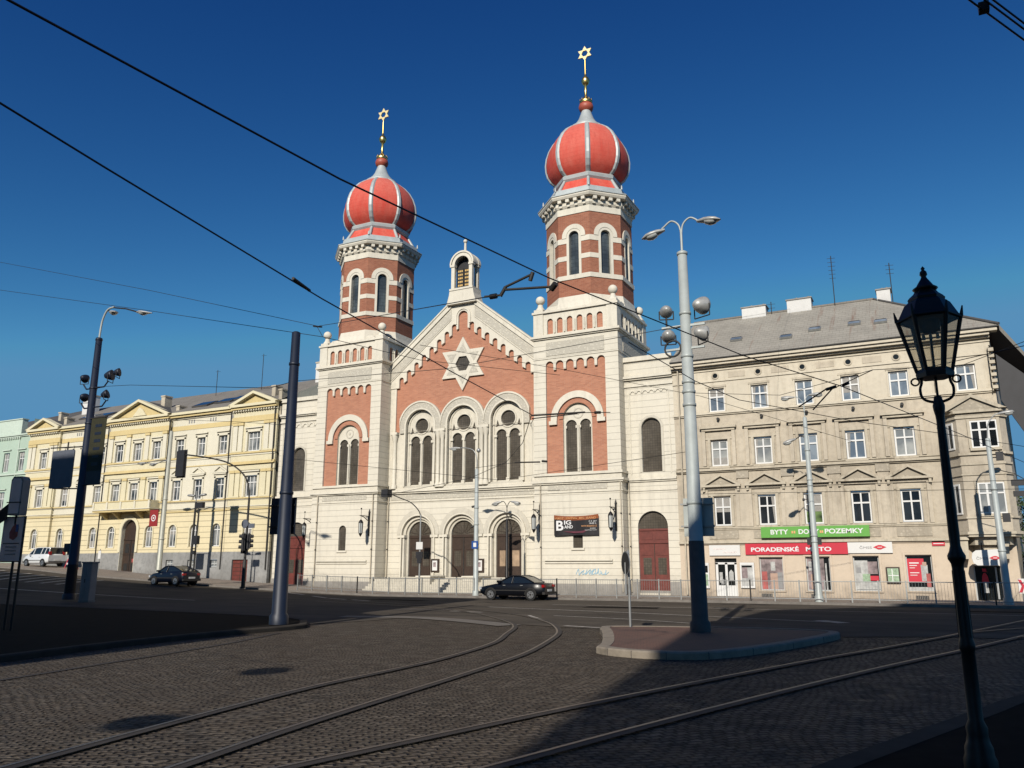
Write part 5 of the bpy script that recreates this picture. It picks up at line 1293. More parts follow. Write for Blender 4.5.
# dark advertising board on the upper corner
t = thing('advertising_board', (3.55, Y0 - 0.2, 10.5), 'large dark grey board hung on the upper right corner of the beige house', 'board')
b = MB(); v = [(3.70, 48.9, 12.85), (5.10, 48.9, 11.39), (4.72, 48.9, 8.16), (3.68, 48.9, 10.35)]
v2 = [(p[0], p[1] + 0.12, p[2]) for p in v]
b.add(v + v2, [(0, 1, 2, 3), (4, 5, 6, 7), (0, 1, 5, 4), (1, 2, 6, 5), (2, 3, 7, 6), (3, 0, 4, 7)], 'dark_back'); b.build('panel', t)
b = MB(); b.tube([(3.45, 49.1, 13.4), (3.58, 49.0, 13.2)], 0.04, 'iron_dark', 5); b.build('bracket', t); b = MB(); b.tube([(3.45, 49.1, 10.9), (3.70, 49.0, 10.9)], 0.04, 'iron_dark', 5); b.build('bracket', t); b = MB(); b.box(3.36, 3.40, 48.9, 49.15, 10.9, 13.3, 'taupe_trim')
for k in range(7): b.box(3.36, 3.62, 48.85, 49.15, 11.0 + k * 0.34, 11.18 + k * 0.34, 'taupe_trim')
b.build('corner_stones', t)
# low shop building and green sign further down the side street, with trees behind
t = thing('side_street_shop', (7.5, 52, 0), 'low pale shop building at the far right edge of the view', 'shop building')
b = MB(); b.wall(rect(4.76, 12, 0, 3.6), [rect(5.1, 6.3, 0.1, 2.3), rect(7, 8.6, 0.1, 2.3)], 51.0, 0.2, 'shop_plaster'); b.box(4.76, 12, 50.9, 51.0, 3.2, 3.7, 'taupe_trim'); b.box(4.7, 12, 51.0, 56, 3.6, 3.75, 'roof_dark'); b.box(5.1, 8.6, 51.2, 51.25, 0.1, 2.3, 'shop_dark'); b.build('wall', t)
t = board('green_sign', 4.10, 5.10, 2.75, 3.40, 'green_sign', 'green sign with pale letters beyond the corner bay at the right edge', y=50.2)
text('Kv\u011btiny', 4.62, 50.09, 2.95, 0.2, 'white_text', t, 0.8)
t = thing('warning_sign', (3.35, 47.2, 0.9), 'small red and white chevron sign beside the last lamp post', 'sign')
b = MB(); b.box(-0.13, 0.13, 0, 0.03, -0.35, 0.35, 'white_sign'); b.prism([(-0.13, 0.3), (0.0, 0.3), (0.13, 0.0), (0.0, -0.3), (-0.13, -0.3), (0.0, 0.0)], -0.012, 0.0, 'red_sign'); b.box(-0.02, 0.02, 0.03, 0.06, -0.9, 0.35, 'galv'); b.build('panel', t, world=False)
def leafy(name, loc, h, r, label, seed):
    t = thing(name, loc, label, 'tree', 'trees behind the corner house')
    random.seed(seed); b = MB(); b.tube([(0, 0, 0), (0.1, 0, h * 0.4), (0, 0.1, h * 0.75)], 0.12, 'wood_dark', 6, [0.18, 0.12, 0.05])
    for k in range(7):
        a = random.uniform(0, 6.28); z = h * random.uniform(0.3, 0.7); b.cyl((0, 0, z), (math.cos(a) * r * 0.6, math.sin(a) * r * 0.6, z + h * 0.2), 0.05, 0.015, 'wood_dark', 5)
    b.build('trunk', t, world=False)
    b = MB(); cl = [(random.gauss(0, r * 0.4), random.gauss(0, r * 0.4), h * random.uniform(0.35, 0.95)) for _ in range(26)]
    for c_ in cl:
        for k in range(60):
            p = Vector(c_) + Vector((random.gauss(0, .35), random.gauss(0, .35), random.gauss(0, .3))); u = Vector((random.uniform(-1, 1), random.uniform(-1, 1), random.uniform(-1, 1))).normalized(); w = u.orthogonal().normalized(); s_ = random.uniform(0.06, 0.13)
            b.quad(tuple(p + u * s_), tuple(p + w * s_ * .6), tuple(p - u * s_), tuple(p - w * s_ * .6), 'pine_green')
    b.build('crown', t, world=False)
leafy('street_tree', (5.2, 57.8, 0), 6.0, 1.3, 'small green tree beyond the right edge of the corner house', 5)

# ================================================================== YELLOW HOUSE
GYX0, GYX1 = -79.1, -46.6
yh = thing('yellow_house', (-63.4, Y0, 1.2), 'long yellow two-tone house with three pediments and an arched door under a balcony', 'house')
WIN = [-49.15, -52.85, -55.42, -58.00, -60.65, -63.12, -65.55, -68.35, -70.75, -73.05, -76.55]
RIS = [(-51.6, -46.75), (-67.1, -59.25), (-79.1, -74.4)]
def inris(x): return any(a <= x <= b_ for a, b_ in RIS)
def yf(x): return Y0 - 0.22 if inris(x) else Y0
sects = [(-79.1, -74.4), (-74.4, -67.1), (-67.1, -59.25), (-59.25, -51.6), (-51.6, -46.75)]
up = MB(); gf = MB(); pl = MB()
for a, b_ in sects:
    ris = inris((a + b_) / 2); y = Y0 - (0.22 if ris else 0)
    ws = [w for w in WIN if a < w < b_]
    H2 = [opening(w, 11.08, 12.68, 1.35 if w == -49.15 else 0.98) for w in ws]
    H1 = [opening(w, 7.36, 9.08, 1.25 if w == -49.15 else 0.98) for w in ws]
    up.wall(rect(a, b_, 6.6, 14.6), H2 + H1, y, 0.18, 'yellow' if ris else 'cream_wall', 'cream_wall')
    H0 = []
    for w in ws:
        if w == -63.12: H0.append(arch_poly(w - 0.95, w + 0.95, 3.0, 4.95, 14))
        else: H0.append(opening(w, 3.46, 5.30, 0.92, True))
    gf.wall(rect(a, b_, 3.0, 6.6), H0 if -63.12 not in ws else [h for h in H0 if len(h) < 16], y, 0.18, 'yellow_rust') if -63.12 not in ws else gf.wall([(a, 3.0), (-64.07, 3.0)] + list(reversed(arch_poly(-64.07, -62.17, 3.0, 4.95, 14)[2:])) + [(-62.17, 3.0), (b_, 3.0), (b_, 6.6), (a, 6.6)], [h for h, w in zip(H0, ws) if w != -63.12], y, 0.18, 'yellow_rust')
    PH = [rect(w - 0.42, w + 0.42, 1.75, 2.38) for w in ws if w in (-52.85, -55.42, -58.0)]
    if a == -51.6: PH = [rect(-50.55, -48.85, 0.45, 2.38)]
    if -63.12 in ws: pl.wall([(a, 0), (-64.07, 0), (-64.07, 3.0), (a, 3.0)], [], y - 0.06, 0.2, 'grey_plinth'); pl.wall([(-62.17, 0), (b_, 0), (b_, 3.0), (-62.17, 3.0)], [], y - 0.06, 0.2, 'grey_plinth')
    else: pl.wall(rect(a, b_, 0, 3.0), PH, y - 0.06, 0.2, 'grey_plinth')
    pl.quad((a, y - 0.06, 3.0), (b_, y - 0.06, 3.0), (b_, y, 3.0), (a, y, 3.0), 'grey_plinth')
    if ris:
        for xx in (a, b_):
            up.quad((xx, y, 6.6), (xx, Y0 + 0.1, 6.6), (xx, Y0 + 0.1, 14.6), (xx, y, 14.6), 'yellow'); gf.quad((xx, y, 3.0), (xx, Y0 + 0.1, 3.0), (xx, Y0 + 0.1, 6.6), (xx, y, 6.6), 'yellow_rust'); pl.quad((xx, y - 0.06, 0), (xx, Y0 + 0.1, 0), (xx, Y0 + 0.1, 3.0), (xx, y - 0.06, 3.0), 'grey_plinth')
up.quad((GYX1 - 0.15, Y0, 0), (GYX1 - 0.15, 62, 0), (GYX1 - 0.15, 62, 14.6), (GYX1 - 0.15, Y0, 14.6), 'cream_wall')
up.build('upper_wall', yh); gf.build('ground_floor_wall', yh); pl.build('stone_plinth', yh)
tr = MB()
for a, b_ in sects:
    ris = inris((a + b_) / 2); y = Y0 - (0.22 if ris else 0); e = 0.08 if ris else 0.0
    def B(z0, z1, p, mat): tr.box(a - (e if p > 0.05 else 0) + (0 if ris else 0.001), b_ + (e if p > 0.05 else 0) - (0 if ris else 0.001), y - p, y + 0.02, z0, z1, mat)
    B(6.34, 6.44, 0.08, 'yellow_deep'); B(6.60, 6.68, 0.06, 'cream_wall'); B(7.14, 7.22, 0.06, 'cream_wall'); B(7.22, 7.32, 0.14, 'yellow_deep')
    B(10.90, 11.04, 0.12, 'yellow_deep'); B(10.75, 10.90, 0.05, 'cream_wall')
    if ris: B(10.0, 10.10, 0.22, 'yellow_deep'); B(10.10, 10.24, 0.14, 'yellow_deep'); B(9.55, 10.0, 0.06, 'yellow'); B(13.55, 14.0, 0.06, 'yellow_deep')
    else: B(13.45, 13.85, 0.03, 'yellow_deep'); B(10.18, 10.26, 0.05, 'yellow_deep')
    B(14.45, 14.60, 0.10, 'cream_wall'); B(14.60, 14.80, 0.30, 'yellow_deep'); B(14.80, 15.02, 0.45, 'yellow')
    if ris:
        nd_ = int((b_ - a) / 0.28)
        for k in range(nd_): tr.box(a + 0.1 + k * 0.28, a + 0.23 + k * 0.28, y - 0.22, y, 14.46, 14.59, 'cream_wall')
        w = b_ - a; h = 1.62 if w > 6 else 1.05; c_ = (a + b_) / 2; t_ = 0.22
        tr.prism([(a - 0.35, 15.02), (a + 0.35, 15.02), (c_, 15.02 + h - t_), (b_ - 0.35, 15.02), (b_ + 0.35, 15.02), (c_, 15.02 + h)], y - 0.45, y + 0.3, 'yellow')
        tr.prism([(a + 0.36, 15.02), (b_ - 0.36, 15.02), (c_, 15.0 + h - t_)], y - 0.10, y + 0.2, 'yellow_deep')
        if w > 6: tr.prism([(c_ - 0.9, 15.15), (c_ + 0.9, 15.15), (c_ + 0.35, 15.75), (c_ - 0.1, 15.95), (c_ - 0.4, 15.6)], y - 0.2, y - 0.1, 'yellow')
        # pilasters
        ws = [q for q in WIN if a < q < b_]
        ps = [a + 0.40, b_ - 0.40] + ([(ws[i] + ws[i + 1]) / 2 for i in range(len(ws) - 1)]) + ([a + 1.0, b_ - 1.0] if len(ws) == 1 and w > 4 else [])
        for px in ps:
            for (z0, z1) in ((7.33, 9.55), (11.05, 13.5)):
                tr.box(px - 0.24, px + 0.24, y - 0.09, y, z0, z1, 'yellow' if z0 < 10 else 'cream_wall'); tr.box(px - 0.31, px + 0.31, y - 0.15, y, z1 - 0.22, z1, 'yellow_deep'); tr.box(px - 0.30, px + 0.30, y - 0.13, y, z0, z0 + 0.12, 'yellow')
for w in WIN:
    y = yf(w); hw_ = 0.70 if w == -49.15 else 0.50
    for z0, z1 in ((7.36, 9.08), (11.08, 12.68)):
        for s_ in (-1, 1): tr.box(w + s_ * (hw_ + 0.09) - 0.09, w + s_ * (hw_ + 0.09) + 0.09, y - 0.05, y, z0, z1 + 0.14, 'cream_wall')
        tr.box(w - hw_ - 0.18, w + hw_ + 0.18, y - 0.05, y, z1, z1 + 0.14, 'cream_wall'); tr.box(w - hw_ - 0.25, w + hw_ + 0.25, y - 0.16, y, z1 + 0.30, z1 + 0.40, 'cream_wall')
        tr.box(w - hw_ - 0.18, w + hw_ + 0.18, y - 0.04, y, z1 + 0.14, z1 + 0.30, 'cream_wall')
    if not inris(w):
        pediment(tr, w, 9.50, 1.75, 0.62, y, 0.18, 'cream_wall')
        for k in (-1, 0, 1): tr.box(w + 1.2 + k * 0.3 - 0.06, w + 1.2 + k * 0.3 + 0.06, y - 0.02, y - 0.0, 14.02, 14.32, 'grey_text') if w != -68.55 or True else None
    if w != -63.12: tr.ring(w, 4.84, 0.48, 0.60, y - 0.05, y, 'yellow', n=10, leg=1.4)
tr.ring(-63.12, 4.95, 0.97, 1.25, Y0 - 0.32, Y0 - 0.2, 'yellow', n=18, leg=1.9); tr.ring(-63.12, 4.95, 0.93, 0.965, Y0 - 0.29, Y0 + 0.12, 'cream_wall', n=18, leg=3.8)
tr.build('facade_trim', yh)
for w in WIN:
    y = yf(w); big = w == -49.15
    window(yh, w, 11.10, 12.66, 1.33 if big else 0.96, y, glass='pane_yellow_house', panes=3 if big else 2, frame='white_frame', transom=0.68, fw=0.07)
    window(yh, w, 7.38, 9.06, 1.23 if big else 0.96, y, glass='pane_yellow_house', panes=3 if big else 2, transom=0.68, fw=0.07)
    if w != -63.12: window(yh, w, 3.48, 5.28, 0.90, y, glass='pane_yellow_house', arch=True, transom=0.74, fw=0.07)
for w in (-52.85, -55.42, -58.0):
    window(yh, w, 1.77, 2.36, 0.82, Y0 - 0.06, glass='pane_curtain', transom=0.5, name='cellar_window', frame='grey_frame')
d = MB(); d.box(-50.55, -48.85, Y0 - 0.14, Y0 - 0.06, 0.6, 2.38, 'red_sign' if False else 'wood_red'); d.box(-49.72, -49.68, Y0 - 0.16, Y0 - 0.14, 0.7, 2.3, 'wood_dark')
for k in range(5): d.box(-50.5, -48.9, Y0 - 0.155, Y0 - 0.14, 0.85 + k * 0.3, 0.88 + k * 0.3, 'wood_dark')
d.build('garage_door', yh)
d = MB(); yd = Y0 + 0.05; d.box(-64.08, -62.16, yd, yd + 0.1, 1.2, 4.95, 'wood_dark'); d.prism(arch_poly(-64.07, -62.17, 4.95, 4.96, 14), yd + 0.03, yd + 0.08, 'wood_dark'); d.box(-64.08, -62.16, yd - 0.06, yd, 4.1, 4.25, 'wood_dark'); d.box(-63.15, -63.09, yd - 0.04, yd, 1.2, 4.1, 'iron_dark'); d.box(-62.8, -62.45, yd - 0.02, yd, 2.2, 2.5, 'poster_red')
for (a, b_) in ((-63.8, -63.3), (-62.9, -62.4)): d.box(a, b_, yd - 0.03, yd, 3.0, 3.8, 'iron_dark'); d.box(a, b_, yd - 0.03, yd, 1.5, 2.1, 'iron_dark')
d.build('door', yh)
b = MB(); b.box(-67.0, -59.6, Y0 - 1.25, Y0 - 0.2, 6.52, 6.68, 'yellow_deep'); b.box(-67.1, -59.5, Y0 - 1.32, Y0 - 0.2, 6.68, 6.76, 'cream_wall')
b.box(-67.0, -59.6, Y0 - 1.28, Y0 - 1.18, 7.36, 7.46, 'yellow_deep'); b.box(-66.96, -59.64, Y0 - 1.24, Y0 - 1.20, 6.76, 7.36, 'yellow')
for k in range(5):
    px = -66.9 + k * 1.8; b.box(px - 0.1, px + 0.1, Y0 - 1.30, Y0 - 1.16, 6.76, 7.4, 'cream_wall')
for s_ in (-66.95, -59.65): b.box(s_ - 0.04, s_ + 0.04, Y0 - 1.25, Y0 - 0.2, 6.76, 7.42, 'yellow')
for px in (-66.3, -64.6, -61.6, -60.1): b.add([(px - 0.14, Y0 - 1.1, 6.52), (px + 0.14, Y0 - 1.1, 6.52), (px + 0.14, Y0 - 0.2, 6.52), (px - 0.14, Y0 - 0.2, 6.52), (px - 0.14, Y0 - 0.2, 5.9), (px + 0.14, Y0 - 0.2, 5.9)], [(0, 1, 2, 3), (0, 1, 5, 4), (0, 4, 3), (1, 2, 5)], 'yellow_deep')
b.build('balcony', yh)
mb = MB(); zr = 18.5; yr = 56
mb.quad((GYX0, Y0 - 0.45, 15.02), (GYX1, Y0 - 0.45, 15.02), (GYX1, yr, zr), (GYX0, yr, zr), 'roof_grey' if False else 'roof_mid'); mb.quad((GYX0, yr, zr), (GYX1, yr, zr), (GYX1, 63, 14.8), (GYX0, 63, 14.8), 'roof_mid')
mb.add([(GYX1, Y0 - 0.45, 15.02), (GYX1, yr, zr), (GYX1, 63, 14.8)], [(0, 1, 2)], 'cream_wall')
for a, b_ in RIS:
    c_ = (a + b_) / 2; h = 1.6 if b_ - a > 6 else 1.02; yy = Y0 + (h + 0.0) * (yr - Y0 + 0.45) / (zr - 15.02)
    mb.add([(a - 0.3, Y0 - 0.6, 15.05), (c_, Y0 - 0.6, 15.02 + h), (c_, yy, 15.0 + h), (a - 0.3, Y0 - 0.3, 15.05)], [(0, 1, 2, 3)], 'roof_dark'); mb.add([(b_ + 0.3, Y0 - 0.6, 15.05), (c_, Y0 - 0.6, 15.02 + h), (c_, yy, 15.0 + h), (b_ + 0.3, Y0 - 0.3, 15.05)], [(0, 1, 2, 3)], 'roof_dark')
rf = mb.build('roof', yh)
for x, zz in ((-56.9, 15.9), (-54.6, 16.1), (-53.2, 16.3), (-71.5, 16.3), (-73.6, 16.3)):
    yy = Y0 - 0.45 + (zz - 15.02) * (yr - Y0 + 0.45) / (zr - 15.02)
    s_ = MB(); s_.T = Matrix.Translation((x, yy, zz)) @ Matrix.Rotation(math.atan2(zr - 15.02, yr - Y0 + 0.45), 4, 'X'); s_.box(-0.95, 0.95, -0.7, 0.7, 0.02, 0.14, 'roof_dark'); s_.box(-0.85, 0.85, -0.6, 0.6, 0.14, 0.16, 'pane_dark'); s_.build('skylight', rf, world=False)
for (xa, xb, ya, top) in ((-47.9, -47.1, 54.6, 19.7), (-78.2, -76.6, 53.5, 19.3), (-62.7, -62.2, 50.6, 17.3), (-59.4, -59.0, 49.6, 15.9), (-49.1, -48.7, 50.6, 16.9), (-46.95, -46.6, 49.2, 16.1), (-77.4, -77.0, 50.5, 17.0), (-74.9, -74.5, 49.5, 16.1)):
    c_ = MB(); c_.box(xa, xb, ya, ya + 0.8, top - 2.2, top, 'chimney_white' if top > 18 else 'taupe_trim'); c_.box(xa - 0.05, xb + 0.05, ya - 0.05, ya + 0.85, top - 0.12, top, 'taupe_trim'); c_.build('chimney', rf, world=False)
for xx in (-51.75, -59.12, -67.2, -46.9):
    v_ = MB(); v_.cyl((xx, Y0 - 0.34, 14.5), (xx, Y0 - 0.34, 1.6), 0.055, mat='iron_dark', seg=6); v_.build('drainpipe', yh)

# ================================================================== MINT HOUSE
mh = thing('mint_house', (-90, Y0, 2.2), 'pale mint green house at the left edge beside the yellow house', 'house')
mb = MB(); MW = [-80.5, -82.95, -86.4, -89.0, -91.6, -94.2, -96.8, -99.4]
holes = [opening(w, z0, z1, 0.95) for w in MW for z0, z1 in ((11.1, 13.05), (7.2, 9.1))] + [opening(w, 3.6, 5.3, 0.95, True) for w in MW]
mb.wall(rect(-102, -79.12, 0, 14.8), holes, Y0, 0.18, 'mint'); mb.quad((-79.12, Y0, 0), (-79.12, 60, 0), (-79.12, 60, 16.3), (-79.12, Y0, 16.3), 'mint')
mb.box(-102, -81.1, Y0 + 0.02, Y0 + 0.6, 14.8, 16.4, 'mint_pale')
mb.build('wall', mh)
tr = MB()
for z0, z1, p in ((14.72, 14.86, 0.22), (14.6, 14.72, 0.12), (10.75, 10.9, 0.12), (6.9, 7.0, 0.12), (6.3, 6.4, 0.08)): tr.box(-102, -79.13, Y0 - p, Y0 + 0.02, z0, z1, 'mint_pale')
tr.box(-102, -81.05, Y0 - 0.05, Y0 + 0.65, 16.4, 16.5, 'mint_pale')
for k in range(70): tr.box(-101.8 + k * 0.3, -101.66 + k * 0.3, Y0 - 0.14, Y0, 14.40, 14.60, 'mint_pale')
for w in MW:
    for z1 in (13.05, 9.1): tr.box(w - 0.68, w + 0.68, Y0 - 0.12, Y0, z1 + 0.22, z1 + 0.32, 'mint_pale')
tr.box(-81.2, -81.05, Y0 - 0.05, Y0, 3, 14.6, 'mint_pale')
tr.build('facade_trim', mh)
for w in MW[:5]:
    window(mh, w, 11.12, 13.03, 0.93, Y0, glass='pane_yellow_house', fw=0.07); window(mh, w, 7.22, 9.08, 0.93, Y0, glass='pane_yellow_house', fw=0.07)
    window(mh, w, 3.62, 5.28, 0.90, Y0, glass='pane_yellow_house', arch=True, fw=0.07)
mb = MB(); mb.quad((-102, Y0 + 0.4, 14.9), (-79.1, Y0 + 0.4, 14.9), (-79.1, 56, 18.6), (-102, 56, 17.5), 'roof_dark'); mb.quad((-79.1, 56, 18.6), (-102, 56, 17.5), (-102, 63, 14.8), (-79.1, 63, 14.8), 'roof_dark'); mb.build('roof', mh)
for x, ya, h in ((-60.0, 54.5, 2.3), (-54.2, 54.5, 3.2)):
    antenna('roof_antenna', x, ya, 18.0, h, 'thin aerial on the yellow house roof, %s' % ('the left of two' if x < -57 else 'the right of two'), 1)
# ================================================================== STREET FURNITURE
def lamp_head(mb, p, d, L=0.72, w=0.17, tilt=0.06, top='alu'):
    """cobra head: slim body, glass bowl below; d = unit direction in plan"""
    M0 = Matrix.Translation(p) @ Matrix.Rotation(math.atan2(d[1], d[0]), 4, 'Z') @ Matrix.Rotation(-tilt, 4, 'Y')
    prev = mb.T; mb.T = M0
    st = [(0.0, 0.05, 0.05), (0.10, 0.09, 0.07), (0.25, 0.85 * w, 0.10), (0.45, w, 0.11), (0.62, 0.9 * w, 0.09), (L, 0.03, 0.02)]
    n = 12; v = []
    for x, a, b_ in st:
        for i in range(n):
            t = 2 * PI * i / n; v.append((x, a * math.cos(t), b_ * math.sin(t) * (1.0 if math.sin(t) > 0 else 0.7)))
    f = [(j * n + i, j * n + (i + 1) % n, (j + 1) * n + (i + 1) % n, (j + 1) * n + i) for j in range(len(st) - 1) for i in range(n)]
    mb.add(v, f, top, True)
    mb.T = prev
def bowl(mb, p, d, L=0.72, w=0.17, tilt=0.06):
    M0 = Matrix.Translation(p) @ Matrix.Rotation(math.atan2(d[1], d[0]), 4, 'Z') @ Matrix.Rotation(-tilt, 4, 'Y')
    prev = mb.T; mb.T = M0; n = 10; v = []
    st = [(0.24, 0.02, 0.02), (0.30, 0.75 * w, 0.09), (0.45, 0.85 * w, 0.13), (0.60, 0.7 * w, 0.09), (0.66, 0.02, 0.02)]
    for x, a, b_ in st:
        for i in range(n + 1):
            t = PI + PI * i / n; v.append((x, a * math.cos(t), -0.03 + b_ * math.sin(t)))
    m_ = n + 1
    mb.add(v, [(j * m_ + i, j * m_ + i + 1, (j + 1) * m_ + i + 1, (j + 1) * m_ + i) for j in range(len(st) - 1) for i in range(n)], 'lamp_glass', True); mb.T = prev
def floodlight(t, p, d, r=0.28, mat='alu', glass='galv'):
    """round floodlight on a U bracket, aimed along d"""
    d = Vector(d).normalized(); b = MB()
    a = d.orthogonal().normalized(); c = d.cross(a)
    prof = [(-1.2 * r, 0.12 * r), (-1.1 * r, 0.42 * r), (-0.8 * r, 0.62 * r), (-0.35 * r, 0.85 * r), (0.1 * r, 1.0 * r), (0.35 * r, 1.04 * r), (0.40 * r, 0.95 * r)]
    n = 16; v = []
    for s_, rr in prof:
        for i in range(n): v.append(tuple(Vector(p) + d * s_ + a * rr * math.cos(2 * PI * i / n) + c * rr * math.sin(2 * PI * i / n)))
    b.add(v, [(j * n + i, j * n + (i + 1) % n, (j + 1) * n + (i + 1) % n, (j + 1) * n + i) for j in range(len(prof) - 1) for i in range(n)], mat, True)
    b.add(v[-n:], [tuple(range(n))], glass); b.add(v[:n], [tuple(range(n))], mat)
    q = Vector(p); h = d.cross(Vector((0, 0, 1))).normalized()
    b.tube([q + h * r * 1.08, q + h * r * 1.08 - Vector((0, 0, 1.35 * r)), q - h * r * 1.08 - Vector((0, 0, 1.35 * r)), q - h * r * 1.08], 0.02, 'iron_dark', 5)
    b.build('floodlight', t, world=False)
def pole_mb(r0, r1, h, mat, z0=0.0, collars=(), seg=16):
    b = MB(); b.lathe([(r0 * 1.25, z0), (r0 * 1.25, z0 + 0.25), (r0, z0 + 0.32), (r1, h), (r1 * 0.6, h + 0.03), (0.001, h + 0.04)], 0, 0, mat, seg)
    for z in collars:
        r = r0 + (r1 - r0) * z / h; b.lathe([(r + 0.002, z - 0.05), (r + 0.025, z - 0.04), (r + 0.025, z + 0.04), (r + 0.002, z + 0.05)], 0, 0, mat, seg)
    return b
# ---- tall grey mast on the island
mx, my = -5.80, 22.05
t = thing('floodlight_mast', (mx, my, 0.13), 'tall pale grey mast with double lamp and round floodlights on the brick traffic island', 'lamp post')
b = pole_mb(0.225, 0.145, 11.36, 'pole_grey', collars=(3.6, 6.5, 6.9, 7.2, 8.0, 9.35, 11.3)); b.lathe([(0.295, 0.0), (0.295, 0.26), (0.236, 0.33), (0.222, 2.5), (0.212, 2.52)], 0, 0, 'pole_shaded', 16); b.build('pole', t, world=False)  # dark sleeve at the foot: house shadow on the mast put into colour
b = MB(); b.cyl((0, 0, 11.3), (0, 0, 12.1), 0.04, mat='pole_grey')
for s_ in (-1, 1): b.tube(catmull([(0, 0, 11.8), (s_ * 0.06, 0, 12.25), (s_ * 0.30, 0, 12.45), (s_ * 0.55, 0, 12.3), (s_ * (0.62 if s_ < 0 else 0.55), 0, 12.25)], 5), 0.03, 'pole_grey', 6)
b.build('arm', t, world=False)
for s_, z in ((-1, 12.2), (1, 12.28)):
    b = MB(); lamp_head(b, Vector((s_ * 0.52, 0, z)), (s_, -0.15), tilt=-0.28 if s_ < 0 else -0.16, L=0.78, w=0.20); bowl(b, Vector((s_ * 0.52, 0, z)), (s_, -0.15), tilt=-0.28 if s_ < 0 else -0.16, L=0.78, w=0.20); b.build('lamp_head', t, world=False)
b = MB(); b.box(-0.75, 0.6, -0.04, 0.04, 8.93, 9.0, 'pole_grey'); b.box(-0.7, 0.55, -0.04, 0.04, 8.22, 8.28, 'pole_grey'); b.cyl((-0.6, 0, 8.95), (-0.6, 0, 9.3), 0.03, mat='iron_dark'); b.build('crossbar', t, world=False)
floodlight(t, (-0.60, 0.02, 9.52), (-0.35, 1, -0.12), 0.20); floodlight(t, (0.52, 0.02, 9.55), (0.5, 1, 0.1), 0.27); floodlight(t, (-0.56, 0, 8.72), (-0.2, 1, -0.1), 0.21); floodlight(t, (0.50, 0.05, 8.68), (0.7, 0.8, -0.1), 0.23)
b = MB(); n = 20
b.tube([(-0.42 + 0.25 * math.cos(2 * PI * i / n), -0.05, 8.28 + 0.25 * math.sin(2 * PI * i / n)) for i in range(n + 1)], 0.03, 'iron_dark', 6); b.build('cable_coil', t, world=False)
t2 = thing('sign_board', (mx, my + 0.28, 3.3), 'large blank board clamped behind the grey island mast', 'sign')
b = MB(); b.box(-0.42, 0.46, 0, 0.05, -0.62, 0.50, 'pole_grey'); b.box(-0.5, 0.5, -0.05, 0, -0.35, -0.30, 'galv'); b.box(-0.5, 0.5, -0.05, 0, 0.3, 0.35, 'galv'); b.build('panel', t2, world=False)
t.scale = (0.925, 0.925, 0.936); t2.scale = (0.925, 0.925, 0.925); t2.location.z = 3.19
# ---- dark tram pole on the left
t = thing('tram_pole', (-17.75, 19.2, 0.13), 'dark blue tram wire pole at the tip of the left corner pavement', 'pole')
pole_mb(0.225, 0.135, 9.05, 'pole_blue', collars=(3.9, 8.0)).build('pole', t, world=False)
t2 = thing('sign_board', (-18.08, 19.45, 3.35), 'dark blank board clamped behind the dark tram pole', 'sign')
b = MB(); b.box(-0.50, 0.50, 0, 0.05, -0.56, 0.56, 'pole_blue'); b.box(-0.5, 0.5, -0.05, 0, -0.35, -0.30, 'iron_dark'); b.box(-0.5, 0.5, -0.05, 0, 0.3, 0.35, 'iron_dark'); b.build('panel', t2, world=False)
# ---- far left mast
lx, ly = -41.05, 28.6
t = thing('floodlight_mast', (lx, ly, 0.13), 'tall dark blue mast at left with silver double lamp and dark floodlights', 'lamp post')
b = pole_mb(0.27, 0.17, 14.3, 'pole_blue', collars=(9.4, 11.4, 14.2)); b.cyl((0, 0, 0.3), (0, 0, 1.8), 0.275, 0.26, 'pole_rust', 16); b.build('pole', t, world=False)
b = MB(); b.tube(catmull([(0, 0, 14.3), (0.1, 0, 15.3), (0.45, 0, 15.9), (1.0, 0, 16.0)], 6), 0.055, 'pole_grey', 8); b.tube([(0.9, 0, 15.98), (2.0, 0, 15.75), (3.0, 0, 15.42)], 0.04, 'iron_dark', 6); b.tube([(0.5, 0, 15.9), (1.1, -0.1, 15.5)], 0.04, 'iron_dark', 6); b.build('arm', t, world=False)
for p, d in (((2.95, 0, 15.40), (1, 0.1)), ((0.95, -0.1, 15.62), (1, -0.4))):
    b = MB(); lamp_head(b, Vector(p), d, L=1.15 if p[0] > 2 else 0.9, w=0.24, tilt=-0.15); bowl(b, Vector(p), d, L=1.0, w=0.24, tilt=-0.15); b.build('lamp_head', t, world=False)
b = MB()
for z in (11.6, 10.5): b.tube([(-0.9, 0, z + 0.1), (-0.6, 0, z - 0.2), (0.9, 0, z - 0.2), (1.2, 0, z + 0.1)], 0.04, 'pole_blue', 6)
b.build('crossbar', t, world=False)
for p, d, r in (((-0.85, 0, 12.05), (-0.3, 1, -.1), 0.30), ((1.35, 0, 12.0), (1, 0.5, 0.15), 0.36), ((1.95, 0, 12.1), (1, 0.6, 0.15), 0.28), ((-0.7, 0, 10.95), (-0.4, 1, -.1), 0.30), ((1.15, 0, 10.95), (0.9, 0.5, 0.35), 0.30)): floodlight(t, p, d, r * 0.8, 'pole_blue', 'iron_dark')
b = MB(); b.box(-0.7, -0.25, -0.15, 0.15, 2.45, 2.9, 'pole_blue'); b.cyl((-0.5, 0, 2.3), (-0.5, 0, 2.45), 0.06, mat='lamp_glass'); b.build('junction_box', t, world=False)
t = thing('sign_board', (-42.85, 28.5, 7.1), 'dark rounded back of a traffic sign hung left of the dark mast', 'sign')
b = MB(); v = []
for i in range(4):
    cx_, cz_ = ((0.82, 0.92), (-0.82, 0.92), (-0.82, -0.92), (0.82, -0.92))[i]
    for k in range(5): a = i * PI / 2 + k * PI / 8; v.append((cx_ + 0.13 * math.cos(a), cz_ + 0.13 * math.sin(a)))
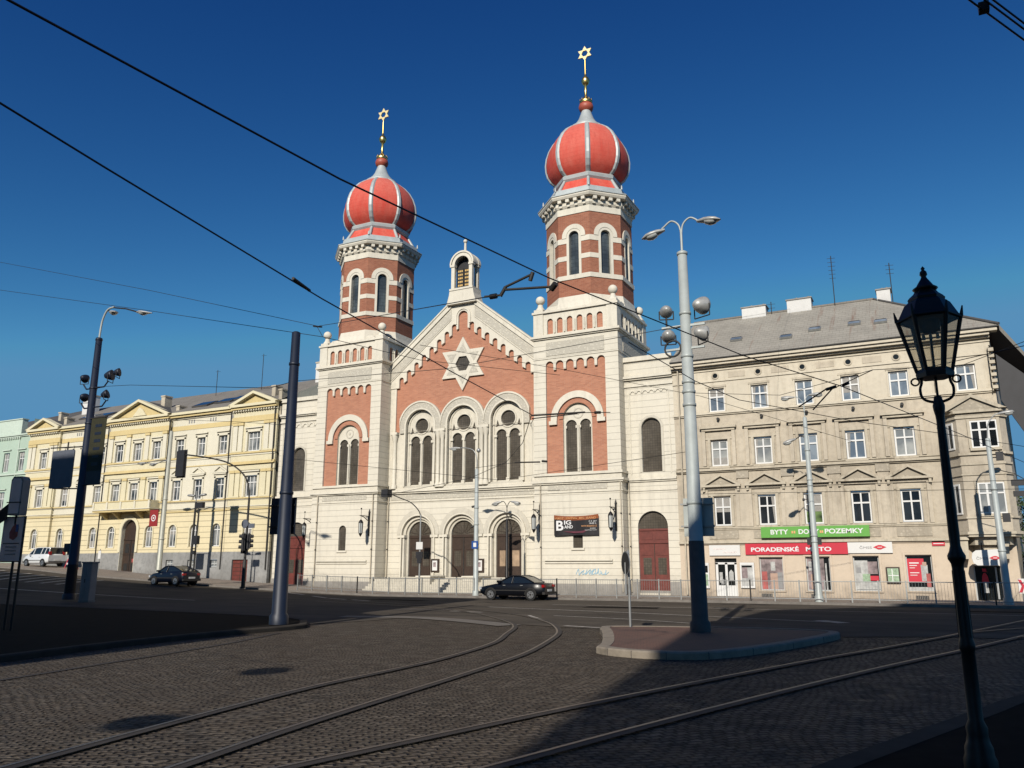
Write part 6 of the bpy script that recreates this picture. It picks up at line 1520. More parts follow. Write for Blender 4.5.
b.prism(v, 0, 0.06, 'sign_back'); b.build('panel', t, world=False)
b = MB(); b.tube([(-1.2, 0.03, 1.25), (1.7, 0.03, 1.15)], 0.035, 'iron_dark', 6); b.tube([(-0.6, 0.03, -1.05), (1.7, 0.03, -1.15)], 0.035, 'iron_dark', 6); b.cyl((0.3, 0.03, 1.05), (0.3, 0.03, 1.5), 0.04, mat='iron_dark'); b.build('bracket', t, world=False)
t = thing('advertising_banner', (-40.1, 28.5, 8.0), 'tall narrow dark olive banner hung right of the dark left mast', 'banner')
b = MB(); b.box(-0.62, 0.62, 0, 0.02, -1.15, 1.75, 'banner_green'); b.box(-0.62, 0.62, 0, 0.021, -1.85, -1.152, 'pole_blue'); b.build('cloth', t, world=False)
b = MB(); b.cyl((-0.95, 0.01, 1.78), (0.66, 0.01, 1.78), 0.03, mat='iron_dark'); b.cyl((-0.95, 0.01, -1.88), (0.66, 0.01, -1.88), 0.03, mat='iron_dark'); b.build('bar', t, world=False)
random.seed(4); b = MB()
for k in range(6): b.box(-0.25, 0.28, -0.012, 0, 1.25 - k * 0.42, 1.42 - k * 0.42 + random.uniform(-.03, .05), 'pole_blue')
b.build('mark', t, world=False)
t = thing('utility_cabinet', (-39.62, 28.6, 0.0), 'grey metal utility cabinet right of the dark left mast', 'cabinet')
b = MB(); b.box(-0.40, 0.40, -0.2, 0.2, 0, 0.12, 'plinth'); b.box(-0.38, 0.38, -0.18, 0.18, 0.12, 2.0, 'cabinet'); b.box(-0.42, 0.42, -0.22, 0.22, 2.0, 2.07, 'cabinet'); b.build('body', t, world=False)
b = MB(); b.box(-0.35, -0.01, -0.20, -0.18, 0.2, 1.9, 'cabinet'); b.box(0.01, 0.35, -0.20, -0.18, 0.2, 1.9, 'cabinet'); b.box(-0.06, -0.03, -0.225, -0.20, 1.0, 1.2, 'iron_dark'); b.build('door', t, world=False)
# ---- information board at the left edge
t = thing('information_board', (-22.8, 14.0, 0.13), 'white information board with a red emblem on two thin posts at the left edge', 'sign')
b = MB(); b.box(-0.50, 0.38, 0, 0.05, 1.83, 3.02, 'info_white'); b.box(-0.53, 0.41, 0.01, 0.06, 1.80, 3.05, 'iron_dark'); b.build('panel', t, world=False)
b = MB()
for x in (-0.02, 0.28): b.cyl((x, 0.1, 0), (x, 0.1, 3.0), 0.035, mat='iron_dark', seg=8)
b.build('post', t, world=False)
b = MB(); b.prism([(-0.15, 2.45), (0.02, 2.40), (0.18, 2.5), (0.20, 2.7), (0.05, 2.85), (-0.08, 2.75), (-0.18, 2.6)], -0.012, 0, 'poster_red'); b.box(0.10, 0.2, -0.02, -0.012, 2.62, 2.82, 'blue_sign'); b.box(-0.42, 0.3, -0.01, 0, 2.30, 2.32, 'iron_dark')
for k in range(3): b.box(-0.28, 0.2, -0.01, 0, 2.2 - k * 0.1, 2.23 - k * 0.1, 'grey_text')
b.build('mark', t, world=False)
t = thing('signal_box', (-22.78, 14.0, 3.2), 'grey upright signal housing above the white information board', 'traffic light', rz=0.25)
b = MB(); v = [(-0.28, 0.0), (0.28, 0.0), (0.30, 0.06), (0.30, 0.98), (0.2, 1.08), (-0.2, 1.08), (-0.30, 0.98), (-0.30, 0.06)]; v = [(x * 0.66, z) for x, z in v]; b.prism(v, -0.12, 0.14, 'cabinet'); b.prism([(x * 0.8, 0.05 + z * 0.9) for x, z in v], -0.14, -0.12, 'info_white'); b.box(-0.24, 0.24, -0.15, -0.14, 0.34, 0.37, 'iron_dark'); b.cyl((0, 0, 0), (0, 0, -0.25), 0.03, mat='iron_dark'); b.build('housing', t, world=False)
b = MB(); b.add([(-0.3, 0.0, 0.35), (-0.8, 0.02, 0.0), (-0.8, 0.02, -0.35), (-0.3, 0.0, -0.1)], [(0, 1, 2, 3)], 'dark_back'); b.build('fin', t, world=False)
# ---- gas lamp in the foreground
t = thing('gas_lamp', (0.13, 8.5, 0.09), 'black cast iron lamp post with a six-sided glazed lantern in the foreground', 'lamp post')
b = MB(); b.lathe([(0.1312, 0.0), (0.1312, 0.1), (0.1148, 0.14), (0.1107, 0.2), (0.0943, 0.24), (0.082, 0.3), (0.0861, 0.36), (0.0595, 0.42), (0.056, 0.98), (0.0665, 1.01), (0.0665, 1.05), (0.0546, 1.09), (0.049, 1.7), (0.0525, 1.74), (0.0735, 1.78), (0.0756, 1.81), (0.056, 1.85), (0.0434, 1.9), (0.0464, 2.0), (0.036, 3.05), (0.04, 3.1), (0.0496, 3.15), (0.0528, 3.19), (0.04, 3.24), (0.032, 3.28)], 0, 0, 'iron_black', 20)
for i in range(8):
    a = i * PI / 4; b.cyl((0.053 * math.cos(a), 0.053 * math.sin(a), 1.10), (0.048 * math.cos(a), 0.048 * math.sin(a), 1.68), 0.007, mat='iron_black', seg=4)
b.build('post', t, world=False)
b = MB()
for s_ in (-1, 1):
    b.tube(catmull([(0, 0, 3.22), (s_ * 0.08, 0, 3.24), (s_ * 0.13, 0, 3.28), (s_ * 0.14, 0, 3.36), (s_ * 0.12, 0, 3.43), (s_ * 0.135, 0, 3.50)], 4), 0.013, 'iron_black', 6)
    b.tube([(s_ * (0.175 + 0.035 * math.cos(2 * PI * k / 10)), 0, 3.435 + 0.035 * math.sin(2 * PI * k / 10)) for k in range(11)], 0.009, 'iron_black', 5)
b.cyl((0, 0, 3.22), (0, 0, 3.95), 0.012, mat='iron_black', seg=6); b.build('yoke', t, world=False)
h6 = math.radians(3)
ln = MB()
ln.lathe([(0.16, 3.46), (0.165, 3.50), (0.155, 3.54)], 0, 0, 'iron_black', 6, h6, False)
for i in range(6):
    a = h6 + i * PI / 3; ln.cyl((0.15 * math.cos(a), 0.15 * math.sin(a), 3.52), (0.278 * math.cos(a), 0.278 * math.sin(a), 4.06), 0.017, 0.021, 'iron_black', 5)
    ln.cyl((0.278 * math.cos(a), 0.278 * math.sin(a), 4.04), (0.296 * math.cos(a), 0.296 * math.sin(a), 4.14), 0.020, 0.006, 'iron_black', 5)
    a2 = a + PI / 3; ln.cyl((0.274 * math.cos(a), 0.274 * math.sin(a), 4.035), (0.274 * math.cos(a2), 0.274 * math.sin(a2), 4.035), 0.017, mat='iron_black', seg=5)
lan = ln.build('lantern_frame', t, world=False)
ln = MB(); ln.lathe([(0.145, 3.53), (0.27, 4.03)], 0, 0, 'clear_glass', 6, h6, False, False); ln.build('lantern_glass', lan, world=False)
ln = MB(); ln.lathe([(0.28, 4.035), (0.265, 4.06), (0.20, 4.19), (0.16, 4.225), (0.165, 4.245), (0.145, 4.27), (0.11, 4.30), (0.09, 4.33)], 0, 0, 'iron_black', 6, h6, False)
ln.lathe([(0.085, 4.315), (0.10, 4.33), (0.115, 4.345), (0.08, 4.37), (0.05, 4.42), (0.03, 4.45), (0.022, 4.47), (0.035, 4.49), (0.03, 4.52), (0.012, 4.54), (0.02, 4.555), (0.001, 4.58)], 0, 0, 'iron_black', 14)
ln.build('lantern_roof', lan, world=False)
ln = MB(); ln.lathe([(0.10, 4.02), (0.09, 3.93), (0.05, 3.9)], 0, 0, 'iron_dark', 10); ln.cyl((-0.09, 0, 3.92), (0.09, 0, 3.92), 0.012, mat='galv', seg=5)
for x in (-0.06, 0, 0.06): ln.cyl((x, 0, 3.90), (x, 0, 3.84), 0.012, 0.018, 'lamp_glass', 6)
ln.build('burner', lan, world=False)
# ---- roadside lamps on the far kerb
def kerbz(x, y): return g(x, y) + 0.13
def lamp(x, y, r0, r1, h, mat, label, arms, base=None, collars=()):
    z = kerbz(x, y) if base is None else base
    t = thing('street_lamp', (x, y, z), label, 'street lamp'); pole_mb(r0, r1, h, mat, collars=collars, seg=12).build('pole', t, world=False)
    for (pts, hd, L, w_, tl, r, am) in arms:
        b = MB(); b.tube(catmull(pts, 5), r, am, 6); b.build('arm', t, world=False)
        b = MB(); lamp_head(b, Vector(pts[-1]), hd, L=L, w=w_, tilt=tl); bowl(b, Vector(pts[-1]), hd, L=L, w=w_, tilt=tl); b.build('lamp_head', t, world=False)
    return t
t = lamp(-5.5, 43.6, 0.17, 0.10, 9.2, 'pole_grey', 'pale grey lamp post in front of the green and red shop signs', [
    ([(0, 0, 8.1), (-0.25, 0, 8.25), (-0.5, -0.1, 8.1)], (-1, -0.2), 0.7, 0.17, -0.35, 0.025, 'iron_dark'),
    ([(0, 0, 9.2), (0, 0, 9.9), (-0.3, 0, 10.3), (-0.45, 0, 10.3)], (-1, 0), 0.6, 0.15, 0, 0.02, 'pole_grey'), ([(0, 0, 9.2), (0, 0, 9.9), (0.2, 0, 10.3), (0.3, 0, 10.35)], (1, 0), 0.5, 0.15, 0, 0.02, 'pole_grey')], collars=(2.9, 3.2, 6.0, 7.5))
b = MB(); b.box(-0.35, -0.16, -0.1, 0.1, 2.75, 3.1, 'dark_back'); b.box(0.16, 0.32, -0.1, 0.1, 2.75, 3.1, 'dark_back'); b.cyl((-0.35, 0, 5.0), (0, 0, 5.05), 0.02, mat='iron_dark'); b.cyl((-0.42, 0, 5.0), (-0.32, 0, 5.0), 0.07, mat='dark_back'); b.build('signal', t, world=False)
t = lamp(-24.9, 43.5, 0.16, 0.11, 7.55, 'pole_grey', 'pale grey lamp post in front of the middle portal, arm reaching left', [([(0, 0, 7.5), (0, 0, 8.2), (-0.25, 0, 8.75), (-0.9, 0, 8.95), (-1.2, 0, 8.95)], (-1, 0), 0.85, 0.12, 0.0, 0.035, 'galv')], collars=(3.0, 4.2, 5.2))
b = MB(); b.ball((0.12, 0, 8.72), 0.14, 'galv', 10); b.box(-0.22, 0.22, -0.16, -0.14, 2.75, 3.2, 'blue_sign'); b.box(-0.1, 0.1, -0.165, -0.16, 2.85, 3.1, 'white_text'); b.cyl((-0.3, -0.1, 4.05), (-0.1, 0, 4.1), 0.07, mat='iron_dark'); b.cyl((-0.28, -0.1, 5.25), (-0.1, 0, 5.3), 0.07, mat='iron_dark'); b.build('sign_plate', t, world=False)
lamp(-24.05, 45.9, 0.11, 0.075, 4.6, 'iron_black', 'black lamp post with twin heads in front of the right portal', [([(0, 0, 4.5), (0, 0, 5.3), (-0.2, 0, 5.7), (-0.38, 0, 5.72)], (-1, 0), 0.75, 0.16, -0.25, 0.022, 'iron_dark'), ([(0, 0, 4.5), (0, 0, 5.3), (0.18, 0, 5.68), (0.3, 0, 5.7)], (1, 0), 0.6, 0.16, -0.25, 0.022, 'iron_dark')])
t = lamp(2.55, 44.2, 0.17, 0.10, 7.6, 'pole_grey', 'pale grey lamp post before the corner bay window at far right', [([(0, 0, 7.6), (0.1, 0, 8.3), (0.4, 0, 8.7), (0.55, 0, 8.75)], (1, 0.1), 0.7, 0.17, 0.1, 0.03, 'galv')], collars=(2.4, 5.2))
b = MB(); b.box(0.25, 0.55, -0.12, 0.12, 6.55, 6.95, 'dark_back'); b.cyl((0, 0, 6.7), (0.3, 0, 6.7), 0.03, mat='iron_dark'); b.box(0.2, 0.5, -0.12, 0.12, 3.7, 4.1, 'dark_back'); b.box(0.72, 1.3, -0.1, 0.1, 5.35, 5.62, 'dark_back'); b.box(0.75, 1.3, -0.1, 0.1, 4.85, 5.1, 'dark_back'); b.tube([(0, 0, 6.2), (0.9, 0, 5.9), (1.3, 0, 5.6)], 0.02, 'iron_dark', 5); b.build('signal', t, world=False)
t = lamp(-52.5, 43.6, 0.20, 0.13, 11.3, 'pole_cream', 'cream lamp post in front of the yellow house with two lamp heads reaching left', [([(0, 0, 9.0), (-0.6, 0, 9.0), (-1.3, 0, 8.85)], (-1, 0), 0.9, 0.2, -0.1, 0.03, 'galv'), ([(0, 0, 9.05), (-1.2, 0, 9.1), (-2.6, 0, 8.95)], (-1, 0), 1.0, 0.2, 0.0, 0.03, 'galv')], collars=(3.0, 6.0))
t = thing('hanging_sign', (-53.55, 43.55, 5.7), 'red square sign with a white ring hung left of the cream lamp post', 'sign')
b = MB(); b.box(-0.45, 0.45, 0, 0.05, -0.85, 0.40, 'dull_red'); b.build('panel', t, world=False)
b = MB(); b.ring(0, -0.22, 0.18, 0.25, -0.012, 0, 'white_text', a0=0, a1=2 * PI, n=20); b.ring(0, -0.22, 0.0, 0.08, -0.012, 0, 'white_text', a0=0, a1=2 * PI, n=10); b.build('mark', t, world=False)
b = MB(); b.cyl((-0.45, 0.02, 0.42), (1.0, 0.02, 0.42), 0.025, mat='iron_dark'); b.build('bar', t, world=False)
# ---- traffic lights
def signal_head(b, x, y, z, rz=0.0, h=0.95, back=False):
    prev = b.T; b.T = Matrix.Translation((x, y, z)) @ Matrix.Rotation(rz, 4, 'Z')
    b.box(-0.17, 0.17, -0.12, 0.12, -h / 2, h / 2, 'dark_back'); b.box(-0.26, 0.26, 0.0, 0.02, -h / 2 - 0.08, h / 2 + 0.08, 'dark_back')
    for k, mt in enumerate(('tl_red', 'flap', 'tl_green')):
        zc = h * (0.32 - 0.32 * k); b.cyl((0, -0.13, zc), (0, -0.12, zc), 0.10, mat=mt, seg=12); b.cyl((0, -0.12, zc + 0.02), (0, -0.30, zc + 0.03), 0.125, 0.11, 'dark_back', 10)
    b.T = prev
tx, ty = -42.6, 42.4
t = thing('traffic_light', (tx, ty, kerbz(tx, ty) - 0.05), 'black traffic light mast with long curved arm before the yellow house', 'traffic light')
b = MB(); b.lathe([(0.14, 0), (0.13, 1.8), (0.09, 1.85), (0.075, 6.1)], 0, 0, 'iron_dark', 10); b.tube(catmull([(0, 0, 6.0), (-0.15, 0, 7.0), (-0.8, 0, 7.9), (-2.2, 0, 8.7), (-4.2, 0, 9.2), (-6.7, 0, 9.6)], 6), 0.055, 'iron_dark', 8); b.build('pole', t, world=False)
b = MB(); b.box(-7.55, -6.75, -0.10, 0.10, 8.0, 9.9, 'dark_back'); b.box(-7.62, -6.68, 0.10, 0.13, 7.9, 10.0, 'dark_back'); b.build('signal_head', t, world=False)
b = MB(); signal_head(b, 0.0, -0.25, 3.1, -0.9, 1.15); signal_head(b, 0.15, 0.1, 3.15, 2.2, 1.0); signal_head(b, -0.2, 0.1, 2.9, 1.2, 1.0); b.build('signal_head', t, world=False)
b = MB(); b.cyl((-0.15, -0.10, 4.35), (-0.15, -0.06, 4.35), 0.30, mat='sign_back', seg=20); b.box(0.2, 0.75, -0.09, -0.05, 4.05, 4.35, 'sign_back'); b.build('sign_plate', t, world=False)
t = thing('traffic_light', (-47.4, 42.0, kerbz(-47.4, 42) - 0.13), 'slim twin-post tram signal with a small box on top behind the parked hatchback', 'traffic light')
b = MB(); b.cyl((0, 0, 0), (0.05, 0, 5.9), 0.09, 0.07, 'iron_dark', 8); b.cyl((0.38, 0, 1.0), (0.42, 0, 5.4), 0.06, mat='iron_dark', seg=8)
for z in (1.0, 2.6, 4.2, 5.4): b.cyl((0, 0, z), (0.4, 0, z), 0.03, mat='iron_dark', seg=6)
b.cyl((0.05, 0, 5.9), (0.05, 0, 6.7), 0.04, mat='galv', seg=6); b.cyl((-0.5, 0, 6.3), (0.7, 0, 6.3), 0.02, mat='galv', seg=6); b.build('pole', t, world=False)
b = MB(); b.box(0.15, 0.85, -0.12, 0.12, 5.45, 5.85, 'dark_back'); b.box(0.1, 0.6, -0.12, 0.12, 2.9, 3.5, 'dark_back'); b.box(0.2, 0.5, -0.2, 0, 2.2, 2.45, 'dark_back'); b.build('signal_head', t, world=False)
for s_ in (-1, 1):
    b = MB(); lamp_head(b, Vector((0.1 + s_ * 0.25, 0, 6.35)), (s_, 0), L=0.6, w=0.13); b.build('lamp_head', t, world=False)
t = thing('traffic_light', (-28.95, 43.5, 0.13), 'silver signal post with a dark curved arm before the left portal', 'traffic light')
b = MB(); b.cyl((0, 0, 0), (0, 0, 4.9), 0.06, 0.05, 'galv', 8); b.build('pole', t, world=False)
b = MB(); b.tube(catmull([(0, 0, 4.8), (-0.2, 0, 5.2), (-0.8, 0, 5.7), (-1.6, 0, 6.0), (-2.5, 0, 6.35)], 5), 0.035, 'iron_dark', 6); b.build('arm', t, world=False)
b = MB(); b.box(-2.95, -2.45, -0.25, 0.25, 6.1, 6.6, 'dark_back'); b.box(-0.24, 0.24, -0.08, 0, 2.2, 2.6, 'dark_back'); b.box(-0.16, 0.16, -0.08, 0, 1.9, 2.2, 'dark_back'); b.build('signal_head', t, world=False)
b = MB(); b.box(-0.24, 0.24, -0.08, -0.05, 2.75, 3.2, 'white_sign'); b.build('sign_plate', t, world=False)
# ---- round sign seen almost edge-on, standing on the island
t = thing('road_sign', (-8.05, 22.95, 0.13), 'round road sign seen nearly edge-on at the left end of the traffic island', 'sign')
b = MB(); b.cyl((0, 0, 0), (0, 0, 2.15), 0.035, mat='galv', seg=8); b.cyl((-0.08, -0.05, 0.9), (-0.08, -0.05, 1.8), 0.03, mat='galv', seg=6); b.build('post', t, world=False)
b = MB(); a = 0.70; d = Vector((math.cos(a), math.sin(a), 0)); c_ = Vector((-0.06, -0.06, 1.78)); b.cyl(c_ - d * 0.012, c_ + d * 0.012, 0.34, mat='galv', seg=24); b.cyl(c_ + d * 0.013, c_ + d * 0.016, 0.31, mat='iron_dark', seg=24); b.cyl(c_ - d * 0.016, c_ - d * 0.013, 0.31, mat='iron_dark', seg=24); b.build('disc', t, world=False)
# small signs
t = thing('parking_sign', (-62.4, 45.8, kerbz(-62.4, 45.8)), 'small white plate on a short post left of the arched yellow house door', 'sign')
b = MB(); b.cyl((0, 0, 0), (0, 0, 1.9), 0.03, mat='galv', seg=6); b.box(-0.17, 0.17, -0.05, -0.02, 1.1, 1.75, 'white_sign'); b.build('post', t, world=False)
t = thing('road_barrier', (-66.5, 46.2, kerbz(-66.5, 46.2)), 'small red and white folding barrier behind the white van', 'barrier')
b = MB()
for s_ in (-1, 1):
    b.tube([(s_ * 0.5, -0.3, 0), (s_ * 0.45, 0, 1.0), (s_ * 0.5, 0.3, 0)], 0.035, 'red_sign', 6)
for z in (0.35, 0.8):
    for k in range(4): b.box(-0.5 + k * 0.25, -0.25 + k * 0.25, -0.2 + z * 0.2 - 0.03, -0.2 + z * 0.2, z, z + 0.16, 'red_sign' if k % 2 else 'white_sign')
b.build('frame', t, world=False)

# ================================================================== RAILINGS ALONG THE KERB
def fence(x0, x1, label):
    y = 43.35; n = int(round((x1 - x0) / 1.2)); t = thing('railing', ((x0 + x1) / 2, y, 0), label, 'railing')
    bars = MB()
    def z(x): return kerbz(x, y)
    for i in range(n):
        a = x0 + (x1 - x0) * i / n; b_ = x0 + (x1 - x0) * (i + 1) / n
        for h in (0.14, 0.98): bars.cyl((a, y, z(a) + h), (b_, y, z(b_) + h), 0.020, mat='galv', seg=6)
        m = 9
        for k in range(1, m): xx = a + (b_ - a) * k / m; bars.cyl((xx, y, z(xx) + 0.14), (xx, y, z(xx) + 0.98), 0.007, mat='galv', seg=4)
    bars.build('rail_panel', t)
    for i in range(n + 1):
        a = x0 + (x1 - x0) * i / n; p = MB(); p.box(a - 0.032, a + 0.032, y - 0.032, y + 0.032, z(a), z(a) + 1.04, 'iron_dark' if (i % 9 == 4) else 'galv'); p.build('post', t)
fence(-38.6, -24.9, 'grey metal railing along the kerb before the left tower and portals')
fence(-24.3, 8.0, 'long grey metal railing along the kerb from the parked saloon to the right edge')

# ================================================================== CARS
def car(name, loc, rz, label, paint, L, W, H, kind):
    t = thing(name, loc, label, 'car', 'cars parked across the road' if kind != 'van' else None, rz)
    wb0, wb1 = -L * 0.30, L * 0.31; wr = 0.31
    if kind == 'saloon':
        top = [(-L / 2, 0.52, 0.62), (-L / 2 + 0.05, 0.66, 0.80), (-L / 2 + 0.35, 0.74, 0.90), (-L * 0.24, 0.87, 0.96), (-L * 0.20, 0.89, 0.98), (0, 0.90, 1.0), (L * 0.25, 0.92, 1.0), (L * 0.33, 0.93, 0.97), (L / 2 - 0.12, 0.90, 0.90), (L / 2, 0.72, 0.78)]
        roof = [(-L * 0.20, 0.90), (-L * 0.04, H - 0.05), (0.05, H), (L * 0.12, H), (L * 0.20, H - 0.07), (L * 0.345, 0.95)]
    elif kind == 'hatch':
        top = [(-L / 2, 0.50, 0.62), (-L / 2 + 0.08, 0.68, 0.82), (-L / 2 + 0.4, 0.80, 0.92), (-L * 0.24, 0.90, 0.97), (0, 0.94, 1.0), (L * 0.30, 0.97, 1.0), (L * 0.42, 0.98, 0.95), (L / 2 - 0.05, 0.92, 0.9), (L / 2, 0.70, 0.80)]
        roof = [(-L * 0.23, 0.92), (-L * 0.07, H - 0.05), (0.05, H), (L * 0.16, H - 0.02), (L * 0.30, H - 0.20), (L * 0.44, 0.98)]
    else:
        top = [(-L / 2, 0.60, 0.66), (-L / 2 + 0.08, 0.78, 0.84), (-L / 2 + 0.45, 0.92, 0.93), (-L * 0.27, 1.02, 0.98), (0, 1.05, 1.0), (L * 0.3, 1.06, 1.0), (L / 2 - 0.04, 1.06, 0.97), (L / 2, 0.95, 0.93)]
        roof = [(-L * 0.28, 1.03), (-L * 0.12, H - 0.08), (0.0, H), (L * 0.3, H), (L * 0.46, H - 0.06), (L * 0.49, 1.06)]
    hw = W / 2; b = MB(); n = len(top); v = []
    # lower body, ring of points per station
    for x, zt, wf in top:
        zb = 0.22 + (0.12 if abs(x) > L * 0.45 else 0.0); w = hw * wf
        for y_, z_ in ((-w * 0.86, zb), (-w * 0.985, zb + 0.10), (-w, 0.52), (-w * 0.97, zt - 0.07), (-w * 0.90, zt), (w * 0.90, zt), (w * 0.97, zt - 0.07), (w, 0.52), (w * 0.985, zb + 0.10), (w * 0.86, zb)): v.append((x, y_, z_))
    k = 10
    b.add(v, [(j * k + i, j * k + (i + 1) % k, (j + 1) * k + (i + 1) % k, (j + 1) * k + i) for j in range(n - 1) for i in range(k)], paint, True)
    b.add(v[:k], [tuple(range(k))], paint); b.add(v[-k:], [tuple(range(k))], paint)
    # roof skin and pillars
    rw = [hw * 0.86, hw * 0.74, hw * 0.72, hw * 0.72, hw * 0.74, hw * 0.84]
    for i in range(1, len(roof) - 2): 
        (x0, z0), (x1, z1) = roof[i], roof[i + 1]
        b.add([(x0, -rw[i], z0), (x0, rw[i], z0), (x1, rw[i + 1], z1), (x1, -rw[i + 1], z1)], [(0, 1, 2, 3)], paint, True)
    beltz = 0.90 if kind != 'van' else 1.04
    for s_ in (-1, 1):
        for i in range(len(roof) - 1):
            b.cyl((roof[i][0], s_ * rw[i], roof[i][1]), (roof[i + 1][0], s_ * rw[i + 1], roof[i + 1][1]), 0.035, mat=paint, seg=6)
        for xx in ((0.06,) if kind != 'van' else (-0.35, 0.75, L * 0.33)): b.cyl((xx, s_ * hw * 0.90, beltz), (xx + 0.05, s_ * rw[3] * 1.01, H - 0.05), 0.04, mat=paint, seg=6)
        b.box(-L * 0.16 - 0.1, -L * 0.16 + 0.08, s_ * (hw + 0.08) - 0.08, s_ * (hw + 0.08) + 0.08, 0.93, 1.06, paint)
        b.box(-L / 2 + 0.9, L / 2 - 0.9, s_ * hw - 0.012, s_ * hw + 0.012, 0.50, 0.55, 'iron_dark')
        for xx in (-0.45, 0.62): b.box(xx, xx + 0.16, s_ * (hw * 0.985) - 0.02, s_ * (hw * 0.985) + 0.02, 0.78, 0.81, 'galv')
    if kind == 'van': b.box(L * 0.02, L * 0.47, -hw * 0.7, hw * 0.7, H - 0.03, H + 0.02, paint)
    body = b.build('body', t, world=False)
    w_ = MB()
    pts = [(roof[0], rw[0])] + [(roof[i], rw[i]) for i in range(1, len(roof))]
    for s_ in (-1, 1):
        poly = [(r_[0], s_ * (q - 0.02), r_[1] - 0.02) for r_, q in pts]
        low = [(roof[-1][0], s_ * hw * 0.88, beltz - 0.03), (roof[0][0], s_ * hw * 0.88, beltz - 0.03)]
        w_.add(poly + low, [tuple(range(len(poly) + 2))], 'car_glass')
    w_.add([(roof[0][0], -rw[0], roof[0][1]), (roof[0][0], rw[0], roof[0][1]), (roof[1][0], rw[1], roof[1][1]), (roof[1][0], -rw[1], roof[1][1])], [(0, 1, 2, 3)], 'car_glass')
    w_.add([(roof[-1][0], -rw[-1], roof[-1][1]), (roof[-1][0], rw[-1], roof[-1][1]), (roof[-2][0], rw[-2], roof[-2][1]), (roof[-2][0], -rw[-2], roof[-2][1])], [(0, 1, 2, 3)], 'car_glass')
    w_.build('windows', t, world=False)
    for wx in (wb0, wb1):
        for s_ in (-1, 1):
            q = MB(); yy = s_ * (hw - 0.10)
            q.cyl((wx, yy - 0.1, wr), (wx, yy + 0.1, wr), wr, mat='tyre', seg=22)
            wh = q.build('wheel', t, world=False)
            q = MB(); yo = s_ * (hw + 0.005); q.cyl((wx, yo - 0.01, wr), (wx, yo + 0.01, wr), wr * 0.64, mat='rim', seg=18); q.cyl((wx, yo - 0.015, wr), (wx, yo + 0.015, wr), 0.06, mat='iron_dark', seg=10)
            for j in range(5):
                a = j * 2 * PI / 5; q.cyl((wx + 0.13 * math.cos(a), yo - 0.012, wr + 0.13 * math.sin(a)), (wx + 0.13 * math.cos(a), yo + 0.012, wr + 0.13 * math.sin(a)), 0.035, mat='iron_dark', seg=6)
            q.build('rim', wh, world=False)
            q = MB(); q.ring(wx, wr, wr * 1.02, wr * 1.16, s_ * hw - 0.02, s_ * hw + 0.015, 'iron_dark', n=14); q.build('wheel_arch', t, world=False)
    for s_ in (-1, 1):
        q = MB(); q.box(-L / 2 - 0.005, -L / 2 + 0.14, s_ * hw * 0.62 - 0.16, s_ * hw * 0.62 + 0.16, 0.56, 0.70, 'headlight'); q.build('headlight', t, world=False)
        q = MB(); zz = 0.70 if kind != 'van' else 0.98; q.box(L / 2 - 0.14, L / 2 + 0.01, s_ * hw * 0.74 - 0.13, s_ * hw * 0.74 + 0.10, zz, zz + (0.14 if kind != 'van' else 0.30), 'taillight'); q.build('taillight', t, world=False)
    q = MB(); q.box(L / 2 - 0.01, L / 2 + 0.02, -0.26, 0.26, 0.48, 0.60, 'plate'); q.build('number_plate', t, world=False)
    q = MB(); q.box(L / 2 - 0.10, L / 2 + 0.05, -hw * 0.9, hw * 0.9, 0.32, 0.46, 'iron_dark' if kind != 'van' else 'flap'); q.box(-L / 2 - 0.05, -L / 2 + 0.1, -hw * 0.85, hw * 0.85, 0.32, 0.46, 'iron_dark' if kind != 'van' else 'flap'); q.build('bumper', t, world=False)
    return t
car('parked_car', (-21.25, 41.75, 0.02), 0.0, 'black four-door saloon parked at the kerb before the right portal', 'car_black', 4.05, 1.66, 1.30, 'saloon')
car('parked_car', (-48.1, 41.3, g(-48.1, 41.3) + 0.02), -0.05, 'dark blue hatchback parked before the yellow house', 'car_navy', 3.75, 1.60, 1.34, 'hatch')
car('parked_van', (-71.0, 46.6, g(-70.7, 46.5) + 0.16), -0.04, 'white people carrier parked before the left end of the yellow house', 'car_white', 3.95, 1.7, 1.62, 'van')

# ================================================================== OVERHEAD WIRES
def wire(name, pts, r, label, mat='iron_black', sag=0.0, grp=None):
    P = []
    for a, b_ in zip(pts, pts[1:]):
        n = 10
        for i in range(n): t_ = i / n; P.append((a[0] + (b_[0] - a[0]) * t_, a[1] + (b_[1] - a[1]) * t_, a[2] + (b_[2] - a[2]) * t_ - sag * 4 * t_ * (1 - t_)))
    P.append(pts[-1]); m = MB(); m.tube(P, r, mat, 5)
    return props(m.build(name), label, 'wire', grp)
wire('contact_wire', [(-6.2, -8, 5.6), (-5.35, 2.3, 5.6), (-5.0, 5.9, 5.62), (-4.9, 10.7, 6.12), (-3.0, 15.6, 5.8), (-1.53, 18.4, 5.6), (0.85, 26.8, 5.6), (3.1, 35.4, 5.6), (8, 52, 5.6)], 0.0105, 'thick black tram wire running from the top left corner across the right tower')
wire('contact_wire', [(-6.2, -6, 5.6), (-6.63, 3.47, 5.6), (-6.85, 4.6, 5.6), (-7.6, 8.7, 5.6), (-8.25, 13.4, 5.58), (-8.69, 17.9, 5.5), (-10.99, 22.0, 5.5), (-13.6, 25.9, 5.5), (-17.5, 30, 5.5), (-26, 35.5, 5.5)], 0.0105, 'thick black tram wire entering at the left edge and crossing below the left dome')
wire('contact_wire', [(-4.6, 13.5, 5.75), (-4.19, 16.5, 5.6), (-3.8, 18.9, 5.6), (-1.62, 23.3, 5.6), (0.44, 26.6, 5.6), (2.7, 30.6, 5.6), (6, 37, 5.6)], 0.009, 'thin tram wire crossing the beige house from the grey mast to the right edge')
m = MB()
